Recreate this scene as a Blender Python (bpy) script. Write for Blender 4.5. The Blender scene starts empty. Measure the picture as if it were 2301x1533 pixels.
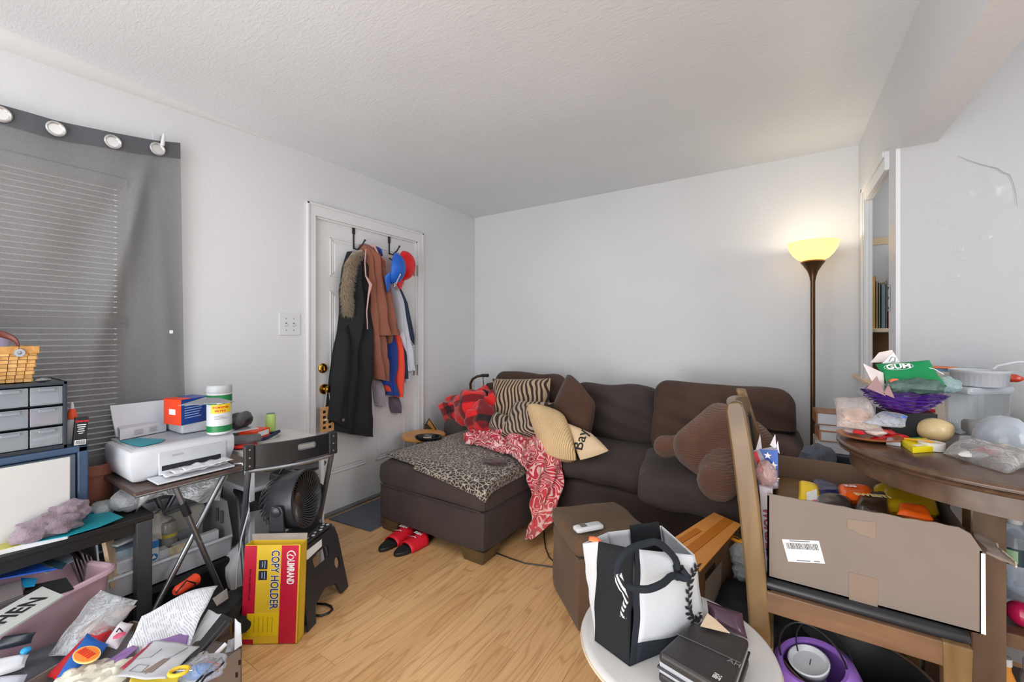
import bpy, bmesh, math, random
from mathutils import Vector, Matrix, noise
random.seed(7)
PI = math.pi
sc = bpy.context.scene
COL = sc.collection
# ---------------- camera, world, lights, exposure ----------------
EYE = 1.257; FOC = 933.0; CX = 1150.5; CY = 751.0
TH = math.atan(597.5/FOC); SN, CS = math.sin(TH), math.cos(TH)
cd = bpy.data.cameras.new('camera'); cam = bpy.data.objects.new('camera', cd); COL.objects.link(cam)
cam.location = (0, 0, EYE); cam.rotation_euler = (PI/2, 0, TH)
cd.sensor_width = 36; cd.lens = FOC/2301*36; cd.shift_y = -(766.5-CY)/2301; cd.clip_start = .03
sc.camera = cam
w = bpy.data.worlds.new('world'); sc.world = w; w.use_nodes = True
bg = w.node_tree.nodes['Background']; bg.inputs[0].default_value = (.93, .96, 1, 1); bg.inputs[1].default_value = .75
def area(name, loc, target, size, power, color=(1, 1, 1), sy=None):
    l = bpy.data.lights.new(name, 'AREA'); l.energy = power; l.color = color; l.size = size
    if sy: l.shape = 'RECTANGLE'; l.size_y = sy
    o = bpy.data.objects.new(name, l); COL.objects.link(o); o.location = loc
    o.rotation_euler = (Vector(target)-Vector(loc)).to_track_quat('-Z', 'Y').to_euler(); return o
area('side_room_window_light', (2.5, .5, 1.75), (-1.2, 2.2, .9), 1.0, 27, (.97, .98, 1), 1.1)
area('rear_fill_light', (-.9, -2.1, 1.7), (-1.2, 2.5, 1.1), 2.6, 46, (.97, .985, 1), 1.6)  # added soft fill from behind the camera, no known window there
area('overhead_fill_light', (-1.1, .2, 2.36), (-1.1, .2, 0), 1.6, 9, (1, .98, .95), 1.6)  # added overhead fill panel, not a real ceiling fixture
area('ceiling_fill_light', (-.8, -1.0, .35), (-.6, 1.1, 2.4), 2.6, 62, (.92, .965, 1), 1.4)  # added upward fill lamp that brightens the ceiling in place of floor bounce
sc.view_settings.view_transform = 'Standard'; sc.view_settings.look = 'None'
sc.view_settings.exposure = -.09; sc.view_settings.gamma = 1; sc.view_settings.use_curve_mapping = False

# ---------------- helpers ----------------
def at(u, v, ax, val):
    a = (u-CX)/FOC; r = (a*CS-SN, a*SN+CS, (CY-v)/FOC); o = (0, 0, EYE); i = 'XYZ'.index(ax)
    t = (val-o[i])/r[i]
    return Vector([o[k]+t*r[k] for k in range(3)])
def V(*a): return Vector(a)
def fr(o, x, y=None, z=None):
    """frame: origin o, x axis along x, y roughly along y (or z roughly along z)"""
    x = Vector(x).normalized()
    if y is not None:
        y = Vector(y); z = x.cross(y).normalized(); y = z.cross(x).normalized()
    else:
        z = Vector(z); y = z.cross(x).normalized(); z = x.cross(y).normalized()
    m = Matrix.Identity(4)
    for i, c in enumerate((x, y, z, Vector(o))):
        for k in range(3): m[k][i] = c[k]
    return m
def RZ(o, deg, tx=0, ty=0):
    return Matrix.Translation(Vector(o)) @ Matrix.Rotation(math.radians(deg), 4, 'Z') @ Matrix.Rotation(math.radians(ty), 4, 'Y') @ Matrix.Rotation(math.radians(tx), 4, 'X')
def lerp(a, b, t): return a+(b-a)*t
class MB:
    def __init__(s, T=None): s.v = []; s.f = []; s.mi = []; s.T = T or Matrix.Identity(4)
    def add(s, vs, fs, mi=0):
        k = len(s.v); s.v += [s.T @ Vector(p) for p in vs]; s.f += [[i+k for i in f] for f in fs]; s.mi += [mi]*len(fs); return s
    def box(s, x0, y0, z0, x1, y1, z1, mi=0):
        vs = [(x, y, z) for z in (z0, z1) for y in (y0, y1) for x in (x0, x1)]
        return s.add(vs, [(0, 2, 3, 1), (4, 5, 7, 6), (0, 1, 5, 4), (2, 6, 7, 3), (0, 4, 6, 2), (1, 3, 7, 5)], mi)
    def hexa(s, p, mi=0):   # 8 points: bottom 4 ccw, top 4 ccw
        return s.add(p, [(3, 2, 1, 0), (4, 5, 6, 7), (0, 1, 5, 4), (1, 2, 6, 5), (2, 3, 7, 6), (3, 0, 4, 7)], mi)
    def slab(s, q, th, mi=0):  # quad of points extruded by vector/thickness
        q = [Vector(p) for p in q]
        n = (q[1]-q[0]).cross(q[-1]-q[0]).normalized()*th
        k = len(q)
        fs = [tuple(range(k))[::-1], tuple(range(k, 2*k))]+[(i, (i+1) % k, k+(i+1) % k, k+i) for i in range(k)]
        return s.add(q+[p+n for p in q], fs, mi)
    def tube(s, pts, r, n=8, caps=True, mi=0, closed=False):
        pts = [Vector(p) for p in pts]; k = len(pts); vs = []; fs = []
        up = None
        for i, p in enumerate(pts):
            if closed: d = pts[(i+1) % k]-pts[i-1]
            else: d = pts[min(i+1, k-1)]-pts[max(i-1, 0)]
            if d.length < 1e-9: d = Vector((0, 0, 1))
            d.normalize()
            if up is None: up = Vector((0, 0, 1)) if abs(d.z) < .9 else Vector((1, 0, 0))
            a = d.cross(up)
            if a.length < 1e-4: a = d.cross(Vector((1, 0, 0)))
            a.normalize(); b = a.cross(d).normalized(); up = b
            rr = r[i] if isinstance(r, (list, tuple)) else r
            for j in range(n):
                t = 2*PI*j/n; vs.append(p+a*math.cos(t)*rr+b*math.sin(t)*rr)
        m = k if closed else k-1
        for i in range(m):
            for j in range(n):
                i2 = (i+1) % k
                fs.append((i*n+j, i*n+(j+1) % n, i2*n+(j+1) % n, i2*n+j))
        if caps and not closed: fs += [tuple(range(n))[::-1], tuple(range((k-1)*n, k*n))]
        return s.add(vs, fs, mi)
    def lathe(s, prof, c=(0, 0, 0), n=28, mi=0, caps=True, fn=None):
        vs = []; fs = []; k = len(prof)
        for i, (r, z) in enumerate(prof):
            for j in range(n):
                t = 2*PI*j/n; q = r*(fn(t, i) if fn else 1)
                vs.append((c[0]+q*math.cos(t), c[1]+q*math.sin(t), c[2]+z))
        for i in range(k-1):
            for j in range(n): fs.append((i*n+j, i*n+(j+1) % n, (i+1)*n+(j+1) % n, (i+1)*n+j))
        if caps:
            if prof[0][0] > 1e-5: fs.append(tuple(range(n))[::-1])
            if prof[-1][0] > 1e-5: fs.append(tuple(range((k-1)*n, k*n)))
        return s.add(vs, fs, mi)
    def grid(s, fn, nu, nv, cu=False, mi=0):
        vs = [fn(i/(nu if cu else nu-1) , j/(nv-1)) for j in range(nv) for i in range(nu)]
        fs = []
        for j in range(nv-1):
            for i in range(nu if cu else nu-1):
                a = j*nu+i; b = j*nu+(i+1) % nu
                fs.append((a, b, b+nu, a+nu))
        return s.add(vs, fs, mi)
    def prism(s, poly, z0, z1, mi=0):
        k = len(poly)
        vs = [(x, y, z0) for x, y in poly]+[(x, y, z1) for x, y in poly]
        return s.add(vs, [tuple(range(k))[::-1], tuple(range(k, 2*k))]+[(i, (i+1) % k, k+(i+1) % k, k+i) for i in range(k)], mi)
    def soft(s, c, sz, r, n=7, fn=None, mi=0):
        """rounded box made of a shared-vertex cube grid"""
        idx = {}; vs = []; fs = []
        h = [q/2 for q in sz]
        def vid(p):
            key = tuple(round(q, 5) for q in p)
            if key not in idx:
                w_ = Vector([p[k]*h[k] for k in range(3)])
                inn = Vector([max(-h[k]+r, min(h[k]-r, w_[k])) if h[k] > r else 0 for k in range(3)])
                d = w_-inn
                q = inn+(d.normalized()*r if d.length > 1e-9 else Vector())
                if fn: q = fn(q, h)
                idx[key] = len(vs); vs.append(q+Vector(c))
            return idx[key]
        L = [math.sin((-1+2*i/n)*PI/2*.999) * .35 + (-1+2*i/n)*.65 for i in range(n+1)]
        L[0] = -1; L[-1] = 1
        for ax in range(3):
            for sg in (-1, 1):
                for i in range(n):
                    for j in range(n):
                        q = []
                        for a, b in ((i, j), (i+1, j), (i+1, j+1), (i, j+1)):
                            p = [0, 0, 0]; p[ax] = sg; p[(ax+1) % 3] = L[a]; p[(ax+2) % 3] = L[b]; q.append(vid(p))
                        fs.append(q if sg > 0 else q[::-1])
        return s.add(vs, fs, mi)
    def pad(s, P, th, n=14, amp=.0, fq=8, pin=.05, mi=0, seed=0, e=.5):
        """pillow between 4 corners P00,P10,P11,P01"""
        P = [Vector(p) for p in P]; nrm = (P[1]-P[0]).cross(P[3]-P[0]).normalized()
        vs = []; fs = []; top = {}; bot = {}
        cen = sum(P, Vector())/4
        for j in range(n+1):
            for i in range(n+1):
                a = -1+2*i/n; b = -1+2*j/n
                p = lerp(lerp(P[0], P[1], (a+1)/2), lerp(P[3], P[2], (a+1)/2), (b+1)/2)
                k = 1-pin*((1-a*a)*(b**4)+(1-b*b)*(a**4)); p = cen+(p-cen)*k
                hh = max(0, (1-a**4)*(1-b**4))**e*th/2
                ns = amp*noise.noise(Vector((p.x*fq+seed, p.y*fq, p.z*fq))) if amp else 0
                if i in (0, n) or j in (0, n):
                    top[i, j] = bot[i, j] = len(vs); vs.append(p+nrm*ns*.5)
                else:
                    top[i, j] = len(vs); vs.append(p+nrm*(hh+ns)); bot[i, j] = len(vs); vs.append(p-nrm*(hh-ns))
        for j in range(n):
            for i in range(n):
                fs.append((top[i, j], top[i+1, j], top[i+1, j+1], top[i, j+1]))
                fs.append((bot[i, j], bot[i, j+1], bot[i+1, j+1], bot[i+1, j]))
        return s.add(vs, fs, mi)
    def blob(s, c, r, amp=.2, fq=2.5, n=18, seed=0, mi=0, flat=None, ridg=False):
        c = Vector(c); r = Vector(r) if not isinstance(r, (int, float)) else Vector((r, r, r))
        vs = []; fs = []; nr = n//2
        for j in range(nr+1):
            ph = PI*j/nr
            for i in range(n):
                t = 2*PI*i/n
                d = Vector((math.sin(ph)*math.cos(t), math.sin(ph)*math.sin(t), -math.cos(ph)))
                q = noise.noise(d*fq+Vector((seed*3.1, seed, 5)))
                if ridg: q = 1-2*abs(q)*2
                k = 1+amp*q
                p = Vector((d.x*r.x, d.y*r.y, d.z*r.z))*k
                if flat is not None and p.z < flat: p.z = flat
                vs.append(c+p)
        for j in range(nr):
            for i in range(n): fs.append((j*n+i, j*n+(i+1) % n, (j+1)*n+(i+1) % n, (j+1)*n+i))
        return s.add(vs, fs, mi)
    def out(s, name, mats, parent=None, label=None, cat=None, group=None, kind=None, smooth=True, ang=38, bevel=0, sub=0, solid=0, seg=2, local=False, weld=False):
        me = bpy.data.meshes.new(name)
        vs = [Vector(p) for p in s.v]; org = Vector()
        if parent is not None and not local: org = PW[parent.name]
        elif parent is None and not local and kind != 'structure':
            xs = [p.x for p in vs]; ys = [p.y for p in vs]; org = Vector(((min(xs)+max(xs))/2, (min(ys)+max(ys))/2, min(p.z for p in vs)))
        me.from_pydata([p-org for p in vs], [], s.f)
        if not isinstance(mats, (list, tuple)): mats = [mats]
        for m_ in mats: me.materials.append(m_)
        me.polygons.foreach_set('material_index', s.mi)
        b = bmesh.new(); b.from_mesh(me)
        if weld: bmesh.ops.remove_doubles(b, verts=b.verts, dist=1e-5)
        bmesh.ops.recalc_face_normals(b, faces=b.faces); b.to_mesh(me); b.free()
        if smooth:
            me.polygons.foreach_set('use_smooth', [True]*len(me.polygons)); me.set_sharp_from_angle(angle=math.radians(ang))
        me.update()
        return mkobj(name, me, parent, org, label, cat, group, kind, bevel, sub, solid, seg)
PW = {}
def mkobj(name, me, parent, org, label=None, cat=None, group=None, kind=None, bevel=0, sub=0, solid=0, seg=2):
    o = bpy.data.objects.new(name, me); COL.objects.link(o)
    if parent is not None: o.parent = parent; PW[o.name] = org.copy()
    else: o.location = org; PW[o.name] = org.copy()
    if label: o['label'] = label
    if cat: o['category'] = cat
    if group: o['group'] = group
    if kind: o['kind'] = kind
    if solid: q = o.modifiers.new('solid', 'SOLIDIFY'); q.thickness = solid; q.offset = 0
    if sub: q = o.modifiers.new('sub', 'SUBSURF'); q.levels = sub; q.render_levels = sub
    if bevel: q = o.modifiers.new('bevel', 'BEVEL'); q.width = bevel; q.segments = seg; q.limit_method = 'ANGLE'; q.angle_limit = math.radians(40)
    return o
def T(name, label, cat, loc, group=None):
    o = bpy.data.objects.new(name, None); COL.objects.link(o); o.location = loc; o.empty_display_size = .05
    o['label'] = label; o['category'] = cat; PW[o.name] = Vector(loc)
    if group: o['group'] = group
    return o
def from_curve(cu, name, Tm, mat_, parent, **kw):
    tmp = bpy.data.objects.new('tmp', cu); COL.objects.link(tmp)
    dg = bpy.context.evaluated_depsgraph_get()
    me = bpy.data.meshes.new_from_object(tmp.evaluated_get(dg)); bpy.data.objects.remove(tmp)
    org = PW[parent.name] if parent is not None else Tm.translation.copy()
    me.transform(Matrix.Translation(-org) @ Tm); me.name = name
    me.materials.clear(); me.materials.append(mat_)
    return mkobj(name, me, parent, org, **kw)
def text(s, size, Tm, mat_, parent, name='lettering', align='CENTER', ex=.0006, sx=1, off=0, **kw):
    cu = bpy.data.curves.new('t', 'FONT'); cu.body = s; cu.size = size; cu.align_x = align; cu.align_y = 'CENTER'; cu.extrude = ex; cu.resolution_u = 3; cu.offset = off
    if sx != 1: Tm = Tm @ Matrix.Diagonal((sx, 1, 1, 1))
    return from_curve(cu, name, Tm, mat_, parent, **kw)
def plate(outline, holes, th, name, Tm, mat_, parent, **kw):
    cu = bpy.data.curves.new('p', 'CURVE'); cu.dimensions = '2D'; cu.fill_mode = 'BOTH'; cu.extrude = th/2
    for lp in [outline]+holes:
        sp = cu.splines.new('POLY'); sp.points.add(len(lp)-1); sp.use_cyclic_u = True
        for i, (x, y) in enumerate(lp): sp.points[i].co = (x, y, 0, 1)
    return from_curve(cu, name, Tm, mat_, parent, **kw)
def rrect(w_, h_, r, n=4, cx=0, cy=0):
    out = []
    for qx, qy, a0 in ((1, 1, 0), (-1, 1, PI/2), (-1, -1, PI), (1, -1, 1.5*PI)):
        for i in range(n+1):
            a = a0+PI/2*i/n; out.append((cx+qx*(w_/2-r)+r*math.cos(a), cy+qy*(h_/2-r)+r*math.sin(a)))
    return out
def circ(r, n=20, cx=0, cy=0, ry=None): return [(cx+r*math.cos(2*PI*i/n), cy+(ry or r)*math.sin(2*PI*i/n)) for i in range(n)]
def copy_tree(o, parent=None, loc=None, rot=None, label=None, name=None):
    c = o.copy(); COL.objects.link(c); c.parent = parent
    if loc is not None: c.location = loc
    if rot is not None: c.rotation_euler = rot
    if label: c['label'] = label
    PW[c.name] = Vector(loc) if loc is not None else Vector()
    for ch in list(o.children): copy_tree(ch, c)
    return c

# ---------------- materials ----------------
def lin(c): c /= 255.; return c/12.92 if c <= .04045 else ((c+.055)/1.055)**2.4
def rgb(r, g, b, k=1.12): return tuple(min(.92, lin(q)*k) for q in (r, g, b))+(1,)
_M = {}
class N:
    def __init__(s, name):
        s.m = bpy.data.materials.new(name); s.m.use_nodes = True; s.t = s.m.node_tree; s.b = s.t.nodes['Principled BSDF']; s.o = s.t.nodes['Material Output']
    def n(s, ty, **kw):
        x = s.t.nodes.new(ty)
        for k, v in kw.items():
            if k.startswith('i_'): x.inputs[int(k[2:])].default_value = v
            else: setattr(x, k, v)
        return x
    def l(s, a, b): s.t.links.new(a, b)
    def coord(s, sc_=(1, 1, 1), kind='Object', rot=(0, 0, 0)):
        c = s.n('ShaderNodeTexCoord'); m_ = s.n('ShaderNodeMapping'); m_.inputs['Scale'].default_value = sc_; m_.inputs['Rotation'].default_value = rot
        s.l(c.outputs[kind], m_.inputs[0]); return m_.outputs[0]
    def noise(s, vec, scale, detail=2, dist=0, rough=.5):
        x = s.n('ShaderNodeTexNoise'); s.l(vec, x.inputs['Vector']); x.inputs['Scale'].default_value = scale; x.inputs['Detail'].default_value = detail; x.inputs['Distortion'].default_value = dist; x.inputs['Roughness'].default_value = rough
        return x.outputs[0]
    def ramp(s, fac, stops, const=False):
        r = s.n('ShaderNodeValToRGB'); s.l(fac, r.inputs[0])
        if const: r.color_ramp.interpolation = 'CONSTANT'
        e = r.color_ramp.elements
        while len(e) < len(stops): e.new(.5)
        for x, (p, c) in zip(e, stops): x.position = p; x.color = c if len(c) == 4 else tuple(c)+(1,)
        return r.outputs[0]
    def mix(s, f, a, b, ty='MIX'):
        x = s.n('ShaderNodeMixRGB', blend_type=ty)
        for k, q in enumerate((f, a, b)):
            if hasattr(q, 'is_linked') or hasattr(q, 'links'): s.l(q, x.inputs[k])
            else: x.inputs[k].default_value = q
        return x.outputs[0]
    def math(s, op, a, b=0):
        x = s.n('ShaderNodeMath', operation=op)
        for k, q in enumerate((a, b)):
            if hasattr(q, 'links'): s.l(q, x.inputs[k])
            else: x.inputs[k].default_value = q
        return x.outputs[0]
    def bump(s, h, strength=.3, dist=.01):
        x = s.n('ShaderNodeBump'); x.inputs['Strength'].default_value = strength; x.inputs['Distance'].default_value = dist; s.l(h, x.inputs['Height']); s.l(x.outputs[0], s.b.inputs['Normal'])
    def base(s, c):
        if hasattr(c, 'links'): s.l(c, s.b.inputs['Base Color'])
        else: s.b.inputs['Base Color'].default_value = c
    def rough(s, r): s.b.inputs['Roughness'].default_value = r
def mat(name, c, rough=.55, metal=0, var=.1, vs=9, bump=0, bs=80, sheen=0, emit=0, coat=0, alpha=1):
    if name in _M: return _M[name]
    k = N(name); v = k.coord(); nz = k.noise(v, vs, 3)
    lo = tuple(q*(1-var) for q in c[:3]); hi = tuple(min(.95, q*(1+var)) for q in c[:3])
    k.base(k.ramp(nz, [(.3, lo), (.7, hi)])); k.rough(rough); k.b.inputs['Metallic'].default_value = metal
    if bump: k.bump(k.noise(v, bs, 3), bump, .004)
    if sheen: k.b.inputs['Sheen Weight'].default_value = sheen; k.b.inputs['Sheen Roughness'].default_value = .5
    if coat: k.b.inputs['Coat Weight'].default_value = coat
    if emit: k.b.inputs['Emission Color'].default_value = c; k.b.inputs['Emission Strength'].default_value = emit
    if alpha < 1: k.b.inputs['Alpha'].default_value = alpha
    _M[name] = k.m; return k.m
def C(r, g, b, rough=.55, **kw):
    kw.setdefault('var', .08)
    return mat('paint_%d_%d_%d_%d_%s' % (r, g, b, int(rough*100), '_'.join('%s%s' % q for q in sorted(kw.items()))), rgb(r, g, b), rough, **kw)
def clear(name, tint=(.95, .97, 1), a=.12, rough=.08, film=(.9, .92, .95), bump=0, bs=30):
    """thin clear plastic: see-through with gloss and a little milky film"""
    if name in _M: return _M[name]
    k = N(name); k.b.inputs['Base Color'].default_value = tuple(film)+(1,); k.rough(rough); k.b.inputs['Specular IOR Level'].default_value = .9
    tr = k.n('ShaderNodeBsdfTransparent'); tr.inputs[0].default_value = tuple(tint)+(1,)
    lw = k.n('ShaderNodeFresnel'); lw.inputs[0].default_value = 1.45
    f = k.math('ADD', k.math('MULTIPLY', lw.outputs[0], 1.2), a)
    mx = k.n('ShaderNodeMixShader'); k.l(f, mx.inputs[0]); k.l(tr.outputs[0], mx.inputs[1]); k.l(k.b.outputs[0], mx.inputs[2]); k.l(mx.outputs[0], k.o.inputs[0])
    if bump:
        k.bump(k.noise(k.coord(), bs, 3, 1.5), bump, .02)
        for x in k.t.nodes:
            if x.type == 'BUMP': k.l(x.outputs[0], lw.inputs['Normal'])
    _M[name] = k.m; return k.m
def m_wall(name, c, rough, bs, bstr, mottle=.03):
    k = N(name); v = k.coord()
    a = k.noise(v, 1.3, 3); k.base(k.ramp(a, [(.3, tuple(q*(1-mottle) for q in c)), (.7, tuple(min(1, q*(1+mottle)) for q in c))])); k.rough(rough)
    h = k.math('ADD', k.noise(v, bs, 4), k.math('MULTIPLY', k.noise(v, 5, 2), 1.5)); k.bump(h, bstr, .01); return k.m
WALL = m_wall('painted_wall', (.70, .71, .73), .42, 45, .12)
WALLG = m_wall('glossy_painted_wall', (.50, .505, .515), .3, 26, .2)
TRIM = mat('white_trim_paint', (.76, .765, .78, 1), .3, var=.02)
def m_ceil():
    k = N('textured_ceiling'); v = k.coord(); c = (.74, .775, .81)
    k.base(k.ramp(k.noise(v, 1.6, 3), [(.3, tuple(q*.97 for q in c)), (.7, tuple(q*1.03 for q in c))])); k.rough(.45)
    v2 = k.coord((1, 3.2, 1), rot=(0, 0, .6))
    h = k.math('ADD', k.noise(v2, 22, 4, 1.2), k.math('MULTIPLY', k.noise(v, 60, 3), .5)); k.bump(h, .2, .012); return k.m
CEIL = m_ceil()
def m_floor():
    k = N('oak_laminate'); oi = k.n('ShaderNodeObjectInfo'); c = k.n('ShaderNodeTexCoord')
    off = k.math('MULTIPLY', oi.outputs['Random'], 40)
    cb = k.n('ShaderNodeCombineXYZ'); k.l(off, cb.inputs[0]); k.l(off, cb.inputs[1]); k.l(off, cb.inputs[2])
    ad = k.n('ShaderNodeVectorMath', operation='ADD'); k.l(c.outputs['Object'], ad.inputs[0]); k.l(cb.outputs[0], ad.inputs[1])
    mp = k.n('ShaderNodeMapping'); mp.inputs['Scale'].default_value = (7.5, .75, 1); k.l(ad.outputs[0], mp.inputs[0])
    a = k.noise(mp.outputs[0], 1.6, 1.5, .25)
    rings = k.math('FRACT', k.math('MULTIPLY', a, 9))
    f1 = k.ramp(rings, [(0, (1, 1, 1)), (.14, (.25, .25, .25)), (.5, (0, 0, 0)), (.85, (.1, .1, .1)), (1, (1, 1, 1))])
    mp2 = k.n('ShaderNodeMapping'); mp2.inputs['Scale'].default_value = (160, 5, 1); k.l(ad.outputs[0], mp2.inputs[0])
    fine = k.noise(mp2.outputs[0], 1, 3)
    base = k.mix(oi.outputs['Random'], rgb(200, 157, 108, 1.26), rgb(214, 173, 124, 1.26))
    b2 = k.mix(k.math('MULTIPLY', f1, .5), base, rgb(158, 110, 64, 1.15))
    b3 = k.mix(k.math('MULTIPLY', k.ramp(fine, [(.4, (0, 0, 0)), (.75, (1, 1, 1))]), .3), b2, rgb(176, 126, 78, 1))
    k.base(b3); k.rough(.38); return k.m
FLOOR = m_floor()
def m_wood(name, c1, c2, sc_=(3, 30, 30), rough=.4, amt=.8):
    if name in _M: return _M[name]
    k = N(name); v = k.coord(sc_); a = k.noise(v, 1, 4, .6); b = k.noise(k.coord(), 7, 3)
    k.base(k.mix(k.math('MULTIPLY', k.ramp(b, [(.35, (0, 0, 0)), (.65, (1, 1, 1))]), .25), k.ramp(a, [(.3, c1), (.7, c2)]), tuple(q*.55 for q in c1[:3])+(1,)))
    k.rough(rough); _M[name] = k.m; return k.m
def m_fabric(name, c, var=.22, sheen=.35, bs=260, rough=.9, stripe=None, bstr=.25):
    if name in _M: return _M[name]
    k = N(name); v = k.coord(); a = k.noise(v, 5, 4); f = k.noise(v, 180, 2)
    lo = tuple(q*(1-var) for q in c[:3]); hi = tuple(q*(1+var) for q in c[:3])
    m0 = k.ramp(k.math('ADD', k.math('MULTIPLY', a, .7), k.math('MULTIPLY', f, .3)), [(.32, lo), (.68, hi)])
    k.base(m0); k.rough(rough); k.b.inputs['Sheen Weight'].default_value = sheen
    h = k.noise(v, bs, 2)
    if stripe:
        wv = k.n('ShaderNodeTexWave', bands_direction=stripe[0]); wv.inputs['Scale'].default_value = stripe[1]; wv.inputs['Distortion'].default_value = stripe[2]; k.l(v, wv.inputs[0]); h = wv.outputs[1]
        k.base(k.mix(k.math('MULTIPLY', wv.outputs[1], .35), m0, lo+(1,)))
    k.bump(h, bstr, .004); _M[name] = k.m; return k.m
SOFA = m_fabric('brown_microfibre', rgb(60, 49, 46), .22, .06)
SOFA2 = m_fabric('brown_microfibre_warm', rgb(70, 50, 40), .22, .06)
GREYB = m_fabric('grey_brown_arm_fabric', rgb(74, 68, 64), .15, .08)
BLACKF = m_fabric('black_fabric', rgb(24, 25, 28), .25, .0)
BLACKP = mat('black_plastic', rgb(26, 27, 30), .35, var=.1, bump=.1)
BLACKM = mat('black_metal', rgb(40, 40, 42), .35, .3, var=.1)
STEEL = mat('brushed_steel', rgb(150, 153, 158), .3, .9, var=.06)
BRASS = mat('polished_brass', rgb(190, 150, 70), .2, 1, var=.05)
BRONZE = mat('bronze_lamp_metal', rgb(92, 66, 42), .3, .6, var=.1)
WHITEP = mat('white_plastic', rgb(206, 208, 212), .35, var=.02)
PAPER = mat('white_paper', rgb(214, 214, 218), .7, var=.04)
CARD = mat('brown_cardboard', rgb(128, 115, 106), .8, var=.05, vs=4, bump=.05)
CARDD = mat('cardboard_inside', rgb(124, 100, 84), .85, var=.06, vs=4)
TABLE = m_wood('dark_walnut_table', rgb(78, 58, 46), rgb(104, 80, 62), (30, 3, 30), .28)
CHAIRW = m_wood('worn_gold_chair_wood', rgb(92, 66, 38), rgb(140, 112, 74), (9, 9, 2.2), .3)
INK = mat('black_ink', rgb(30, 30, 34), .6, var=.02)
GREYINK = mat('grey_ink', rgb(120, 122, 130), .6, var=.02)
WHITEI = mat('white_print', rgb(228, 228, 228), .55, var=.01)
CLEAR = clear('clear_plastic', a=.08)
FILM = clear('crinkled_clear_film', a=.16, rough=.12, bump=.8, bs=22)
FILMP = clear('pinkish_bag_film', (1, .95, .93), .2, .12, (.92, .86, .84), .7, 18)
def m_leopard():
    k = N('leopard_print'); v = k.coord((1, 1, 1)); n2 = k.noise(v, 14, 2)
    mv = k.n('ShaderNodeVectorMath', operation='ADD'); sc2 = k.n('ShaderNodeVectorMath', operation='SCALE'); 
    nn = k.n('ShaderNodeTexNoise'); nn.inputs['Scale'].default_value = 18; k.l(v, nn.inputs[0])
    k.l(nn.outputs[1], sc2.inputs[0]); sc2.inputs['Scale'].default_value = .035; k.l(v, mv.inputs[0]); k.l(sc2.outputs[0], mv.inputs[1])
    vo = k.n('ShaderNodeTexVoronoi', feature='DISTANCE_TO_EDGE'); vo.inputs['Scale'].default_value = 42; k.l(mv.outputs[0], vo.inputs[0])
    k.base(k.ramp(vo.outputs[0], [(0, rgb(178, 168, 152)), (.06, rgb(150, 138, 122)), (.11, rgb(42, 35, 32)), (.36, rgb(46, 38, 33)), (.5, rgb(96, 80, 66))])); k.rough(.9)
    k.b.inputs['Sheen Weight'].default_value = .2; k.bump(k.noise(v, 200, 2), .2, .003); return k.m
LEO = m_leopard()
def m_zebra(name, ca, cb, sc_=9, rot=(0, 0, 0), dist=7):
    k = N(name); v = k.coord((1, 1, 1), rot=rot); wv = k.n('ShaderNodeTexWave', bands_direction='X'); wv.inputs['Scale'].default_value = sc_; wv.inputs['Distortion'].default_value = dist; wv.inputs['Detail'].default_value = .6; wv.inputs['Detail Scale'].default_value = .7
    k.l(v, wv.inputs[0]); k.base(k.ramp(wv.outputs[1], [(.42, cb), (.52, ca)])); k.rough(.85); k.b.inputs['Sheen Weight'].default_value = .2; return k.m
ZEB = m_zebra('zebra_print', rgb(178, 152, 124), rgb(48, 32, 26), 10, (0, .2, .1), 9)
ZEB2 = m_zebra('fine_zebra_print', rgb(168, 148, 128), rgb(44, 34, 28), 15, (0, .9, .4), 8)
def m_plaid():
    k = N('buffalo_plaid'); sp = k.n('ShaderNodeSeparateXYZ'); k.l(k.coord((1, 1, 1), rot=(.5, .35, .5)), sp.inputs[0])
    def st(o, s, w_=.5): return k.ramp(k.math('FRACT', k.math('MULTIPLY', o, s)), [(w_-.03, (0, 0, 0)), (w_+.03, (1, 1, 1))])
    a = st(sp.outputs[0], 5, .72); b = st(sp.outputs[2], 5, .72)
    s_ = k.math('ADD', a, b)
    k.base(k.ramp(k.math('MULTIPLY', s_, .5), [(0, rgb(222, 30, 34)), (.5, rgb(120, 16, 24)), (1, rgb(34, 14, 18))])); k.rough(.9); k.b.inputs['Sheen Weight'].default_value = .4; return k.m
PLAID = m_plaid()
def m_scroll():
    k = N('pink_scroll_print'); v = k.coord(); nn = k.noise(v, 8, 0, 1.4)
    lines = k.math('FRACT', k.math('MULTIPLY', nn, 8))
    g = k.noise(v, 2.2, 1)
    grd = k.ramp(g, [(.35, rgb(176, 30, 62)), (.55, rgb(196, 48, 66)), (.7, rgb(216, 92, 86))])
    k.base(k.mix(k.ramp(lines, [(.0, (1, 1, 1)), (.34, (1, 1, 1)), (.42, (0, 0, 0)), (.95, (0, 0, 0)), (1, (1, 1, 1))]), grd, rgb(238, 190, 184))); k.rough(.9); k.b.inputs['Sheen Weight'].default_value = .3; k.bump(k.noise(v, 160, 2), .2, .004); return k.m
PINK = m_scroll()
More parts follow.
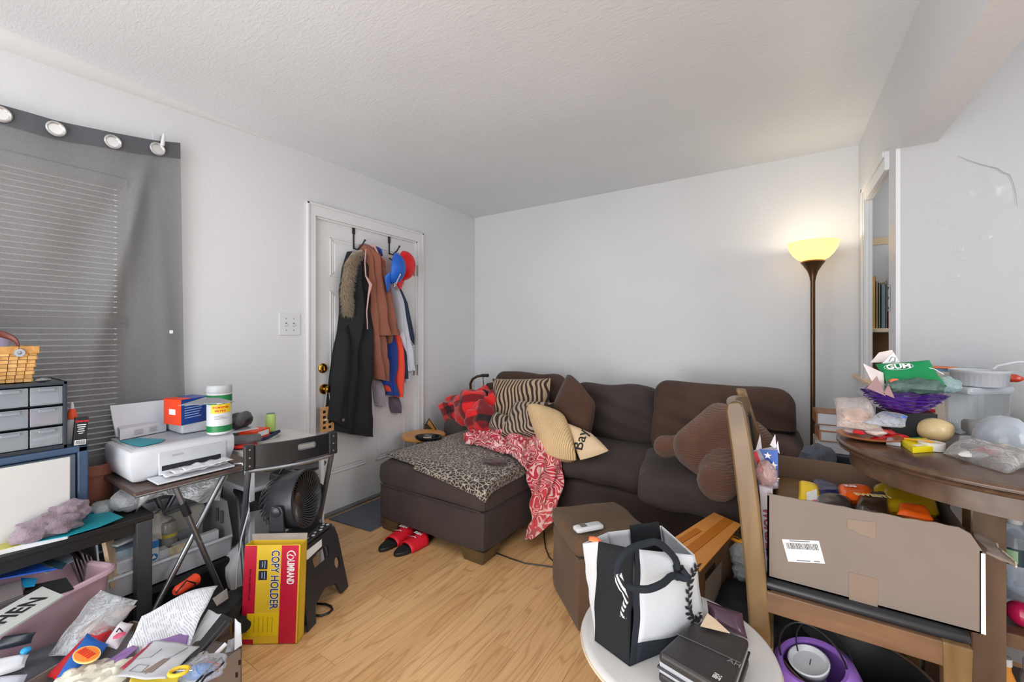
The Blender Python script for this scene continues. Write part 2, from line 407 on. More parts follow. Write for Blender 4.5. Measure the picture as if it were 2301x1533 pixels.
# ---------------- room ----------------
XL = -2.6; YB = 3.358; XR = .4246; ZC = 2.44; YS = 2.38
fb = MB(); fb.box(XL-.15, -3, -.03, 3.2, YB+.1, -.011); FLO = fb.out('floor', mat('floor_underlay', rgb(120, 86, 54), .8), kind='structure', smooth=False)
PWD = .108; x = -2.60; row = 0
pm = {}
while x < 1.3:
    yy = -.85 - random.random()*.8
    while yy < YB:
        L = random.choice((.92, 1.18, 1.32))
        key = L
        if key not in pm:
            m = MB(); m.box(.0006, .0006, -.01, PWD-.0006, L-.0006, 0)
            me = bpy.data.meshes.new('plank'); me.from_pydata([tuple(p) for p in m.v], [], m.f); me.materials.append(FLOOR); pm[key] = me
        o = bpy.data.objects.new('plank', pm[key]); COL.objects.link(o); o.parent = FLO; o.location = (x, yy, 0)
        if yy+L > YB: o.scale = (1, (YB-yy)/L, 1)
        yy += L
    x += PWD; row += 1
m = MB(); m.box(x, -3, -.011, 3.2, YB, 0); m.box(XL, -3, -.011, x, -.86, -.0005); m.out('floor_boards', FLOOR, parent=FLO, kind='structure', smooth=False)
W0, W1, WZ0, WZ1 = -.62, .69, .67, 2.0; D0, D1, DZ = 1.622, 2.557, 2.046
m = MB(); X0 = XL-.14
for y0, z0, y1, z1 in ((-3, 0, W0, ZC), (W0, 0, W1, WZ0), (W0, WZ1, W1, ZC), (W1, 0, D0, ZC), (D0, DZ, D1, ZC), (D1, 0, YB+.1, ZC)): m.box(X0, y0, z0, XL, y1, z1)
m.out('wall_left', WALL, kind='structure', smooth=False)
m = MB(); m.box(XL-.14, YB, 0, 1.6, YB+.1, ZC); m.out('wall_back', WALL, kind='structure', smooth=False)
O0, O1, OZ0, OZ1 = 2.515, 2.995, 1.0, 2.0
m = MB()
for y0, z0, y1, z1 in ((YS, 0, O0, ZC), (O0, 0, O1, OZ0), (O0, OZ1, O1, ZC), (O1, 0, YB, ZC)): m.box(XR, y0, z0, XR+.014, y1, z1)
m.box(XR, -3, 2.048, XR+.127, YS, ZC)
m.out('wall_right', WALL, kind='structure', smooth=False)
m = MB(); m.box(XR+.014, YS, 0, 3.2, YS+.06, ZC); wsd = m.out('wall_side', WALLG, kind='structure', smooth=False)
# crack and dents in the side wall plaster
m = MB()
ck = [at(u, v, 'Y', YS-.0035) for u, v in ((2153, 350), (2175, 360), (2200, 368), (2222, 374), (2240, 378), (2255, 388), (2268, 392), (2276, 410), (2282, 435), (2286, 465))]
m.tube(ck, [.0004, .0007, .001, .0011, .0012, .0011, .001, .0008, .0006, .0003], 5); m.out('plaster_crack', mat('crack_shadow', (.33, .33, .34, 1), .9, var=.1), parent=wsd)
m = MB()
for u, v, r in ((2090, 500, .011), (2116, 502, .012), (2146, 508, .014), (2215, 533, .018), (2155, 560, .016), (2145, 620, .017), (2048, 505, .008), (2168, 580, .012), (2110, 455, .006)):
    p = at(u, v, 'Y', YS-.0005); q = fr(p, (1, 0, 0), (0, 0, 1)); mm = MB(q @ Matrix.Scale(-1, 4, (0, 0, 1))); mm.blob((0, 0, 0), (r, r*.8, .0010), .3, 2, 14); m.v += mm.v; m.f += [[i+len(m.v)-len(mm.v) for i in f] for f in mm.f]; m.mi += mm.mi
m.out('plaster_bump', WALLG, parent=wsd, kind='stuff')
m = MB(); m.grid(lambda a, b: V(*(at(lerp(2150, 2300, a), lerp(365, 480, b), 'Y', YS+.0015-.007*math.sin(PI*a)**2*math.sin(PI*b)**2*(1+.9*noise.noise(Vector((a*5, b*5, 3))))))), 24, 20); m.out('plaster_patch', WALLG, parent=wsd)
m = MB(); m.box(XL-.14, -3, ZC, 3.2, YB+.1, ZC+.05); m.out('ceiling', CEIL, kind='structure', smooth=False)
# rounded plaster cove that fades out along the left wall
m = MB()
def cove(a, b):
    y = lerp(-3, 1.45, b); k = max(0, min(1, (1.45-y)/1.1)); r = .002+.05*k
    t = a*PI/2
    return V(XL+r*1.5*math.cos(t)+.0, y, ZC-r*math.sin(t)) if 0 < a < 1 else (V(XL+r*1.5, y, ZC) if a <= 0 else V(XL, y, ZC-r))
m.grid(cove, 8, 20); m.out('trim_1', WALL, kind='structure')
# closet shell behind the pass-through
m = MB(); m.box(1.3, YS+.06, 0, 1.36, YB, ZC); m.out('wall_closet', WALL, kind='structure', smooth=False)
# casing of the pass-through
m = MB(); cx0 = XR-.018
m.box(cx0, O1, OZ0, XR, O1+.085, OZ1+.085); m.box(cx0, O0-.02, OZ1, XR, O1, OZ1+.085); m.box(cx0-.008, O1+.06, OZ0, cx0, O1+.085, OZ1+.085); m.box(cx0-.008, O0-.02, OZ1+.06, cx0, O1+.085, OZ1+.085)
m.box(cx0-.004, O1+.002, OZ0, cx0, O1+.016, OZ1+.01)
m.out('trim_2', TRIM, kind='structure', smooth=False, bevel=.002)
m = MB(); m.box(.388, 2.42, .988, XR+.03, 3.31, 1.008); m.out('window_sill', mat('bare_pine', rgb(226, 200, 168), .5), kind='structure', smooth=False, bevel=.003)
bpy.data.objects['window_sill'].name = 'trim_3'
m = MB(); m.box(.408, 2.44, .90, XR, 3.29, .988); m.box(.402, 2.44, .90, XR, 3.29, .912); m.out('trim_4', TRIM, kind='structure', smooth=False, bevel=.002)
t = T('strike_plate', 'steel latch strike plate screwed to the pass-through jamb', 'hardware', (XR-.003, 2.50, 1.36))
m = MB(); m.box(XR-.004, 2.478, 1.36, XR-.0005, 2.512, 1.48); m.out('plate', STEEL, t, smooth=False, bevel=.001)
for zz in (1.375, 1.42, 1.465):
    m = MB(fr((XR-.0045, 2.495, zz), (0, 1, 0), (0, 0, 1))); m.lathe([(.005, -.001), (.005, .001), (.0001, .001)], n=10); m.out('screw', BLACKM, t)
# ---------------- window with blind and curtain ----------------
win = MB()
for y0, z0, y1, z1 in ((W0, WZ0, W0+.04, WZ1), (W1-.04, WZ0, W1, WZ1), (W0, WZ0, W1, WZ0+.04), (W0, WZ1-.04, W1, WZ1), (W0, 1.285, W1, 1.335)): win.box(XL-.09, y0, z0, XL-.05, y1, z1)
wo = win.out('window_1', TRIM, kind='structure', smooth=False)
m = MB(); m.box(XL-.072, W0+.03, WZ0+.03, XL-.068, W1-.03, 1.29); m.box(XL-.08, W0+.03, 1.33, XL-.076, W1-.03, WZ1-.03); m.out('pane', CLEAR, parent=wo, smooth=False)
bl = T('window_blind', 'white slatted blind closed behind the grey curtain', 'blind', (XL-.03, .03, WZ0))
slat = MB(); slat.box(-.0006, W0+.015-.03, -.0108, .0006, W1-.015-.03, .0108)
s0 = slat.out('slat', mat('blind_slat_plastic', rgb(196, 186, 172), .5), bl, smooth=False, local=True)
z = .02; k = 0
while z < WZ1-WZ0-.05:
    o = s0 if k == 0 else s0.copy()
    if k: COL.objects.link(o)
    o.location = (0, 0, z); o.rotation_euler = (0, math.radians(14+6*noise.noise(Vector((k*.7, 0, 0)))), 0)
    z += .0252; k += 1
m = MB(); m.box(XL-.045, W0+.01, WZ1-.04, XL-.015, W1-.01, WZ1-.005); m.out('headrail', WHITEP, bl, smooth=False)
def m_curtain():
    k = N('grey_curtain_cloth'); v = k.coord(); k.base(k.ramp(k.noise(v, 300, 2), [(.3, rgb(112, 113, 116)), (.7, rgb(132, 133, 136))])); k.rough(.8)
    tr = k.n('ShaderNodeBsdfTransparent'); tl = k.n('ShaderNodeBsdfTranslucent'); tl.inputs[0].default_value = (.4, .4, .4, 1)
    m1 = k.n('ShaderNodeMixShader'); m1.inputs[0].default_value = .2; m2 = k.n('ShaderNodeMixShader'); m2.inputs[0].default_value = .2
    k.l(k.b.outputs[0], m1.inputs[1]); k.l(tl.outputs[0], m1.inputs[2]); k.l(m1.outputs[0], m2.inputs[1]); k.l(tr.outputs[0], m2.inputs[2]); k.l(m2.outputs[0], k.o.inputs[0]); return k.m
cur = T('curtain', 'grey grommet curtain pinned flat over the window', 'curtain', (XL+.05, .2, .5))
GR = [(352, 336), (252, 320), (124, 291), (0, 258)]
gp = [at(u, v, 'X', XL+.06) for u, v in GR]
d_ = gp[1]-gp[0]; gp += [gp[3]+(gp[3]-gp[2])*i for i in (1, 2)]
def top_z(y):
    pts = [(.862, 2.222), (gp[0].y, gp[0].z+.045), (gp[1].y, gp[1].z+.045), (gp[2].y, gp[2].z+.04), (gp[3].y, gp[3].z+.04), (-.4, gp[3].z-.02), (-1.2, 2.2)]
    for i in range(len(pts)-1):
        if pts[i+1][0] <= y <= pts[i][0]: return lerp(pts[i+1][1], pts[i][1], (y-pts[i+1][0])/(pts[i][0]-pts[i+1][0]))
    return pts[0][1]
def curt(a, b):
    y = lerp(-.75, .862, a); zt = top_z(y); z = lerp(.45, zt, b)
    hy, hz = gp[0].y, gp[0].z
    dn = max(0.0, hz-z)
    f = 0
    for ty, am, wd in ((-.30, .045, .028), (-.62, -.016, .05), (.05, .014, .02), (-.12, -.012, .03), (.02, -.012, .02)):
        yl = hy+ty*dn*.75-.02
        f += am*math.exp(-((y-yl)/(wd*(1+dn*1.2)))**2)*min(1, dn*3)*(1 if dn < 1.3 else .8)
    f += .006*math.sin(y*23+z*3)*(.4+dn*.5)+.004*noise.noise(Vector((y*6, z*4, 1)))
    f += .02*math.exp(-((z-(2.02-.12*(hy-y)))/.05)**2)*noise.noise(Vector((y*5, 0, 3)))*(1 if y < hy else 0)
    yy = y+(.03*(1-b)*max(0, (a-.5)*2))
    return V(XL+.055+f, yy, z)
m = MB(); m.grid(curt, 150, 110); m.out('curtain_panel', m_curtain(), cur)
m = MB(); m.grid(lambda a, b: curt(a, lerp(.955+.012*noise.noise(Vector((a*9, 0, 0))), 1.0, b))+V(.0035, 0, 0), 120, 5); m.out('top_hem', m_fabric('dark_curtain_hem', rgb(84, 86, 91), .1, .05), cur)
for p in gp:
    q = fr(p+V(.012, 0, 0), (0, 1, 0), (0, 0, 1)); m = MB(q); m.tube([(.026*math.cos(2*PI*i/24), .026*math.sin(2*PI*i/24), 0) for i in range(24)], .005, 8, closed=True); m.lathe([(.0001, -.002), (.024, -.002)], n=20, caps=False)
    m.out('grommet', mat('pewter_grommet', rgb(200, 200, 200), .22, .7), cur)
m = MB(); q = at(384, 746, 'X', XL+.075); m.box(q.x, q.y-.006, q.z-.008, q.x+.001, q.y+.008, q.z+.008); m.out('care_label', WHITEI, cur, smooth=False)
hk = T('curtain_hook', 'white adhesive wall hook holding the curtain grommet by its corner', 'hook', tuple(at(350, 340, 'X', XL+.01)))
h0 = at(350, 322, 'X', XL); m = MB(); m.box(XL, h0.y-.016, h0.z-.03, XL+.008, h0.y+.016, h0.z+.045); m.out('base', WHITEP, hk, bevel=.004, smooth=False)
m = MB(); m.tube([(XL+.006, h0.y, h0.z-.01), (XL+.05, h0.y, h0.z-.03), (XL+.08, h0.y+.002, h0.z-.025), (XL+.088, h0.y+.004, h0.z+.01), (XL+.088, h0.y+.005, h0.z+.025)], [.009, .009, .009, .007, .005], 10); m.out('prong', WHITEP, hk)
area('daylight_outside_window', (-3.6, .1, 1.9), (-2.6, .1, 1.3), 1.6, 60, (1, .98, .94), 1.6)
cl = area('closet_fill_light', (.9, 2.75, 2.3), (.8, 3.1, 1.4), .3, 2.2, (1, .97, .93))  # fill lamp added to lift the dark closet interior, no known source
# ---------------- front door ----------------
dr = MB(); XD = XL-.022
dr.box(XD-.04, D0+.008, .02, XD, D1-.008, DZ-.006); door = dr.out('door_1', TRIM, kind='structure', smooth=False)
dw = D1-D0
for z0, z1 in ((1.66, 1.93), (.98, 1.56), (.28, .84)):
    for y0, y1 in ((D0+.125, D0+.42), (D0+.515, D0+.81)):
        m = MB()
        for k, (e, h) in enumerate(((0, .006), (.018, .003), (.036, .008))):
            a0, a1, b0, b1 = y0+e, y1-e, z0+e, z1-e; t_ = .008
            if k < 2:
                for q in ((a0, b0, a1, b0+t_), (a0, b1-t_, a1, b1), (a0, b0, a0+t_, b1), (a1-t_, b0, a1, b1)): m.box(XD-.001, q[0], q[1], XD+h, q[2], q[3])
            else: m.box(XD-.001, a0, b0, XD+.005, a1, b1)
        m.out('door_panel', TRIM, door, smooth=False, bevel=.002)
m = MB()
for y0, y1 in ((D0-.062, D0), (D1, D1+.056)):
    m.box(XL, y0, 0, XL+.014, y1, DZ+.001)
    m.box(XL+.014, y0 if y0 < D0 else y1-.014, 0, XL+.022, y0+.014 if y0 < D0 else y1, DZ+.08)
m.box(XL, D0-.062, DZ, XL+.014, D1+.056, DZ+.08); m.box(XL+.014, D0-.062, DZ+.066, XL+.022, D1+.056, DZ+.08)
m.box(XL-.06, D0, 0, XL, D0+.012, DZ); m.box(XL-.06, D1-.012, 0, XL, D1, DZ); m.box(XL-.06, D0, DZ-.012, XL, D1, DZ)
m.out('trim_5', TRIM, kind='structure', smooth=False, bevel=.002)
m = MB(); m.box(XL-.03, D0, 0, XL+.012, D1, .018); m.out('trim_6', mat('grey_threshold', rgb(120, 120, 124), .4, .4), kind='structure', smooth=False, bevel=.003)
m = MB(); m.box(XL-.005, D1, 0, XL+.016, YB, .08); m.box(XL-.005, .9, 0, XL+.016, D0-.062, .08); m.out('baseboard_left', TRIM, kind='structure', smooth=False, bevel=.003)
m = MB(); m.box(XL, YB-.016, 0, XR, YB, .08); m.out('baseboard_back', TRIM, kind='structure', smooth=False, bevel=.003)
for z in (1.80, .95):
    m = MB(); m.tube([(XL+.004, D1-.004, z-.045), (XL+.004, D1-.004, z+.045)], .006, 8); m.box(XD, D1-.03, z-.045, XD+.002, D1-.006, z+.045); m.out('hinge', mat('worn_hinge', rgb(150, 142, 130), .4, .8), door)
for (u, v, r, kind_) in ((729, 828, .034, 0), (732, 875, .036, 1)):
    p = at(u, v, 'X', XD+.02); q = fr((XD, p.y, p.z), (0, 1, 0), (0, 0, 1)); m = MB(q)
    if kind_: m.lathe([(r, 0), (r, .004), (r*.9, .009), (.013, .012), (.012, .028), (.018, .036), (.027, .046), (.029, .056), (.024, .066), (.012, .071), (.0001, .072)], n=28)
    else: m.lathe([(r, 0), (r, .004), (r*.8, .012), (r*.62, .015), (r*.6, .022), (.0001, .024)], n=28); m.box(-.004, -.014, .022, .004, .014, .034)
    m.out('door_knob' if kind_ else 'deadbolt', BRASS, door)
# ---------------- light switch ----------------
t = T('light_switch', 'white two gang toggle switch plate on the wall left of the door', 'switch', (XL, 1.453, 1.252))
m = MB(); m.box(XL, 1.385, 1.25, XL+.006, 1.52, 1.388); m.out('plate', WHITEP, t, bevel=.004, smooth=False, seg=3)
for y in (1.428, 1.476):
    m = MB(); m.box(XL+.006, y-.005, 1.305, XL+.0065, y+.005, 1.33); m.out('toggle_slot', GREYINK, t, smooth=False)
    m = MB(RZ((XL+.006, y, 1.318), 0, 0, 25)); m.box(0, -.0035, -.006, .012, .0035, .004); m.out('toggle', WHITEP, t, smooth=False, bevel=.001)
    for z in (1.282, 1.354):
        m = MB(fr((XL+.006, y, z), (0, 1, 0), (0, 0, 1))); m.lathe([(.0035, 0), (.0035, .001), (.0001, .0012)], n=10); m.out('screw', GREYINK, t)
# ---------------- closet books ----------------
m = MB(); m.box(XR+.016, 3.10, 1.268, 1.2, YB-.002, 1.29); m.out('closet_shelf', mat('cream_shelf', rgb(226, 206, 178), .5), label='cream closet shelf carrying a row of books', cat='shelf', smooth=False, bevel=.002)
m = MB(); m.box(XR+.016, YB-.02, .6, 1.2, YB-.002, 1.262); m.out('shelf_back_board', mat('brown_board', rgb(150, 108, 74), .6), label='brown wooden board below the closet shelf', cat='board', smooth=False)
bx = XR+.024
BK = ((.024, .30, (214, 172, 92), 'tall mustard yellow book at the left end of the closet shelf'), (.010, .27, (196, 176, 140), 'slim tan book beside the yellow one in the closet'), (.012, .26, (120, 118, 100), 'olive grey book in the closet row'), (.022, .25, (112, 128, 142), 'slate blue hardback in the closet row'), (.006, .27, (214, 208, 196), 'thin cream booklet between the blue and red books'), (.045, .24, (126, 26, 28), 'dark red hardback at the right of the closet row'), (.03, .27, (150, 92, 60), 'brown book leaning behind the red hardback'))
for wd, hh, c, lb in BK:
    t = T('book', lb, 'book', (bx, 3.16, 1.29), 'books on the closet shelf')
    m = MB(); m.box(bx, 3.125, 1.2905, bx+wd-.001, 3.128, 1.29+hh); m.box(bx, 3.125, 1.2905, bx+.002, 3.31, 1.29+hh); m.box(bx+wd-.003, 3.125, 1.2905, bx+wd-.001, 3.31, 1.29+hh); m.out('cover', C(*c, .5), t, smooth=False)
    m = MB(); m.box(bx+.0025, 3.13, 1.295, bx+wd-.0035, 3.30, 1.286+hh); m.out('pages', PAPER, t, smooth=False)
    bx += wd
t = T('framed_board', 'white board with a light wood top edge standing behind the closet books', 'board', (.53, 3.33, 1.29))
m = MB(); m.box(.462, 3.322, 1.292, .60, 3.33, 1.80); m.out('panel', PAPER, t, smooth=False); m = MB(); m.box(.458, 3.318, 1.80, .604, 3.334, 1.84); m.out('top_rail', mat('bare_pine', rgb(226, 200, 168)), t, smooth=False)
m = MB(); m.grid(lambda a, b: V(.60+.10*a, 3.20+.012*math.sin(a*14+b*2), lerp(1.6, 1.86, b)), 20, 8); m.out('white_cloth', PAPER, label='white cloth hanging over the books in the closet', cat='cloth', solid=.002)
# ---------------- sectional sofa ----------------
so = T('sectional_sofa', 'dark brown microfibre sectional sofa with a chaise on its left', 'sofa', (-1.1, 2.6, 0))
def wr(seed, amp=.006, fq=6):
    return lambda q, h: q+Vector((noise.noise(q*fq+Vector((seed, 0, 0))), noise.noise(q*fq+Vector((0, seed, 0))), noise.noise(q*fq+Vector((0, 0, seed)))))*amp
m = MB(); m.soft((-1.745, 2.47, .185), (.85, 1.36, .235), .03, 10, wr(1, .006)); m.out('chaise_base', SOFA, so)
def chc(q, h):
    q = wr(2, .008, 4)(q, h)
    if q.z > 0: q.z += .012*(1-(q.x/h[0])**2)
    return q
m = MB(); m.soft((-1.742, 2.42, .362), (.875, 1.28, .16), .055, 12, chc); m.out('chaise_cushion', SOFA, so)
m = MB(); m.tube([(-2.165+.42+.40*math.cos(t), 1.785+.0, .298) for t in (PI, 0)], .004, 6); 
m.out('piping', SOFA, so)
for (x0, y0) in ((-2.17, 1.80), (-1.50, 1.80), (-1.47, 2.30), (-.1, 2.5), (-.1, 3.1), (-2.3, 3.1)):
    m = MB(); m.hexa([(x0+.02, y0+.01, 0), (x0+.15, y0+.01, 0), (x0+.15, y0+.14, 0), (x0+.02, y0+.14, 0), (x0, y0, .075), (x0+.17, y0, .075), (x0+.17, y0+.17, .075), (x0, y0+.17, .075)]); m.out('foot', m_wood('olive_wood_foot', rgb(72, 58, 38), rgb(92, 74, 48), (9, 9, 9), .35), so, smooth=False, bevel=.003)
m = MB(); m.soft((-.62, 2.88, .19), (1.47, .86, .27), .04, 12, wr(3, .007)); m.out('seat_base', SOFA, so)
m = MB(); m.soft((-1.15, 3.2, .46), (2.3, .24, .72), .07, 12, wr(4, .008)); m.out('back_frame', SOFA2, so)
m = MB(); m.soft((-2.26, 3.0, .34), (.33, .78, .56), .15, 12, wr(5, .008)); m.out('arm', GREYB, so)
m = MB(); m.soft((.0, 2.83, .36), (.25, .84, .68), .11, 12, wr(6, .008)); m.out('arm', SOFA2, so)
def sag(seed, amt=.03):
    f = wr(seed, .012, 5)
    def g(q, h):
        p = f(q, h); fx = q.x/h[0]; fy = q.y/h[1]
        if q.z > 0: p.z += .02*(1-fx*fx)*(1-fy*fy)-amt*max(0, -fy)**2*.8
        p.z += .006*math.sin(q.x*26+q.y*9)*max(0, -fy)
        return p
    return g
m = MB(); m.soft((-.985, 2.73, .415), (.69, .66, .17), .06, 14, sag(7, .045)); m.out('seat_cushion', SOFA, so)
m = MB(RZ((-.31, 2.50, .437), 11, -2, 4)); m.soft((0, 0, 0), (.72, .66, .165), .045, 14, sag(8, .01)); m.out('seat_cushion', SOFA, so)
def bk(seed, am=.02, bot=0, sh=0):
    f = wr(seed, am, 4.5)
    def g(q, h):
        p = f(q, h)
        fx = (q.x/h[0]+1)/2; fz = q.z/h[2]
        if bot: p.z += bot*max(0, -fz)*max(0, fx-.45)*2
        p.y -= .02*(1-(2*fx-1)**2)
        # diagonal pulled folds
        p.y += (.013*math.sin((q.z*1.0+q.x*.35)*48+seed)+.02*noise.noise(Vector((q.x*5+seed, 0, q.z*16+q.x*5))))*max(0, .9-abs(fz+.1))
        p.z += sh*fx
        return p
    return g
def back_cushion(c, s, rz, tx, fn, mt):
    m = MB(RZ(c, rz, tx)); m.soft((0, 0, 0), s, min(.085, s[1]*.42), 30, fn); m.out('back_cushion', mt, so)
back_cushion((-1.80, 3.08, .70), (.66, .2, .45), 0, -8, bk(11), SOFA2)
back_cushion((-1.00, 3.00, .675), (.64, .22, .41), -1, -12, bk(12, .03), SOFA)
back_cushion((-.31, 2.90, .70), (.79, .25, .47), -3, -12, bk(13, .018, .22), SOFA2)
# ---------------- pillows ----------------
def Y(u, v, y): return at(u, v, 'Y', y)
m = MB(); m.pad([Y(1105, 968, 2.66), Y(1236, 968, 2.74), Y(1237, 850, 2.88), Y(1107, 851, 2.84)], .15, 16, .012, 7, .03); m.out('zebra_pillow', ZEB, label='large square zebra print pillow propped at the left of the sofa back', cat='pillow', group=None)
m = MB(); m.pad([Y(1120, 985, 2.42), Y(1215, 985, 2.48), Y(1246, 905, 2.62), Y(1158, 900, 2.62)], .12, 14, .014, 8, .05); m.out('zebra_pillow', ZEB2, label='smaller fine striped zebra pillow slumped in front of the large zebra one', cat='pillow')
m = MB(); m.pad([Y(1096, 962, 2.55), Y(1140, 985, 2.50), Y(1150, 935, 2.6), Y(1115, 925, 2.62)], .09, 12, .012, 9, .05); m.out('zebra_pillow', ZEB2, label='folded zebra pillow corner lying beside the red plaid blanket', cat='pillow')
m = MB(); m.pad([Y(1238, 925, 2.60), Y(1318, 1008, 2.60), Y(1338, 915, 2.72), Y(1275, 842, 2.84)], .24, 16, .012, 8, -.06); m.out('brown_pillow', m_fabric('chocolate_plush', rgb(74, 48, 36), .3, .1), label='chocolate plush pillow standing on its corner against the sofa back', cat='pillow')
YEL = m_fabric('cream_yellow_corduroy', rgb(224, 190, 142), .1, .1, stripe=('X', 26, .5), bstr=.9)
m = MB(); m.pad([Y(1224, 1018, 2.30), Y(1296, 1034, 2.38), Y(1268, 938, 2.58), Y(1182, 912, 2.50)], .2, 16, .006, 7, -.10); m.out('corduroy_pillow', YEL, label='cream yellow ribbed corduroy pillow leaning beside the pink throw', cat='pillow')
bp = T('baby_pillow', 'small beige triangular pillow with black script lettering', 'pillow', tuple(Y(1310, 1030, 2.40)))
q0, q1, q2, q3 = Y(1304, 1034, 2.38), Y(1368, 1013, 2.42), Y(1330, 975, 2.52), Y(1271, 950, 2.52)
m = MB(); m.pad([q0, q1, q2, q3], .07, 14, .003, 7, -.05); m.out('cushion', m_fabric('beige_linen', rgb(222, 194, 158), .06, .1), bp)
nb = (q1-q0).cross(q3-q0).normalized()
if nb.y > 0: nb = -nb
cc = (q0+q1+q2+q3)/4
text('Bay', .10, fr(cc+nb*.043+V(-.02, 0, -.01), Y(1322, 972, 2.46)-Y(1308, 1016, 2.38), z=nb), INK, bp, off=.0005)
CORD = m_fabric('brown_ribbed_plush', rgb(100, 66, 50), .25, .2, stripe=('Z', 30, 4), bstr=.9)
bd = T('reading_pillow', 'big brown ribbed plush reading pillow with two arms lying on the sofa', 'pillow', (-.2, 2.35, .5))
c0 = Y(1626, 1002, 2.34)
m = MB(fr(c0, Y(1650, 1040, 2.3)-Y(1560, 965, 2.34), z=V(.35, -1, .25))); m.soft((0, 0, 0), (.38, .40, .24), .115, 16, wr(21, .03, 5)); m.out('back', CORD, bd)
def capsule(p, q, r, seed):
    p, q = Vector(p), Vector(q); d = (q-p).normalized(); L = (q-p).length
    pts = [p-d*r*.9, p-d*r*.75, p-d*r*.4]+[lerp(p, q, i/6) for i in range(7)]+[q+d*r*.4, q+d*r*.75, q+d*r*.9]
    rr = [r*.25, r*.62, r*.9]+[r*(1+.06*math.sin(i*2+seed)) for i in range(7)]+[r*.9, r*.62, r*.25]
    m = MB(); m.tube(pts, rr, 16); return m
capsule(Y(1492, 1004, 2.36), Y(1560, 1000, 2.36), .058, 1).out('arm_rest', CORD, bd)
capsule(Y(1618, 1040, 2.26), Y(1613, 1085, 2.10), .085, 2).out('arm_rest', CORD, bd)
# ---------------- blankets ----------------
m = MB(); 
def leo(a, b):
    A, B, C_, D = V(-2.17, 1.84, 0), V(-1.27, 1.73, 0), V(-1.26, 2.62, 0), V(-2.14, 2.85, 0)
    p = lerp(lerp(A, B, a), lerp(D, C_, a), b); e = .012*noise.noise(Vector((a*6, b*6, 0)))
    e *= .4
    z = .464+.010*(1-((p.x+1.742)/.44)**2)+.004+abs(e)*.6
    dy = max(0, 1.80-p.y); dx = max(0, p.x+1.325)
    if dy > 0: p.y = 1.768; z -= dy*1.0
    if dx > 0: p.x = -1.297; z -= dx*1.0+.004
    elif p.x > -1.36: z -= (p.x+1.36)*.35
    if p.y < 1.86: z -= (1.86-p.y)*.25
    return V(p.x, p.y, z+e*.3)
m.grid(leo, 60, 50); m.out('leopard_throw', LEO, label='leopard print throw spread over the top of the chaise', cat='blanket', solid=.004)
m = MB()
rows = [(at(1048, 985, 'Z', .50), at(1046, 998, 'Z', .49)), (at(1080, 972, 'Z', .50), at(1085, 1008, 'Z', .49)), (at(1120, 966, 'Z', .52), at(1130, 1022, 'Z', .49)), (at(1165, 964, 'Z', .53), at(1165, 1040, 'Z', .49)), (at(1205, 966, 'Z', .55), at(1188, 1058, 'Z', .48)),
        (at(1240, 978, 'Y', 2.42), V(-1.285, 2.16, .44)), (at(1258, 1010, 'Y', 2.40), V(-1.28, 2.18, .36)), (at(1264, 1045, 'Y', 2.40), V(-1.28, 2.20, .28)), (at(1262, 1082, 'Y', 2.36), V(-1.28, 2.21, .20)), (at(1255, 1130, 'Y', 2.30), V(-1.28, 2.20, .13)), (at(1240, 1165, 'Y', 2.24), V(-1.28, 2.18, .07)), (at(1200, 1200, 'Y', 2.12), V(-1.28, 2.12, .045))]
def pk(a, b):
    t = b*(len(rows)-1); i = min(int(t), len(rows)-2); f = t-i
    L = lerp(rows[i][1], rows[i+1][1], f); R = lerp(rows[i][0], rows[i+1][0], f); p = lerp(L, R, a)
    if t < 5:
        k = .030*math.sin(a*20+t*1.6)+.028*noise.noise(Vector((a*5, t*2.2, 2))); p.z += abs(k)*1.3; p.x += .02*math.sin(a*9+t)
    else:
        k = .028*math.sin(a*13+t*.3)*min(1, (t-5)*.6+.3)*math.sin(PI*min(1, max(0, a*1.05)))**.6; p.y -= abs(k)+.012; p.x += .5*abs(k)+.012+.012*math.sin(t*3+a*9)
    return p
m.grid(pk, 60, 130); m.out('pink_throw', PINK, label='crimson and pink scroll patterned throw hanging over the chaise side', cat='blanket', solid=.006)
m = MB(); c = at(1112, 1037, 'Z', .49); m.blob((c.x, c.y, .492), (.075, .05, .012), .5, 2.2, 20, 3, flat=-.004); m.out('dark_cloth', m_fabric('maroon_cloth', rgb(66, 36, 40), .3, .3), label='small crumpled maroon cloth on the leopard throw', cat='cloth')
def heap(parts, seed=0):
    m = MB()
    for c, r, a in parts: seed += 1; m.blob(c, r, a, 1.7, 40, seed, ridg=False)
    return m
heap([(Y(1028, 922, 2.74), (.17, .13, .115), .35), (Y(1062, 918, 2.68), (.15, .13, .15), .35), (Y(1080, 945, 2.58), (.12, .10, .13), .4)], 3).out('plaid_blanket', PLAID, label='red and black buffalo plaid blanket bunched on the left sofa arm', cat='blanket')
heap([(Y(1090, 897, 2.80), (.11, .08, .09), .7), (Y(1103, 915, 2.72), (.06, .06, .11), .6)], 9).out('plaid_bundle', PLAID, label='small ruffled end of red plaid fabric touching the large zebra pillow', cat='blanket')
# cane behind the arm
t = T('walking_cane', 'dark bronze walking cane with a curved handle leaning in the corner', 'cane', tuple(Y(1062, 940, 2.96)-V(0, 0, .4)))
P = [Y(1059, 960, 2.96), Y(1058, 885, 2.96), Y(1057, 862, 2.96), Y(1062, 852, 2.95), Y(1072, 846, 2.93), Y(1083, 844, 2.9), Y(1096, 844, 2.88)]
m = MB(); m.tube([P[0]-V(0, 0, .4)]+P[:6], .012, 10); m.out('shaft', BRONZE, t)
m = MB(); m.tube([P[5], P[6]], .015, 10); m.out('grip', BLACKP, t)
m = MB(); m.tube([P[5]+V(.01, 0, 0), P[5]+V(.015, 0, -.05), P[5]+V(.018, 0, -.09)], .003, 6); m.out('wrist_strap', BLACKF, t)
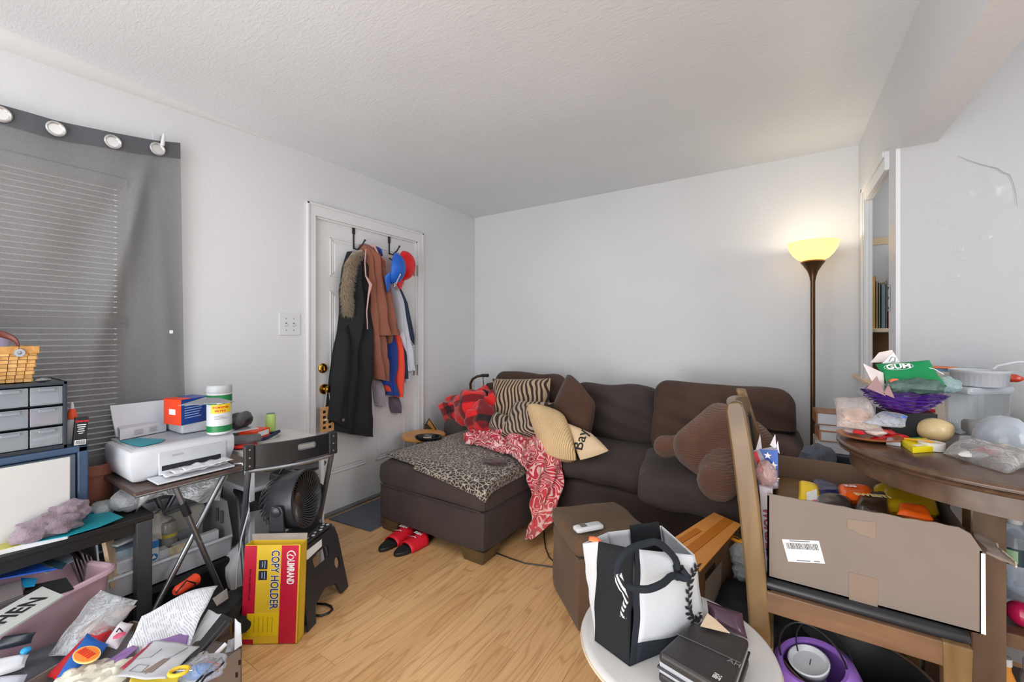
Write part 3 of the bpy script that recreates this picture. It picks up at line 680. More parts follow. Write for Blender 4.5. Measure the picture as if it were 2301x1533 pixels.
# ---------------- side table with ashtray ----------------
c = at(960, 998, 'Z', .46); sx, sy = -2.37, 2.40
t = T('side_table', 'round orange topped side table between the chaise and the door', 'table', (sx, sy, 0))
m = MB(); m.lathe([(.0001, .435), (.165, .435), (.172, .442), (.172, .458), (.165, .464), (.0001, .464)], (sx, sy, 0), 40, caps=False); m.out('tabletop', m_wood('orange_pine', rgb(206, 142, 72), rgb(222, 164, 92), (6, 20, 6), .4), t)
for a in (0.5, 2.6, 4.7):
    m = MB(); m.tube([(sx+.06*math.cos(a), sy+.06*math.sin(a), .435), (sx+.14*math.cos(a), sy+.14*math.sin(a), 0)], .014, 8); m.out('leg', m_wood('orange_pine', 0, 0), t)
ax, ay = at(963, 990, 'Z', .464)[:2]
t = T('ashtray', 'oval black glass ashtray holding butts on the orange side table', 'ashtray', (ax, ay, .464))
GB = mat('black_glass', rgb(26, 27, 28), .12, var=.05)
m = MB(RZ((ax, ay, .465), 25)); m.T = m.T @ Matrix.Diagonal((1.25, .8, 1, 1)); m.lathe([(.0001, 0), (.06, 0), (.078, .012), (.086, .03), (.084, .034), (.076, .031), (.066, .012), (.0001, .008)], n=30, caps=False); m.out('bowl', GB, t)
for k in range(9):
    a = k*2.4; rr = .012+.03*random.random(); m = MB(RZ((ax+rr*math.cos(a)*1.2, ay+rr*math.sin(a)*.8, .478+.004*random.random()), k*47, 0, 78+10*random.random())); m.tube([(0, 0, -.013), (0, 0, .013)], .004, 7); m.out('cigarette_butt', C(214, 200, 180), t)
kx = Y(958, 962, 2.62)
t = T('wooden_shoe_rack', 'small wood and black wedge shaped stand behind the ashtray', 'stand', (kx.x, kx.y, .46))
m = MB(); m.slab([Y(975, 988, 2.55), Y(962, 988, 2.58), Y(952, 958, 2.6), Y(965, 942, 2.6), Y(980, 966, 2.55)], .012); m.out('side_panel', m_wood('orange_pine', 0, 0), t, smooth=False)
m = MB(); m.slab([Y(960, 975, 2.54), Y(953, 968, 2.56), Y(954, 953, 2.57), Y(966, 965, 2.54)], .03); m.out('black_pad', BLACKP, t, smooth=False)
m = MB(); m.tube([Y(954, 960, 2.57), Y(964, 941, 2.6), Y(980, 966, 2.55)], .005, 6); m.out('edge_band', BLACKP, t)
# ---------------- floor lamp ----------------
lx, ly = .178, 3.1
t = T('floor_lamp', 'bronze torchiere floor lamp with a lit amber glass bowl', 'lamp', (lx, ly, 0))
m = MB(); m.lathe([(.13, 0), (.13, .012), (.11, .022), (.02, .03), (.0001, .03)], (lx, ly, 0), 30); m.out('base', BRONZE, t)
m = MB(); m.tube([(lx, ly, .02), (lx, ly, 1.60)], .0125, 12); m.out('pole', BRONZE, t)
m = MB(); m.lathe([(.014, 1.58), (.016, 1.60), (.026, 1.635), (.048, 1.672), (.062, 1.692), (.058, 1.70), (.0001, 1.70)], (lx, ly, 0), 28); m.out('socket_cup', BRONZE, t)
k = N('amber_glass_shade'); k.base(rgb(250, 226, 170, 1)); k.rough(.3); k.b.inputs['Transmission Weight'].default_value = .0
tl = k.n('ShaderNodeBsdfTranslucent'); tl.inputs[0].default_value = (1, .88, .62, 1); mx = k.n('ShaderNodeMixShader'); mx.inputs[0].default_value = .7; k.l(k.b.outputs[0], mx.inputs[1]); k.l(tl.outputs[0], mx.inputs[2]); k.l(mx.outputs[0], k.o.inputs[0])
prof = [(.045, 1.700), (.078, 1.716), (.102, 1.742), (.120, 1.775), (.127, 1.806), (.129, 1.811)]
m = MB(); m.lathe(prof, (lx, ly, 0), 40, caps=False); sh = m.out('glass_bowl', k.m, t, solid=.003)
m = MB(); m.lathe([(.0001, 1.71), (.022, 1.72), (.03, 1.75), (.02, 1.78), (.0001, 1.785)], (lx, ly, 0), 20, caps=False); m.out('bulb', mat('lit_bulb', (1, .86, .6, 1), .3, emit=9), t)
pl = bpy.data.lights.new('torchiere_light', 'POINT'); pl.energy = 3.2; pl.color = (1, .86, .64); pl.shadow_soft_size = .03; po = bpy.data.objects.new('torchiere_light', pl); COL.objects.link(po); po.location = (lx, ly, 1.80)
# ---------------- ottoman, remote ----------------
OA = V(-.706, 1.62, 0); ob = V(-.953, 1.859, 0); ox = (ob-OA).normalized(); oy = V(.70, .714, 0)
q = fr(OA, -ox, oy)
OTM = m_fabric('tan_brown_suede', rgb(88, 66, 46), .25, .1)
t = T('storage_ottoman', 'brown suede storage cube ottoman left of the tote bag', 'ottoman', (-.7, 1.85, 0))
m = MB(fr(OA, oy, ox)); m.soft((.17, .172, .155), (.34, .344, .31), .012, 8, wr(31, .008)); m.out('body', OTM, t)
m = MB(fr(OA, oy, ox)); m.soft((.17, .172, .355), (.36, .365, .085), .03, 12, wr(32, .014, 7)); m.out('lid', OTM, t)
rp = at(1322, 1190, 'Z', .405)
t = T('remote_control', 'white handheld remote control lying on the brown ottoman', 'remote', tuple(rp))
rd = at(1352, 1183, 'Z', .405)-at(1293, 1194, 'Z', .405)
m = MB(fr(rp+V(0, 0, .010), rd, z=(0, 0, 1))); L = rd.length; m.soft((0, 0, 0), (L, .048, .022), .009, 7); m.out('body', WHITEP, t)
m = MB(fr(rp+V(0, 0, .0215), rd, z=(0, 0, 1))); m.box(-L*.30, -.013, 0, -L*.08, .013, .0008); m.out('screen', mat('lcd_screen', rgb(96, 98, 96), .2), t, smooth=False)
for i in range(3):
    m = MB(fr(rp+V(0, 0, .0215), rd, z=(0, 0, 1))); m.box(L*(.06+.12*i), -.012, 0, L*(.12+.12*i), .012, .001); m.out('button', C(186, 188, 192), t, smooth=False)
# ---------------- slides, mat, cord ----------------
RED = mat('red_slide_strap', rgb(216, 28, 48), .45, var=.05)
def slide(toe, heel, lab):
    toe, heel = Vector(toe), Vector(heel); d = heel-toe; L = d.length; t = T('slide_sandal', lab, 'sandal', tuple(toe), 'red slide sandals')
    q = fr(toe, d, z=(0, 0, 1)); m = MB(q)
    out_ = []
    for i in range(28):
        a = 2*PI*i/28; x_ = L/2-L/2*math.cos(a); wv = .047+.006*math.cos(a)
        out_.append((x_, wv*math.sin(a)*(1-.12*math.sin(x_/L*PI)**2 if math.sin(a) > 0 else 1)))
    m.prism(out_, 0, .022); m.out('sole', BLACKP, t, bevel=.006)
    m = MB(q); m.prism([(L/2+(x_-L/2)*.93, y_*.88) for x_, y_ in out_], .022, .026); m.out('footbed', BLACKF, t, bevel=.002)
    m = MB(q)
    def st(a, b):
        an = PI*(1-a); x_ = lerp(L*.28, L*.72, b)+.012*math.sin(PI*a)*(1 if b > .5 else 0); r = 1-.16*(1-b)
        return V(x_, .052*math.cos(an), .004+.062*r*math.sin(an)**.75*(.85+.15*b))
    m.grid(st, 20, 8); m.out('strap', RED, t, solid=.005)
    # white swoosh and lettering on the strap top
    qn = q @ Matrix.Translation((L*.50, 0, .0675)) @ Matrix.Rotation(math.radians(8), 4, 'Y') @ Matrix.Rotation(PI/2, 4, 'Z')
    text('NIKE', .026, q @ Matrix.Translation((L*.60, 0, .0705)) @ Matrix.Rotation(math.radians(-6), 4, 'Y') @ Matrix.Rotation(PI/2, 4, 'Z') @ Matrix.Rotation(PI, 4, 'Z') @ Matrix.Rotation(PI, 4, 'Z'), WHITEI, t, off=.0008, sx=1.1)
    plate([(-.03, .004), (-.022, -.004), (-.012, -.006), (.034, .012), (-.010, .000), (-.02, .001)], [], .001, 'swoosh', q @ Matrix.Translation((L*.46, 0, .0665)) @ Matrix.Rotation(math.radians(-9), 4, 'Y') @ Matrix.Rotation(PI/2, 4, 'Z'), WHITEI, t)
slide(at(852, 1242, 'Z', 0), at(930, 1190, 'Z', 0)+V(.02, .02, 0), 'left red and black slide sandal, further from the chaise corner')
slide(at(886, 1252, 'Z', 0), at(965, 1213, 'Z', 0)+V(.0, .03, 0), 'right red and black slide sandal, nearer the chaise corner')
m = MB(); m.prism([(-2.56, 1.70), (-2.18, 1.735), (-2.18, 2.62), (-2.56, 2.6)], .001, .008); m.out('door_mat', mat('grey_door_mat', rgb(92, 98, 108), .95, var=.12, vs=120, bump=.5, bs=300), label='flat blue grey mat on the floor in front of the door', cat='mat', smooth=False)
P = [at(u, v, 'Z', .004) for u, v in ((1115, 1243), (1150, 1256), (1180, 1266), (1220, 1271), (1246, 1275))]
P2 = [at(u, v, 'Z', .004) for u, v in ((1222, 1190), (1223, 1210), (1226, 1232), (1234, 1252), (1248, 1266))]
m = MB(); m.tube(P, .0035, 6); m.out('floor_cable', BLACKP, label='thin black cord running from the chaise foot to the ottoman', cat='cord')
m = MB(); m.tube(P2, .0035, 6); m.out('floor_cable', BLACKP, label='thin black cord curving on the floor below the pink throw', cat='cord')
# ---------------- coats on the door ----------------
def drape(rows, xb, dep, folds=5, fa=.018, n=44, seed=0, ns=36):
    """closed hanging cloth volume; rows = (uL,vL,uR,vR) outline on the plane x"""
    R = [(at(a, b, 'X', xb+dep*.6), at(c, d, 'X', xb+dep*.6)) for a, b, c, d in rows]
    m = MB()
    def f(a, b):
        t = b*(len(R)-1); i = min(int(t), len(R)-2); g = t-i; g = g*g*(3-2*g)*.5+g*.5
        A = lerp(R[i][0], R[i+1][0], g); B = lerp(R[i][1], R[i+1][1], g)
        an = a*2*PI; s = (1-math.cos(an))/2; p = lerp(A, B, s)
        env = math.sin(PI*min(1, t/1.2+.08)/2) if t < 1.2 else 1
        thick = dep*env*abs(math.sin(an))**.6
        if math.sin(an) > 0:
            k = fa*math.sin(s*PI*folds+seed+t*.35)*env*math.sin(PI*s)**.4
            k += fa*.9*noise.noise(Vector((s*3+seed, t*.9, seed)))
            p = V(xb+thick+k, p.y+k*.4, p.z)
        else: p = V(xb+.002, p.y, p.z)
        p.z += .012*noise.noise(Vector((s*4, t, seed+9)))*(1 if i > 0 else .3)
        return p
    vs_b = m.grid(f, n, ns, cu=True)
    k = len(m.v); m.f.append(tuple(range(n))); m.f.append(tuple(range(k-n, k))); m.mi += [0, 0]; return m
XDo = XL-.018
def hookd(u, v0, v1, lab, prong):
    a = at(u, v0, 'X', XDo+.004); b = at(u, v1, 'X', XDo+.004); t = T('door_hook', lab, 'hook', tuple(b))
    m = MB(); m.box(XDo+.001, a.y-.012, a.z-.055, XDo+.004, a.y+.012, a.z+.01); m.box(XDo+.001, a.y-.006, b.z, XDo+.004, a.y+.006, a.z-.05); m.out('strap', BLACKM, t, smooth=False, bevel=.001)
    m = MB(); P = [V(XDo+.004, a.y, b.z+.01), V(XDo+.03, a.y+.01, b.z-.005), V(XDo+.06, a.y+.03, b.z+.03), V(XDo+.07, a.y+.045, b.z+.065)]
    m.tube(P, .006, 8); m.lathe([(.0001, -.009), (.008, -.005), (.008, .004), (.0001, .009)], tuple(P[-1]), 12, caps=False); m.out('prong', BLACKM, t)
    m = MB(); m.tube([V(XDo+.004, a.y, b.z-.03), V(XDo+.04, a.y, b.z-.05), V(XDo+.055, a.y, b.z-.02)], .006, 8); m.out('prong', BLACKM, t)
hookd(795, 509, 560, 'black over the door coat hook above the black parka', 1)
hookd(875, 531, 572, 'black over the door coat hook above the blue cap', 1)
fc = T('parka', 'long black parka with a tan fur trimmed hood hanging on the door', 'coat', tuple(at(790, 985, 'X', XL+.05)))
drape([(795, 563, 812, 563), (783, 600, 822, 598), (776, 650, 828, 645), (777, 700, 832, 690), (772, 745, 836, 740), (762, 790, 838, 790), (754, 850, 840, 850), (748, 910, 842, 905), (742, 950, 845, 940), (738, 966, 846, 984)], XDo+.01, .13, 4, .02, seed=2).out('coat_body', BLACKF, fc)
m = drape([(768, 745, 790, 730), (757, 800, 792, 790), (752, 860, 790, 850), (748, 910, 784, 905), (744, 945, 780, 962)], XDo+.10, .07, 2, .01, seed=5, ns=20, n=24); m.out('sleeve', BLACKF, fc)
b_ = at(771, 944, 'X', XDo+.185); m = MB(fr(b_, (0, 1, 0), (0, 0, 1))); m.lathe([(.010, 0), (.011, .003), (.006, .003), (.005, .001), (.0001, .001)], n=14); m.out('snap_button', STEEL, fc)
m = drape([(772, 700, 778, 705), (760, 760, 768, 770), (750, 830, 758, 840), (744, 880, 752, 890), (742, 910, 750, 915)], XDo, .05, 1, .004, seed=7, ns=14, n=16); m.out('lining', m_fabric('taupe_lining', rgb(140, 134, 122), .1), fc)
FURM = m_fabric('tan_fur', rgb(152, 132, 106), .35, .6, bs=120)
def fur(path, name, mt, par, n, r, ln, seed):
    rnd = random.Random(seed); P = [at(u, v, 'X', x) for u, v, x in path]; m = MB(); m.tube(P, [q*.8 for q in r], 10)
    for k in range(n):
        t = rnd.random()*(len(P)-1.001); i = int(t); p = lerp(P[i], P[i+1], t-i); rr = lerp(r[i], r[i+1], t-i)*.75
        a = rnd.random()*2*PI; d = Vector((abs(math.sin(a)), math.cos(a), rnd.uniform(-.5, .3)-.4)).normalized()
        s = p+Vector((d.x, d.y, 0)).normalized()*rr; e = s+d*ln*rnd.uniform(.6, 1.2)+V(0, 0, -ln*.4); o1 = Vector((0, .0035, .002)); o2 = Vector((.003, -.002, -.001))
        m.add([s+o1, s-o1, s+o2, e], [(0, 1, 3), (1, 2, 3), (2, 0, 3)])
    m.out(name, mt, par, ang=180)
fur([(812, 566, XDo+.08), (796, 572, XDo+.10), (784, 592, XDo+.11), (778, 625, XDo+.115), (775, 655, XDo+.12), (777, 680, XDo+.11), (778, 703, XDo+.10)], 'fur_trim', FURM, fc, 2200, [.02, .026, .03, .03, .028, .026, .012], .045, 1)
fur([(815, 572, XDo+.05), (812, 580, XDo+.05), (818, 600, XDo+.06)], 'fur_trim', FURM, fc, 350, [.016, .02, .012], .03, 2)
RUST = m_fabric('rust_knit', rgb(132, 80, 62), .12, .3, bs=400)
rc = T('rust_cardigan', 'rust brown cardigan with pale pink edging hanging right of the parka', 'cardigan', tuple(at(850, 860, 'X', XL+.05)))
drape([(822, 547, 834, 545), (822, 580, 850, 572), (822, 620, 866, 615), (824, 660, 880, 655), (826, 700, 889, 700), (828, 735, 897, 735), (832, 754, 901, 752)], XDo+.03, .13, 7, .016, seed=3).out('cardigan_body', RUST, rc)
drape([(826, 720, 862, 720), (828, 760, 866, 760), (832, 800, 869, 800), (840, 822, 872, 815), (848, 852, 872, 856)], XDo+.05, .09, 4, .012, seed=9, ns=22, n=28).out('sleeve', RUST, rc)
drape([(868, 720, 896, 720), (870, 748, 884, 748), (866, 775, 880, 765)], XDo+.05, .06, 2, .006, seed=4, ns=12, n=18).out('sleeve', RUST, rc)
m = MB(); m.tube([at(u, v, 'X', XDo+.17) for u, v in ((822, 560), (820, 590), (822, 620), (833, 640), (828, 665), (824, 700), (826, 740))], [.003, .004, .005, .012, .006, .004, .003], 8); m.out('pink_edging', m_fabric('dusty_pink_edge', rgb(196, 150, 148), .08), rc)
m = MB(); m.tube([at(u, v, 'X', XDo+.15) for u, v in ((834, 547), (842, 555), (848, 566), (850, 574))], [.004, .007, .006, .003], 8); m.out('pink_edging', m_fabric('dusty_pink_edge', 0), rc)
js = T('blue_orange_jersey', 'royal blue and orange jersey jacket hanging below the rust cardigan', 'jacket', tuple(at(880, 895, 'X', XL+.03)))
BLU = m_fabric('royal_blue_jersey', rgb(34, 62, 140), .1, .1); ORG = m_fabric('orange_jersey', rgb(240, 76, 52), .06, .1)
drape([(868, 745, 893, 745), (868, 790, 893, 790), (868, 830, 892, 830), (870, 860, 888, 860), (874, 888, 896, 890)], XDo+.02, .07, 4, .012, seed=5, ns=22, n=28).out('blue_panel', BLU, js)
drape([(892, 748, 903, 748), (893, 790, 906, 788), (892, 820, 910, 820), (891, 850, 908, 850), (893, 892, 907, 892)], XDo+.03, .07, 1, .006, seed=6, ns=20, n=22).out('orange_panel', ORG, js)
drape([(855, 785, 872, 780), (860, 830, 875, 830), (866, 866, 880, 865)], XDo+.03, .06, 2, .006, seed=7, ns=12, n=18).out('sleeve', BLU, js)
drape([(868, 862, 880, 860), (869, 872, 880, 872), (872, 880, 880, 880)], XDo+.03, .05, 1, .004, seed=8, ns=8, n=14).out('cuff', ORG, js)
drape([(850, 572, 853, 570), (852, 590, 862, 585), (855, 605, 863, 600)], XDo+.05, .09, 1, .006, seed=3, ns=8, n=14).out('hood', ORG, js)
drape([(848, 553, 852, 552), (846, 560, 856, 562), (850, 575, 858, 575)], XDo+.05, .08, 1, .004, seed=3, ns=8, n=14).out('collar', BLU, js)
KN = m_fabric('grey_violet_knit', rgb(172, 164, 176), .15, .3, stripe=('Y', 60, .5), bstr=.8); KP = m_fabric('plum_knit', rgb(92, 76, 92), .15, .3, stripe=('Y', 60, .5), bstr=.8)
drape([(845, 850, 864, 855), (845, 880, 864, 880), (850, 912, 866, 915)], XDo+.01, .06, 2, .006, seed=2, ns=12, n=18).out('knit_sleeve', KN, label='pale grey violet knitted sleeve end below the rust cardigan', cat='sweater')
drape([(880, 893, 903, 893), (881, 915, 904, 915), (885, 928, 902, 929)], XDo+.01, .06, 2, .006, seed=4, ns=12, n=18).out('knit_sleeve', KP, label='plum knitted sleeve end below the blue and orange jersey', cat='sweater')
wj = T('navy_white_jacket', 'white and navy windbreaker hanging at the right edge of the door', 'jacket', tuple(at(915, 860, 'X', XL+.03)))
WJ = m_fabric('white_nylon', rgb(206, 212, 224), .04, 0); NV = m_fabric('navy_nylon', rgb(44, 54, 74), .1, 0)
drape([(885, 635, 898, 635), (888, 680, 906, 680), (893, 720, 912, 720), (898, 755, 920, 758), (905, 800, 926, 800), (908, 834, 934, 832)], XDo+.01, .07, 3, .010, seed=5, ns=24, n=26).out('white_panel', WJ, wj)
drape([(896, 640, 902, 640), (904, 680, 916, 680), (910, 720, 924, 718), (917, 755, 931, 760), (922, 775, 932, 775)], XDo+.02, .06, 2, .006, seed=6, ns=20, n=20).out('navy_panel', NV, wj)
drape([(899, 740, 908, 745), (903, 790, 912, 790), (906, 850, 916, 852)], XDo+.02, .06, 2, .006, seed=8, ns=16, n=18).out('navy_sleeve', NV, wj)
drape([(908, 832, 930, 830), (910, 845, 924, 842), (912, 860, 918, 857)], XDo+.01, .04, 1, .006, seed=9, ns=10, n=14).out('waistband', WJ, wj)
m = MB(); m.tube([at(u, v, 'X', XDo+.09) for u, v in ((912, 755), (922, 765), (932, 778), (920, 768))], .003, 6); m.out('drawstring', WHITEI, wj)
# caps
def cap(name, lab, u, v, x, r, brim_dir, col, badge, tilt):
    c = at(u, v, 'X', x); t = T(name, lab, 'cap', tuple(c-V(0, 0, r)))
    d = at(brim_dir[0], brim_dir[1], 'X', x)-c; d.normalize()
    q = fr(c, d, z=Vector((1, .5, .35)).normalized() if not tilt else Vector(tilt))
    M_ = mat('cap_cloth_%d' % (col[0]*1000), col, .45, var=.06, bump=.1); m = MB(q)
    def cr(a, b):
        th = a*2*PI; ph = b*PI/2; rr = r*math.cos(ph)
        return V(rr*math.cos(th)*1.1, rr*math.sin(th), r*.85*math.sin(ph))
    m.grid(cr, 28, 10, cu=True); m.out('crown', M_, t, solid=.003, weld=True)
    m = MB(q)
    def br(a, b):
        th = (a-.5)*2.1; return V(lerp(r*1.02, r*1.72 if True else 0, b*math.cos(th*.75)**.5)*math.cos(th)*1.06, r*(1.0-.05*b)*math.sin(th)*1.0, -.003-.012*b-.03*math.sin(th)**2*b)
    m.grid(br, 20, 8); m.out('brim', M_, t, solid=.004)
    m = MB(q @ Matrix.Translation((0, 0, r*.85))); m.lathe([(.007, -.001), (.006, .004), (.0001, .005)], n=12); m.out('top_button', M_, t)
    for k in range(3):
        a = .6+k*1.1; m = MB(q @ Matrix.Translation((r*.75*math.cos(a), r*.68*math.sin(a), r*.62))); m.blob((0, 0, 0), .004, 0, 1, 8); m.out('eyelet', WHITEI, t)
    return t, q
t, q = cap('baseball_cap', 'royal blue baseball cap with white script hanging from the second door hook', 884, 603, XDo+.20, .105, (876, 660), rgb(24, 92, 190), 1, (1, .9, .1))
text('Cunna', .046, fr(at(893, 630, 'X', XDo+.30), at(900, 612, 'X', XDo+.3)-at(888, 637, 'X', XDo+.3), z=V(.75, .6, 0)), WHITEI, t, off=.0012)
cap('baseball_cap', 'bright red baseball cap hanging behind the blue cap at the door edge', 907, 597, XDo+.12, .105, (902, 660), rgb(222, 20, 26), 0, (1, .5, .2))
# wooden house on the knob
hp = at(735, 970, 'X', XL+.10)
hs = T('wooden_house_ornament', 'flat wooden house ornament with eight windows hanging from the door knob', 'ornament', tuple(hp))
p0 = at(735, 970, 'X', XL+.07); wd = (at(749, 950, 'X', XL+.07)-at(721, 950, 'X', XL+.07)).length; hh = at(735, 914, 'X', XL+.07).z-p0.z
holes = []
for i in range(4):
    for s in (-1, 1): holes.append([(s*wd*.2+a, hh*(.17+.21*i)+b) for a, b in ((-wd*.11, -hh*.055), (wd*.11, -hh*.055), (wd*.11, hh*.055), (-wd*.11, hh*.055))])
plate([(-wd/2, 0), (wd/2, 0), (wd*.47, hh), (-wd*.47, hh)], holes, .006, 'house_board', fr(p0, (0.15, 1, 0), (0, 0, 1)), m_wood('craft_wood', rgb(184, 138, 88), rgb(200, 156, 104), (8, 8, 30), .6), hs)
m = MB(); m.box(p0.x-.005, p0.y-wd*.4, p0.z+.002, p0.x-.004, p0.y+wd*.4, p0.z+hh*.95); m.out('dark_backing', BLACKP, hs, smooth=False)
m = MB(); m.box(p0.x+.004, p0.y-.02, p0.z+hh*.46, p0.x+.006, p0.y+.015, p0.z+hh*.52); m.out('name_strip', WHITEI, hs, smooth=False)
kn = at(736, 876, 'X', XL+.03); m = MB(); m.tube([V(p0.x, p0.y-.02, p0.z+hh*.97), V(kn.x, kn.y-.004, kn.z+.01), V(kn.x+.006, kn.y+.004, kn.z+.01), V(p0.x, p0.y+.025, p0.z+hh*.97)], .0022, 6); m.out('ribbon', C(190, 180, 165), hs)
# ================= left side of the room =================
def Z(u, v, z): return at(u, v, 'Z', z)
def X(u, v, x): return at(u, v, 'X', x)
def pbox(m, A, B, D, h, mi=0):
    A, B, D = Vector(A), Vector(B), Vector(D); E_ = A+D-B; up = Vector((0, 0, h))
    return m.hexa([B, D, E_, A, B+up, D+up, E_+up, A+up], mi)
# black side table by the window
t = T('black_table', 'black table under the curtain carrying the blue drawer unit', 'table', (-2.38, .1, 0))
m = MB(); m.box(-2.585, -.5, .497, -2.164, .645, .52); m.out('tabletop', BLACKP, t, smooth=False, bevel=.003)
m = MB(); m.box(-2.57, -.48, .44, -2.18, -.44, .497); m.box(-2.205, -.48, .455, -2.18, .63, .497); m.out('apron', BLACKP, t, smooth=False)
for x, y in ((-2.21, .59), (-2.58, .59), (-2.21, -.48), (-2.58, -.48)):
    m = MB(); m.box(x, y, 0, x+.046, y+.05, .497); m.out('leg', mat('charcoal_leg', rgb(62, 64, 68), .45, var=.08), t, smooth=False, bevel=.003)
NAVY = mat('slate_blue_plastic', rgb(52, 74, 102), .38, var=.05)
DK = mat('dark_blue_black_plastic', rgb(34, 42, 52), .35, var=.05)
t = T('blue_drawer_unit', 'slate blue plastic cabinet with a large white front panel on the black table', 'cabinet', (-2.39, .22, .52))
m = MB(); x0, x1, y0, y1, z0, z1 = -2.54, -2.245, -.03, .469, .52, .829
m.box(x0, y1-.03, z0, x1, y1, z1); m.box(x0, y0, z0, x1, y0+.03, z1); m.box(x0, y0, z1-.025, x1, y1, z1); m.box(x0, y0, z0, x1, y1, z0+.012); m.box(x0, y0, z0, x0+.01, y1, z1); m.out('frame', NAVY, t, smooth=False, bevel=.006)
m = MB(); m.box(x1-.03, y0+.03, z0+.014, x1-.014, y1-.032, z1-.03); m.out('inner_front', mat('frosted_blue_front', rgb(110, 128, 146), .3), t, smooth=False, bevel=.003)
m = MB(); m.slab([V(-2.222, -.02, .524), V(-2.228, .415, .526), V(-2.238, .418, .798), V(-2.234, -.02, .80)], .008); m.out('white_panel', mat('glossy_white_sheet', rgb(190, 189, 187), .25, var=.02), t, smooth=False, bevel=.003)
t = T('mini_drawer_tower', 'dark framed tower of small clear drawers on the blue cabinet', 'drawers', (-2.38, .28, .829))
x0, x1, y0, y1, z0, z1 = -2.51, -2.262, -.03, .414, .829, 1.08
m = MB(); m.box(x0, y0, z1-.012, x1+.006, y1, z1); m.box(x0, y0, z0, x1+.006, y1, z0+.014); m.box(x0, y1-.01, z0, x1+.006, y1, z1); m.box(x0, y0, z0, x1+.006, y0+.01, z1); m.box(x0, y0, z0, x0+.006, y1, z1)
for k in (1, 2): m.box(x0, y0, z0+.012+k*.075, x1-.01, y1, z0+.015+k*.075)
m.out('frame', DK, t, smooth=False, bevel=.003)
FROST = clear('frosted_drawer_plastic', (.85, .9, .95), .28, .2, (.62, .67, .72), .15, 8)
cols_ = [(-.022, .062), (.062, .144), (.146, .232), (.234, .318), (.322, .403)]
cont = [[(120, 130, 140)]*2+[(150, 160, 170), (60, 90, 110), (150, 155, 160)], [(110, 110, 130)]*2+[(90, 110, 120), (70, 90, 130), (190, 120, 150)], [(140, 130, 120)]*2+[(120, 120, 110), (90, 120, 110), (170, 170, 165)]]
for r in range(3):
    for c, (a, b) in enumerate(cols_):
        zb = z0+.017+(2-r)*.0755; m = MB()
        m.box(x1-.004, a, zb, x1+.002, b, zb+.066); m.box(x1+.002, a+.02, zb+.052, x1+.012, b-.02, zb+.060)
        d = m.out('drawer', FROST, t, smooth=False, bevel=.002)
        mm = MB(); mm.box(x1-.18, a+.006, zb+.002, x1-.03, b-.006, zb+.03+.01*((r+c) % 3)); mm.out('contents', C(*cont[r][c]), d, smooth=False)
        if (r, c) in ((1, 4), (2, 4)):
            mm = MB(RZ((x1-.012, (a+b)/2, zb+.03), 0, 6 if r == 2 else 4)); mm.box(0, -.034, -.005, .004, .034, .005); mm.out('contents', C(214, 110, 150) if r == 1 else PAPER, d, smooth=False, label='pink pen' if r == 1 else 'white strip')
# basket
t = T('woven_basket', 'honey coloured woven basket with a leather handle on the drawer tower', 'basket', (-2.38, .17, 1.083))
BW = m_wood('basket_splint', rgb(196, 146, 78), rgb(222, 178, 112), (20, 20, 60), .5); BW2 = m_wood('basket_splint_dark', rgb(170, 116, 54), rgb(206, 158, 92), (60, 60, 20), .5)
bx0, bx1, by0, by1, bz0, bz1 = -2.48, -2.29, -.01, .345, 1.083, 1.205
def bp_(s, zf):   # point on the basket side loop; zf 0..1 (tapered)
    f = .92+.09*zf; cx_, cy_ = (bx0+bx1)/2, (by0+by1)/2; hx, hy = (bx1-bx0)/2*f, (by1-by0)/2*f
    return cx_, cy_, hx, hy
m = MB()
for r in range(9):
    for side in range(4):
        n_ = 16 if side % 2 == 0 else 8
        for k in range(n_):
            zf0 = r/9; zf1 = (r+1)/9; cx_, cy_, hx, hy = bp_(0, (zf0+zf1)/2); a0 = -1+2*k/n_; a1 = -1+2*(k+1)/n_; off = .003 if (k+r) % 2 else -.002
            za, zb = lerp(bz0, bz1, zf0+.005), lerp(bz0, bz1, zf1-.008)
            if side == 0: m.box(cx_+hx-.004+off, cy_+a0*hy+.001, za, cx_+hx+off, cy_+a1*hy-.001, zb)
            elif side == 2: m.box(cx_-hx-off, cy_+a0*hy+.001, za, cx_-hx+.004-off, cy_+a1*hy-.001, zb)
            elif side == 1: m.box(cx_+a0*hx+.001, cy_+hy-.004+off, za, cx_+a1*hx-.001, cy_+hy+off, zb)
            else: m.box(cx_+a0*hx+.001, cy_-hy-off, za, cx_+a1*hx-.001, cy_-hy+.004-off, zb)
m.out('weave', BW, t, kind='stuff', smooth=False)
cx_, cy_, hx, hy = bp_(0, 0); m = MB(); m.box(cx_-hx+.004, cy_-hy+.004, bz0+.001, cx_+hx-.004, cy_+hy-.004, bz0+.006)
for z_, q_ in ((bz0, .03), ):
    pass
m.out('base', BW2, t, smooth=False)
cx_, cy_, hx, hy = bp_(0, 1.05); m = MB()
for a0, b0, a1, b1 in ((-hx, -hy, hx, -hy+.008), (-hx, hy-.008, hx, hy), (-hx, -hy, -hx+.008, hy), (hx-.008, -hy, hx+.002, hy)): m.box(cx_+a0-.002, cy_+b0-.002, bz1-.018, cx_+a1+.002, cy_+b1+.002, bz1+.008)
m.out('rim', BW2, t, smooth=False, bevel=.002)
LEA = mat('oxblood_leather', rgb(96, 44, 36), .4, bump=.1)
m = MB()
def hd(a, b):
    s = a*PI; y = .03+.27*(1-math.cos(s))/2; z = 1.196+.075*math.sin(s)**.6
    return V(cx_+hx+.004-.02*math.sin(s)+.0, y+.0, z)+V((b-.5)*.022*abs(math.sin(s)), 0, (b-.5)*.02)
m.grid(hd, 40, 4); m.out('handle', LEA, t, solid=.004)
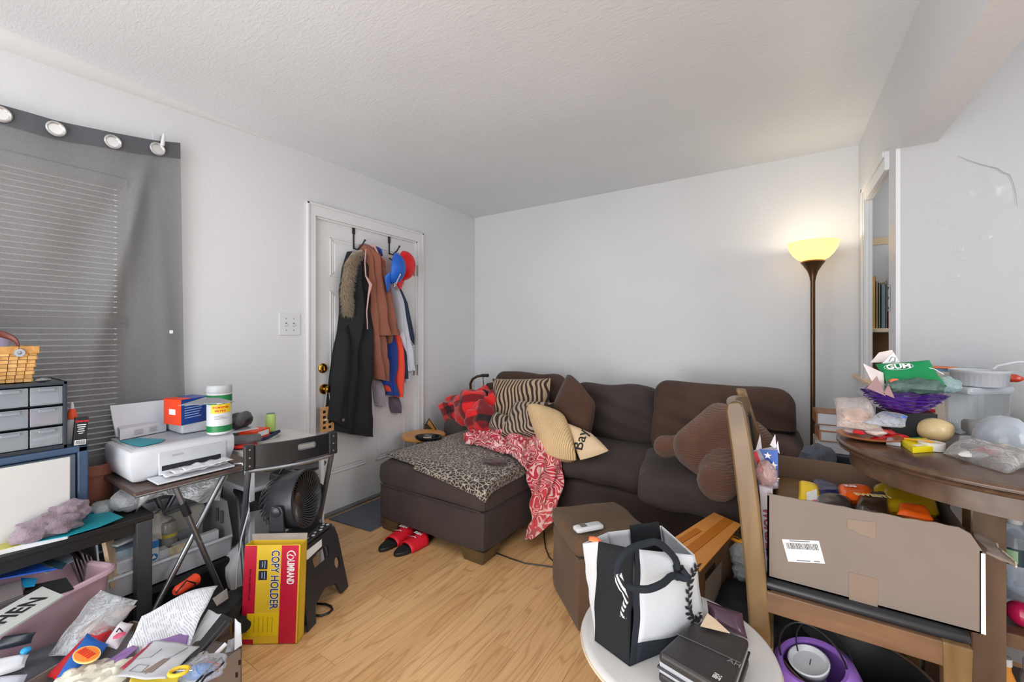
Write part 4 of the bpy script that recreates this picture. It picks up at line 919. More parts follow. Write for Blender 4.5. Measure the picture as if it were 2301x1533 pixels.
for y in (.03, .30):
    m = MB(fr((cx_+hx+.005, y, 1.19), (0, 1, 0), (0, 0, 1))); m.lathe([(.014, 0), (.014, .004), (.0001, .004)], n=16); m.lathe([(.006, .004), (.005, .007), (.0001, .008)], n=12); m.out('rivet', STEEL, t)
t = T('lavender_bottle', 'lavender plastic bottle with a white cap inside the woven basket', 'bottle', (-2.40, .24, 1.09))
m = MB(); m.lathe([(.04, 1.092), (.045, 1.10), (.047, 1.19), (.046, 1.235), (.034, 1.262), (.016, 1.272)], (-2.40, .245, 0), 24); m.out('body', mat('lavender_plastic', rgb(176, 170, 200), .35), t)
m = MB(); m.lathe([(.016, 1.27), (.017, 1.29), (.013, 1.30), (.0001, 1.301)], (-2.40, .245, 0), 18, caps=False); m.out('cap', WHITEP, t)
# glue bottle and marker box
c = X(162, 938, -2.33); t = T('glue_bottle', 'white glue bottle with an orange nozzle behind the black box', 'bottle', (c.x, c.y, .829))
m = MB(); m.lathe([(.017, .83), (.018, .84), (.017, .915), (.012, .93)], (c.x, c.y, 0), 18); m.out('body', WHITEP, t)
m = MB(); m.lathe([(.016, .925), (.013, .95), (.007, .965)], (c.x, c.y, 0), 16); m.out('orange_collar', C(228, 84, 40), t)
m = MB(); m.lathe([(.007, .965), (.0035, .99), (.0001, .991)], (c.x, c.y, 0), 12, caps=False); m.out('nozzle', WHITEP, t)
t = T('marker_box', 'small black carton with red script and a barcode on the blue cabinet', 'box', tuple(X(178, 995, -2.262)))
a = X(163, 994, -2.262); q = fr((-2.262, .432, .829), (0, 1, 0), (0, 0, 1)) @ Matrix.Rotation(math.radians(-4), 4, 'Z')
m = MB(q); m.box(-.002, 0, -.02, .034, .108, .0); m.out('carton', BLACKP, t, smooth=False, bevel=.001)
text('Quartet', .011, q @ Matrix.Translation((.016, .094, .0005)), mat('red_print', rgb(214, 30, 40), .5), t, off=.0003)
for k, L in enumerate((.024, .022, .016, .02, .012)):
    m = MB(q); m.box(.016-L/2, .078-k*.008, 0, .016+L/2, .081-k*.008, .0008); m.out('print_line', WHITEI, t, smooth=False)
m = MB(q); m.box(.001, .003, 0, .032, .022, .0008); m.out('barcode_label', WHITEI, t, smooth=False)
m = MB(q)
for k in range(11): m.box(.004+k*.0024, .006, .0008, .0052+k*.0024, .02, .0012)
m.out('barcode', INK, t, smooth=False)
m = MB(); c = X(88, 852, -2.28); m.blob((c.x, c.y+.01, 1.088), (.01, .022, .008), .2, 3, 14, 2); m.out('metal_clip', STEEL, label='small shiny metal clip beside the basket on the drawer tower', cat='clip')
# terracotta pot
c = V(-2.50, .545, 0); t = T('terracotta_pot', 'terracotta flower pot behind the blue cabinet on the black table', 'pot', (c.x, c.y, .52))
m = MB(); m.lathe([(.05, .521), (.068, .655), (.075, .655), (.078, .70), (.070, .70), (.062, .65), (.05, .60), (.0001, .60)], (c.x, c.y, 0), 30, caps=False); m.out('pot', mat('terracotta', rgb(150, 92, 74), .6), t)
# clear packages
for (u, v, rx, ry, rz_, sd, lb) in ((232, 1140, .04, .045, .028, 1, 'small crinkled clear plastic cup package at the table edge'), (290, 1132, .05, .06, .048, 2, 'larger rounded clear plastic package on the corner of the black table'), (250, 1098, .05, .05, .03, 3, 'flat clear plastic wrap by the terracotta pot')):
    c = Z(u, v+12, .53); t = T('clear_package', lb, 'package', (c.x, c.y, .521)); m = MB(); m.blob((c.x, c.y, .522+rz_), (rx, ry, rz_), .22, 2, 24, sd, flat=-rz_); m.out('film', clear('package_film', a=.3, rough=.1, bump=.6, bs=30), t)
    m = MB(); m.blob((c.x, c.y, .522+rz_*.7), (rx*.7, ry*.7, rz_*.6), .3, 2, 14, sd+5, flat=-rz_*.6); m.out('contents', C(150, 152, 160), t)
def flat_poly(name, px, z, th, mt, lab, cat, tilt=None, **kw):
    m = MB(); P = [Z(u, v, z if tilt is None else z+tilt[i]) for i, (u, v) in enumerate(px)]
    n = (P[1]-P[0]).cross(P[-1]-P[0])
    if n.z < 0: P = P[::-1]
    m.slab(P, th); return m.out(name, mt, label=lab, cat=cat, smooth=False, **kw)
flat_poly('magazine', [(-60, 1262), (152, 1211), (200, 1150), (60, 1168)], .521, .018, PAPER, 'stack of white magazines under the yellow and teal folders', 'magazine')
flat_poly('teal_folder', [(55, 1224), (150, 1206), (226, 1184), (277, 1163), (242, 1149), (185, 1150), (60, 1188)], .541, .002, mat('teal_paper', rgb(24, 138, 154), .45, var=.04), 'teal paper folder lying on the black table', 'folder')
flat_poly('yellow_folder', [(-50, 1250), (56, 1223), (62, 1188), (-50, 1200)], .5435, .0015, mat('olive_yellow_paper', rgb(184, 178, 88), .5, var=.03), 'olive yellow folder at the left edge under the grey cloth', 'folder')
KNM = m_fabric('mauve_grey_chenille', rgb(124, 108, 118), .25, .3, bs=90, bstr=1)
c = Z(115, 1196, .55); m = MB(); m.blob((c.x, c.y, .575), (.05, .085, .04), .42, 2.0, 40, 4); m.blob((c.x-.02, c.y+.05, .60), (.045, .055, .04), .42, 2.1, 34, 6); m.blob((c.x+.02, c.y-.05, .57), (.035, .05, .03), .3, 1.6, 26, 9); m.out('knit_cloth', KNM, label='crumpled mauve grey fluffy cloth on the folders', cat='cloth')
# pink bin with its contents
q = fr((-1.985, .455, 0), (.30, -.95, 0), (-.95, -.30, 0))   # x along the front rim, y to the back
q = fr((-1.985, .455, 0), (-.93, -.2, 0), (-.2, -.93, 0) if False else (.2, -.93, 0))
t = T('pink_bin', 'pink plastic storage bin under the end of the black table', 'bin', (-2.1, .25, 0))
PNK = mat('pink_plastic', rgb(196, 164, 176), .35, var=.04)
Q = Matrix.Translation((-2.165, .22, 0)) @ Matrix.Rotation(math.radians(-68), 4, 'Z')
m = MB(Q); hw, hd_ = .25, .17
def ring(s, z, k=0): return [(x_, y_, z) for x_, y_ in rrect(2*hw*s+k, 2*hd_*s+k, .05*s, 5)]
L0, L1, L2, L3 = ring(.86, .003), ring(1, .372), ring(.97, .372), ring(.84, .012)
vs = L0+L1+L2+L3; n_ = len(L0); fs = [tuple(range(n_))[::-1], tuple(range(3*n_, 4*n_))]
for r_ in range(3): fs += [(r_*n_+i, r_*n_+(i+1) % n_, (r_+1)*n_+(i+1) % n_, (r_+1)*n_+i) for i in range(n_)]
m.add(vs, fs); m.out('tub', PNK, t)
m = MB(Q); m.tube(ring(1.02, .374), .012, 8, closed=True); m.out('rim', PNK, t)
def on(u, v, z): return Z(u, v, z)
flat_poly('kitchen_sign', [(-190, 1484), (95, 1322), (143, 1342), (-190, 1552)], .392, .006, mat('sign_card', rgb(190, 194, 190), .6, var=.04), 'white KITCHEN sign lying in the pink bin', 'sign')
sg = bpy.data.objects['kitchen_sign']
sx_ = on(88, 1345, .4)-on(-20, 1408, .4)
text('KITCHEN', .072, fr(on(35, 1376, .3995), sx_, z=(0, 0, 1)) @ Matrix.Translation((-.062, 0, 0)), INK, sg, off=.001, sx=.9)
flat_poly('black_folder', [(50, 1335), (58, 1318), (148, 1298), (166, 1322), (120, 1338), (90, 1328)], .388, .004, BLACKF, 'black cloth folder under the KITCHEN sign in the bin', 'folder')
flat_poly('blue_folder', [(-50, 1302), (68, 1254), (104, 1278), (128, 1280), (-50, 1312)], .425, .004, mat('royal_blue_plastic', rgb(20, 74, 168), .4, var=.05), 'royal blue plastic folder above the pink bin', 'folder')
flat_poly('grey_document', [(-50, 1288), (20, 1272), (130, 1228), (165, 1262), (105, 1290), (60, 1256)], .418, .003, mat('grey_document_paper', rgb(128, 142, 152), .5, var=.1, vs=20), 'grey printed document with a dark border beside the blue folder', 'paper')
flat_poly('petrol_card', [(85, 1262), (102, 1250), (150, 1266), (138, 1280), (128, 1278), (100, 1266)], .424, .002, mat('petrol_border', rgb(40, 70, 84), .5), 'petrol blue bordered card at the end of the documents', 'card')
flat_poly('cyan_card', [(46, 1300), (84, 1302), (78, 1318), (52, 1322)], .40, .003, mat('cyan_card', rgb(28, 130, 176), .4), 'bright cyan card below the blue folder', 'card')
for k in range(6):
    flat_poly('notepad', [(-50, 1330+k*3), (45, 1305+k*4), (52, 1336+k*4), (-50, 1375+k*3)], .402-k*.006, .004, C(120-6*k, 112-6*k, 112-5*k), '%s sheet of the grey paper wad beside the pink bin sign' % ('topmost', 'second', 'third', 'fourth', 'fifth', 'lowest')[k], 'paper', group='grey paper wad')
# dark folders standing beside the tote
for k in range(6):
    y = .47+k*.009; m = MB(RZ((-2.34, y, .18), 0, 12)); m.box(-.12, 0, 0, .12, .004, .25-.012*(k % 3)); m.out('hanging_folder', C(104+8*(k % 2), 98, 104), label='grey hanging folder, %s from the left in the row beside the white tote' % ('first', 'second', 'third', 'fourth', 'fifth', 'sixth')[k], cat='folder', group='grey hanging folders', smooth=False)
# ---------------- tray table, printer ----------------
t = T('tray_table', 'folding tray table with a brown top and crossed silver legs under the printer', 'table', (-2.27, .75, 0))
m = MB(); m.box(-2.50, .555, .632, -2.065, .945, .65); m.out('tabletop', m_wood('brown_tray_top', rgb(74, 58, 54), rgb(94, 76, 68), (4, 24, 4), .3), t, smooth=False, bevel=.006)
m = MB(); m.tube([(-2.07, .56, .634), (-2.07, .94, .634)], .006, 8); m.out('edge_trim', STEEL, t)
for x in (-2.10, -2.44):
    m = MB(); m.tube([(x+.015, .69, .63), (x+.015, .89, .012)], .011, 10); m.out('leg', STEEL, t)
    m = MB(); m.tube([(x-.01, .885, .63), (x-.01, .56, .012)], .011, 10); m.out('leg', STEEL, t)
    m = MB(); m.tube([(x+.03, .775, .37), (x-.02, .775, .37)], .006, 8); m.out('pivot', STEEL, t)
m = MB(); m.tube([(-2.083, .715, .555), (-2.083, .732, .50)], .0155, 10); m.out('leg_clip', BLACKM, t)
for y in (.885, .69):
    m = MB(); m.tube([(-2.11, y, .63), (-2.43, y, .63)], .008, 8); m.out('cross_bar', STEEL, t)
PR = mat('printer_white', rgb(200, 202, 208), .32, var=.015)
t = T('printer', 'white inkjet printer on the folding tray table', 'printer', (-2.3, .75, .65))
def prn(q, h):
    p = q.copy()
    if q.z < 0: p.x -= .03*(-q.z/h[2])*(1 if q.x > 0 else -1)*.8; p.y -= .018*(-q.z/h[2])*(1 if q.y > 0 else -1)
    return p
m = MB(); m.soft((-2.315, .755, .722), (.33, .385, .142), .022, 9, prn); m.out('body', PR, t)
m = MB(); m.box(-2.475, .585, .792, -2.175, .925, .797); m.out('scanner_lid', mat('grey_lid', rgb(168, 171, 178), .35), t, smooth=False, bevel=.006)
m = MB(); m.box(-2.152, .655, .672, -2.146, .905, .765); m.out('slot_surround', mat('printer_inner', rgb(186, 190, 196), .4), t, smooth=False, bevel=.003)
m = MB(); m.box(-2.149, .665, .69, -2.144, .88, .71); m.out('paper_slot', BLACKP, t, smooth=False)
m = MB(); m.box(-2.149, .70, .742, -2.145, .74, .75); m.out('latch', C(160, 164, 170), t, smooth=False)
m = MB(); m.slab([V(-2.16, .62, .664), V(-2.075, .63, .655), V(-2.075, .91, .655), V(-2.16, .90, .664)], .007); m.out('output_tray', PR, t, smooth=False, bevel=.003)
for k in range(3):
    m = MB(); m.grid(lambda a, b: V(lerp(-2.15, -2.085+.01*k, b), lerp(.66+.03*k, .86+.02*k, a), .677+.007*k+.008*noise.noise(Vector((a*7, b*4, k*3)))), 24, 6); m.out('jammed_paper', PAPER, t, solid=.001)
m = MB(); m.slab([V(-2.47, .60, .80), V(-2.47, .905, .80), V(-2.525, .915, .935), V(-2.525, .595, .935)], .005); m.out('paper_support', PR, t, smooth=False, bevel=.003)
m = MB(); m.slab([V(-2.46, .60, .80), V(-2.46, .62, .80), V(-2.49, .615, .87), V(-2.49, .595, .87)], .01); m.out('paper_guide', PR, t, smooth=False)
m = MB(); m.tube([V(-2.12, .925, .655), V(-2.07, .935, .665), V(-2.05, .94, .65), V(-2.05, .945, .56), V(-2.045, .955, .45), V(-2.06, .93, .33), V(-2.06, .91, .18), V(-2.05, .90, .01)], .0035, 8); m.out('power_cable', WHITEP, label='thin white cable dropping from the printer to the floor', cat='cable')
# things on the printer
m = MB(); pbox(m, Z(258, 975, .80), Z(270, 990, .80), Z(374, 969, .80), .045); m.out('white_carton', mat('white_carton', rgb(196, 197, 202), .5, var=.02), label='long white carton with grey print at the left end of the printer lid', cat='box', smooth=False, bevel=.002)
o = bpy.data.objects['white_carton']; a_, b_ = Z(272, 991, .80), Z(374, 970, .80); q = fr(lerp(a_, b_, .5)+V(.0012, -.001, .022), b_-a_, z=(b_-a_).cross(V(0, 0, 1)))
for k in range(4):
    for j in range(2):
        m = MB(q); m.box(-.04+j*.06, .010-k*.006, 0, -.005+j*.055, .012-k*.006, .0006); m.out('print_line', GREYINK, o, smooth=False)
flat_poly('teal_paper', [(268, 992), (310, 985), (372, 988), (362, 994), (318, 1004), (300, 1001)], .7995, .002, mat('teal_paper', 0), 'teal folded paper on the printer lid', 'paper', tilt=None)
m = MB(); pbox(m, Z(372, 965, .80), Z(408, 976, .80), Z(470, 966, .80), .045); m.out('white_tub', mat('white_carton', 0), label='shallow white carton under the orange and blue box', cat='box', smooth=False, bevel=.006)
t = T('orange_blue_box', 'orange and blue cartridge box stacked on the white carton', 'box', tuple(Z(408, 957, .846)))
A, B, D = Z(369, 952, .846), Z(408, 957, .846), Z(470, 943, .846)
m = MB(); pbox(m, A, B, D, .115); m.out('carton', mat('cobalt_carton', rgb(24, 62, 142), .4, var=.03), t, smooth=False, bevel=.001)
m = MB(); n1 = (B-A).cross(V(0, 0, 1)).normalized()*.0012; m.slab([A+n1, B+n1, B+n1+V(0, 0, .115), A+n1+V(0, 0, .115)], .0008); m.slab([A+V(0, 0, .1155), B+V(0, 0, .1155), B+(D-B)*.35+V(0, 0, .1155), A+(D-B)*.35+V(0, 0, .1155)], .0008); m.out('orange_panel', mat('orange_carton', rgb(226, 66, 24), .4, var=.03), t, smooth=False)
m = MB(); c = lerp(A, B, .5)+n1*1.6; m.slab([c+(A-B)*.18+V(0, 0, .045), c-(A-B)*.18+V(0, 0, .045), c-(A-B)*.18+V(0, 0, .07), c+(A-B)*.18+V(0, 0, .07)], .001); m.out('white_picture', WHITEI, t, smooth=False)
n2 = (D-B).cross(V(0, 0, 1)).normalized()*.0012
for k in range(7):
    L = (.45, .3, .62, .6, .55, .5, .58)[k]; s_ = B+(D-B)*.1+n2+V(0, 0, .095-k*.011); m = MB(); m.slab([s_, s_+(D-B)*L, s_+(D-B)*L+V(0, 0, .0035), s_+V(0, 0, .0035)], .0006); m.out('print_line', mat('pale_blue_ink', rgb(150, 176, 220)), t, smooth=False)
flat_poly('grey_card', [(400, 912), (440, 900), (470, 890), (527, 903), (515, 906)], .968, .0015, C(140, 142, 148), 'thin grey card lying on the orange and blue box', 'card')
c = Z(493, 972, .80); t = T('wipes_canister', 'white canister of wipes with green bands and a yellow label on the printer', 'canister', (c.x, c.y, .797))
R_ = .049; m = MB(); m.lathe([(.045, .798), (.049, .803), (R_, .985), (.047, .99)], (c.x, c.y, 0), 32); m.out('body', WHITEP, t)
m = MB(); m.lathe([(.0495, .985), (.050, .99), (.050, 1.012), (.046, 1.02), (.0001, 1.021)], (c.x, c.y, 0), 32, caps=False); m.out('lid', mat('grey_white_lid', rgb(184, 186, 190), .4), t)
GRN = mat('label_green', rgb(24, 120, 66), .4, var=.03); YL = mat('label_yellow', rgb(240, 200, 40), .45, var=.02)
for z0_, z1_ in ((.935, .978), (.81, .838)):
    m = MB(); m.lathe([(R_+.0004, z0_), (R_+.0006, z1_)], (c.x, c.y, 0), 32, caps=False); m.out('green_band', GRN, t)
ang0 = math.atan2(-c.y, -c.x)
def wrapt(s, size, z, mt, th0=0, nm='lettering', sx=1):
    for i, ch in enumerate(s):
        if ch == ' ': continue
        a = ang0+th0+(i-(len(s)-1)/2)*size*.62*sx/R_
        text(ch, size, fr((c.x+(R_+.0009)*math.cos(a), c.y+(R_+.0009)*math.sin(a), z), (-math.sin(a), math.cos(a), 0), (0, 0, 1)), mt, t, off=.0004, sx=sx, name=nm)
def patch(z0_, z1_, a0, a1, mt, nm):
    m = MB(); m.grid(lambda a, b: V(c.x+(R_+.0007)*math.cos(ang0+lerp(a0, a1, a)), c.y+(R_+.0007)*math.sin(ang0+lerp(a0, a1, a)), lerp(z0_, z1_, b)+.003*a), 14, 2); m.out(nm, mt, t)
patch(.895, .935, -.7, 1.0, YL, 'yellow_label')
wrapt('DISINFECTING', .013, .922, mat('label_red', rgb(200, 40, 30), .5), .1, sx=.62); wrapt('WIPES', .014, .906, mat('label_red', 0), .1, sx=.9)
patch(.956, .961, -.6, .1, WHITEI, 'print_line'); patch(.938, .948, -.2, .7, WHITEI, 'white_label')
for k in range(3): patch(.868+k*.006, .870+k*.006, -.4, .7-.2*k, GREYINK, 'print_line')
# ---------------- desk behind with its things ----------------
t = T('white_desk', 'small white marble topped desk against the wall behind the folding chair', 'desk', (-2.35, 1.17, 0))
m = MB(); m.box(-2.59, .975, .668, -2.08, 1.375, .69); m.out('desktop', mat('white_marble_top', rgb(196, 194, 192), .35, var=.07, vs=6), t, smooth=False, bevel=.003)
m = MB(); m.box(-2.58, .985, 0, -2.55, 1.365, .668); m.out('back_panel', C(196, 176, 156), t, smooth=False)
for x, y in ((-2.12, .985), (-2.12, 1.345), (-2.57, 1.345)):
    m = MB(); m.box(x, y, 0, x+.02, y+.02, .668); m.out('leg', WHITEP, t, smooth=False)
c = Z(608, 973, .69); t = T('drink_can', 'slim lime green drink can on the white desk', 'can', (c.x, c.y, .69))
m = MB(); m.lathe([(.022, .691), (.027, .698), (.027, .792), (.022, .80)], (c.x, c.y, 0), 26); m.out('body', mat('lime_can', rgb(178, 208, 118), .3, var=.05), t)
m = MB(); m.lathe([(.022, .80), (.023, .803), (.020, .801), (.0001, .801)], (c.x, c.y, 0), 26, caps=False); m.out('lid', STEEL, t)
c = Z(540, 962, .745); t = T('computer_mouse', 'black ergonomic computer mouse standing on a white pad behind the wipes', 'mouse', (c.x, c.y, .74))
m = MB(); m.blob((c.x, c.y, .785), (.045, .065, .045), .15, 1.2, 24, 3); m.out('shell', mat('mouse_black', rgb(40, 40, 42), .3), t)
m = MB(RZ((c.x+.03, c.y-.0, .80), 10, 30)); m.blob((0, 0, 0), (.02, .05, .035), .1, 1.2, 18, 5); m.out('thumb_rest', C(84, 84, 86, .4), t)
m = MB(); m.box(c.x-.08, c.y-.08, .735, c.x+.06, c.y+.07, .740); m.out('white_pad', WHITEP, label='thin white pad under the black mouse', cat='pad', smooth=False, bevel=.003)
c = Z(572, 985, .70); m = MB(RZ((c.x-.03, c.y+.02, .692), 25)); m.box(-.06, -.05, 0, .03, .07, .045); m.out('orange_carton', mat('orange_carton', 0), label='orange and white carton under the mouse pad', cat='box', smooth=False, bevel=.002)
m = MB(RZ((c.x-.03, c.y+.02, .692), 25)); m.box(.0302, -.02, .012, .0312, .06, .038); o = m.out('white_patch', WHITEI, bpy.data.objects['orange_carton'], smooth=False)
m = MB(); m.tube([(c.x-.02+.075*math.cos(a), c.y+.05+.08*math.sin(a), .705+.012*math.sin(a*2)) for a in [2*PI*i/24 for i in range(24)]], .009, 8, closed=True); m.out('navy_strap', mat('navy_webbing', rgb(34, 44, 72), .8), label='looped navy webbing strap on the white desk', cat='strap')
t = T('headset', 'dark grey and red padded headset at the front of the desk', 'headset', (c.x+.05, c.y-.05, .69))
m = MB(); c2 = Z(553, 998, .70); m.blob((c2.x, c2.y, .722), (.06, .075, .026), .25, 1.5, 22, 3); m.out('grey_cushion', C(96, 94, 96, .6), t)
m = MB(); m.blob((c2.x+.015, c2.y-.02, .702), (.055, .06, .012), .2, 1.5, 20, 4); m.out('red_shell', C(214, 40, 28, .35), t)
m = MB(); c3 = Z(545, 972, .72); m.blob((c3.x, c3.y, .725), (.04, .045, .03), .1, 1.5, 18, 9); m.out('grey_cushion', C(120, 120, 122, .5), t)
m = MB(); m.tube([X(u, v, -2.5) for u, v in ((612, 965), (640, 975), (660, 982), (690, 990), (700, 1000))], .003, 6); m.out('black_cable', BLACKP, label='thin black cable trailing over the right end of the desk', cat='cable')
# ---------------- folding chair ----------------
t = T('folding_chair', 'black folding chair with a silver frame seen from behind', 'chair', (-1.95, 1.05, 0))
A = at(550, 1055, 'X', -1.85); 
cl_, cr_ = V(-1.945, .905, 0), V(-1.862, 1.250, 0); W = (cr_-cl_).length; q = fr(lerp(cl_, cr_, .5)+V(0, 0, .722), cr_-cl_, (0, 0, 1))
hh = .050; n_ = 24
m = MB(q); nx, ny = 28, 8
def bkp(i, j, z): x_ = -W/2+W*i/nx; return (x_, -hh+2*hh*j/ny-(.006*abs(1-2*i/nx)**6 if j == ny else 0), z+.035*(1-(x_/(W/2))**2))
def hol(i, j): return 15 <= i < 21 and 4 <= j < 6
vs = [bkp(i, j, z) for z in (-.007, .007) for j in range(ny+1) for i in range(nx+1)]; fs = []; N1 = (nx+1)*(ny+1)
for i in range(nx):
    for j in range(ny):
        if hol(i, j): continue
        a = j*(nx+1)+i; fs += [(a, a+nx+1, a+nx+2, a+1), (N1+a, N1+a+1, N1+a+nx+2, N1+a+nx+1)]
        for (di, dj, p_, q_) in ((-1, 0, a, a+nx+1), (1, 0, a+1, a+nx+2), (0, -1, a, a+1), (0, 1, a+nx+1, a+nx+2)):
            ii, jj = i+di, j+dj
            if ii < 0 or ii >= nx or jj < 0 or jj >= ny or hol(ii, jj): fs.append((p_, q_, N1+q_, N1+p_))
m.add(vs, fs); m.out('backrest', BLACKP, t)
m = MB(q); xs_ = [-W/2+W*k_/nx for k_ in (15, 21)]; ys_ = [-hh+2*hh*k_/ny for k_ in (4, 6)]
m.tube([(x_, y_, .008+.035*(1-(x_/(W/2))**2)) for x_, y_ in rrect(xs_[1]-xs_[0], ys_[1]-ys_[0], .008, 4, (xs_[0]+xs_[1])/2, (ys_[0]+ys_[1])/2)], .003, 6, closed=True); m.out('handle_rim', mat('grey_handle', rgb(96, 98, 100), .35), t)
m = MB(q); m.tube([(lerp(-W/2, W/2, i/16), -hh-.012, .004+.035*(1-(2*i/16-1)**2)) for i in range(17)], .010, 8); m.out('back_rail', STEEL, t)
fw = V(-.95, .31, 0)
for s_, P_ in ((0, cl_), (1, cr_)):
    m = MB(); m.tube([P_+V(0, 0, .772), P_+V(0, 0, .66), P_+fw*.10+V(0, 0, .48), P_+fw*.36+V(0, 0, .012)], .012, 10); m.out('leg', mat('grey_chair_tube', rgb(104, 106, 112), .35, .6), t)
    m = MB(); m.tube([P_+fw*.36+V(0, 0, .44), P_+fw*.0+V(0, 0, .012)], .011, 10); m.out('leg', mat('grey_chair_tube', 0), t)
    m = MB(fr(P_+V(.012, -.004, .722), cr_-cl_, (0, 0, 1))); m.box(-.02, -.055, -.012, .022, .055, .012); m.out('corner_bracket', BLACKP, t, smooth=False, bevel=.006)
    for zz in (-.035, .0, .035):
        m = MB(fr(P_+V(.014, -.004, .722+zz), cr_-cl_, (0, 0, 1))); m.lathe([(.0045, .011), (.004, .0155), (.0001, .016)], n=10); m.out('rivet', STEEL, t)
m = MB(fr(lerp(cl_, cr_, .5)+fw*.30+V(0, 0, .445), cr_-cl_, -fw)); m.soft((0, 0, 0), (.36, .36, .035), .016, 10); m.out('seat', BLACKF, t)
# black charger block on the seat
c = V(-2.02, 1.10, .465); t = T('battery_pack', 'angular black plastic housing with a cable on the folding chair seat', 'device', tuple(c))
m = MB(RZ(c, 20)); m.hexa([(-.06, -.05, 0), (.06, -.05, 0), (.06, .05, 0), (-.06, .05, 0), (-.045, -.04, .13), (.05, -.04, .11), (.05, .04, .11), (-.045, .04, .13)]); m.out('housing', BLACKP, t, smooth=False, bevel=.008)
m = MB(); m.tube([c+V(.0, -.02, .12), c+V(.02, .0, .165), c+V(.05, .05, .18), c+V(.07, .12, .185)], .006, 8); m.out('cable', BLACKP, t)
# storage tub with black lid behind the chair
t = T('storage_tub', 'translucent white storage tub beside the desk under the black pan', 'tub', (-2.36, 1.22, 0))
m = MB(); m.box(-2.50, 1.03, .002, -2.2, 1.41, .47); m.out('tub', clear('milky_tub', (.9, .92, .94), .75, .3, (.74, .76, .79)), t, smooth=False, bevel=.02)
m = MB(); m.box(-2.51, 1.02, .47, -2.19, 1.42, .492); m.out('lid', WHITEP, t, smooth=False, bevel=.006)
c = Z(695, 1046, .51); t = T('black_pan', 'round black pan with a handle resting on the white tub', 'pan', (c.x, c.y, .495))
m = MB(); m.lathe([(.06, .497), (.085, .508), (.09, .516), (.08, .512), (.0001, .505)], (c.x, c.y, 0), 32, caps=False); m.out('pan', BLACKP, t)
d_ = (Z(600, 1062, .50)-c); d_.z = 0; m = MB(); m.tube([c+d_.normalized()*.085, c+d_*.6, c+d_*1.05], [.013, .011, .008], 8); m.out('handle', mat('grey_handle', rgb(96, 98, 100), .35), t)
m = MB(); m.tube([c+d_.normalized()*.10+V(0, 0, .012), c+d_.normalized()*.15+V(0, 0, .012)], .012, 8); m.out('white_label', WHITEI, t)
m = MB(); m.tube([X(u, v, -2.15) for u, v in ((686, 1050), (684, 1072), (700, 1072), (718, 1066), (724, 1056), (723, 1035))], .002, 6); m.out('wire_hoop', BLACKM, label='thin bent wire hoop under the black pan', cat='wire')
m = MB(); m.slab([X(712, 1088, -2.1), X(730, 1103, -2.1), X(716, 1120, -2.08), X(708, 1112, -2.08)], .003); m.out('blue_wrapper', C(28, 92, 176, .35), label='blue wrapper corner sticking out behind the fan', cat='wrapper', smooth=False)
m = MB(); m.blob(V(-2.22, 1.02, .12), (.10, .10, .12), .25, 1.8, 24, 6, flat=-.118); m.out('white_bag', mat('white_bag_film', rgb(206, 208, 212), .4, var=.05, bump=.2, bs=20), label='white plastic bag on the floor under the folding chair', cat='bag')
# ---------------- fan on the step stool ----------------
fc_ = V(-1.888, 1.078, .492); ax_ = V(.86, .50, .12).normalized()
t = T('desk_fan', 'black round air circulator fan standing on the step stool', 'fan', (fc_.x, fc_.y, .31))
q = fr(fc_, V(-.50, .86, 0), z=ax_); m = MB(q)
m.lathe([(.085, -.09), (.105, -.075), (.122, -.02), (.130, .045), (.129, .06), (.122, .062), (.115, .05), (.108, .01)], n=48, caps=False); m.out('housing', mat('fan_black', rgb(42, 44, 48), .32, var=.04), t)
FB = mat('fan_grille_black', rgb(58, 56, 56), .25)
m = MB(q)
for k in range(34):
    a0 = 2*PI*k/34; P_ = []
    for j in range(7):
        f = j/6; r_ = lerp(.03, .117, f); a = a0+1.1*f; P_.append((r_*math.cos(a), r_*math.sin(a), lerp(.018, .056, f**1.5)))
    m.tube(P_, .0026, 5)
m.out('front_grille', FB, t, kind='stuff')
m = MB(q)
for k in range(26):
    a0 = 2*PI*k/26; P_ = []
    for j in range(6):
        f = j/5; a = a0-.7*f; r_, z_ = ((.03, -.125), (.06, -.122), (.085, -.112), (.103, -.095), (.110, -.078), (.113, -.06))[j]; P_.append((r_*math.cos(a), r_*math.sin(a), z_))
    m.tube(P_, .0022, 5)
m.out('rear_grille', FB, t, kind='stuff')
m = MB(q); m.lathe([(.0001, .022), (.02, .024), (.033, .016), (.034, .0)], n=28, caps=False); m.out('hub', mat('fan_hub', rgb(86, 74, 66), .25, .3), t)
m = MB(q); m.lathe([(.0001, -.128), (.03, -.126), (.034, -.11), (.03, -.05)], n=24, caps=False); m.out('motor', FB, t)
for k in range(3):
    m = MB(q)
    def bl_(a, b):
        r_ = lerp(.03, .102, b); th = k*2*PI/3+(a-.5)*1.3+b*.4; return V(r_*math.cos(th), r_*math.sin(th), -.02+(a-.5)*.035)
    m.grid(bl_, 10, 8); m.out('blade', FB, t, solid=.002)
sd = V(-.50, .86, 0).normalized()
for s_ in (1, -1):
    b0 = fc_+sd*s_*.137+V(-.0, 0, 0); m = MB(fr(b0, V(ax_.x, ax_.y, 0), (0, 0, 1))); m.prism([(-.035, -.178), (.04, -.178), (.03, 0), (.02, .022), (-.02, .022), (-.03, 0)], -.006, .006); m.out('bracket', mat('fan_black', 0), t, smooth=False, bevel=.004)
    m = MB(fr(b0, V(ax_.x, ax_.y, 0), z=sd*s_)); m.lathe([(.022, .004), (.021, .012), (.014, .016), (.0001, .016)], n=20); m.out('tilt_knob', mat('fan_black', 0), t)
m = MB(fr(fc_+V(0, 0, -.178), V(ax_.x, ax_.y, 0), z=V(0, 0, 1))); m.soft((0, 0, .0), (.13, .28, .016), .007, 8); m.out('base', mat('fan_black', 0), t)
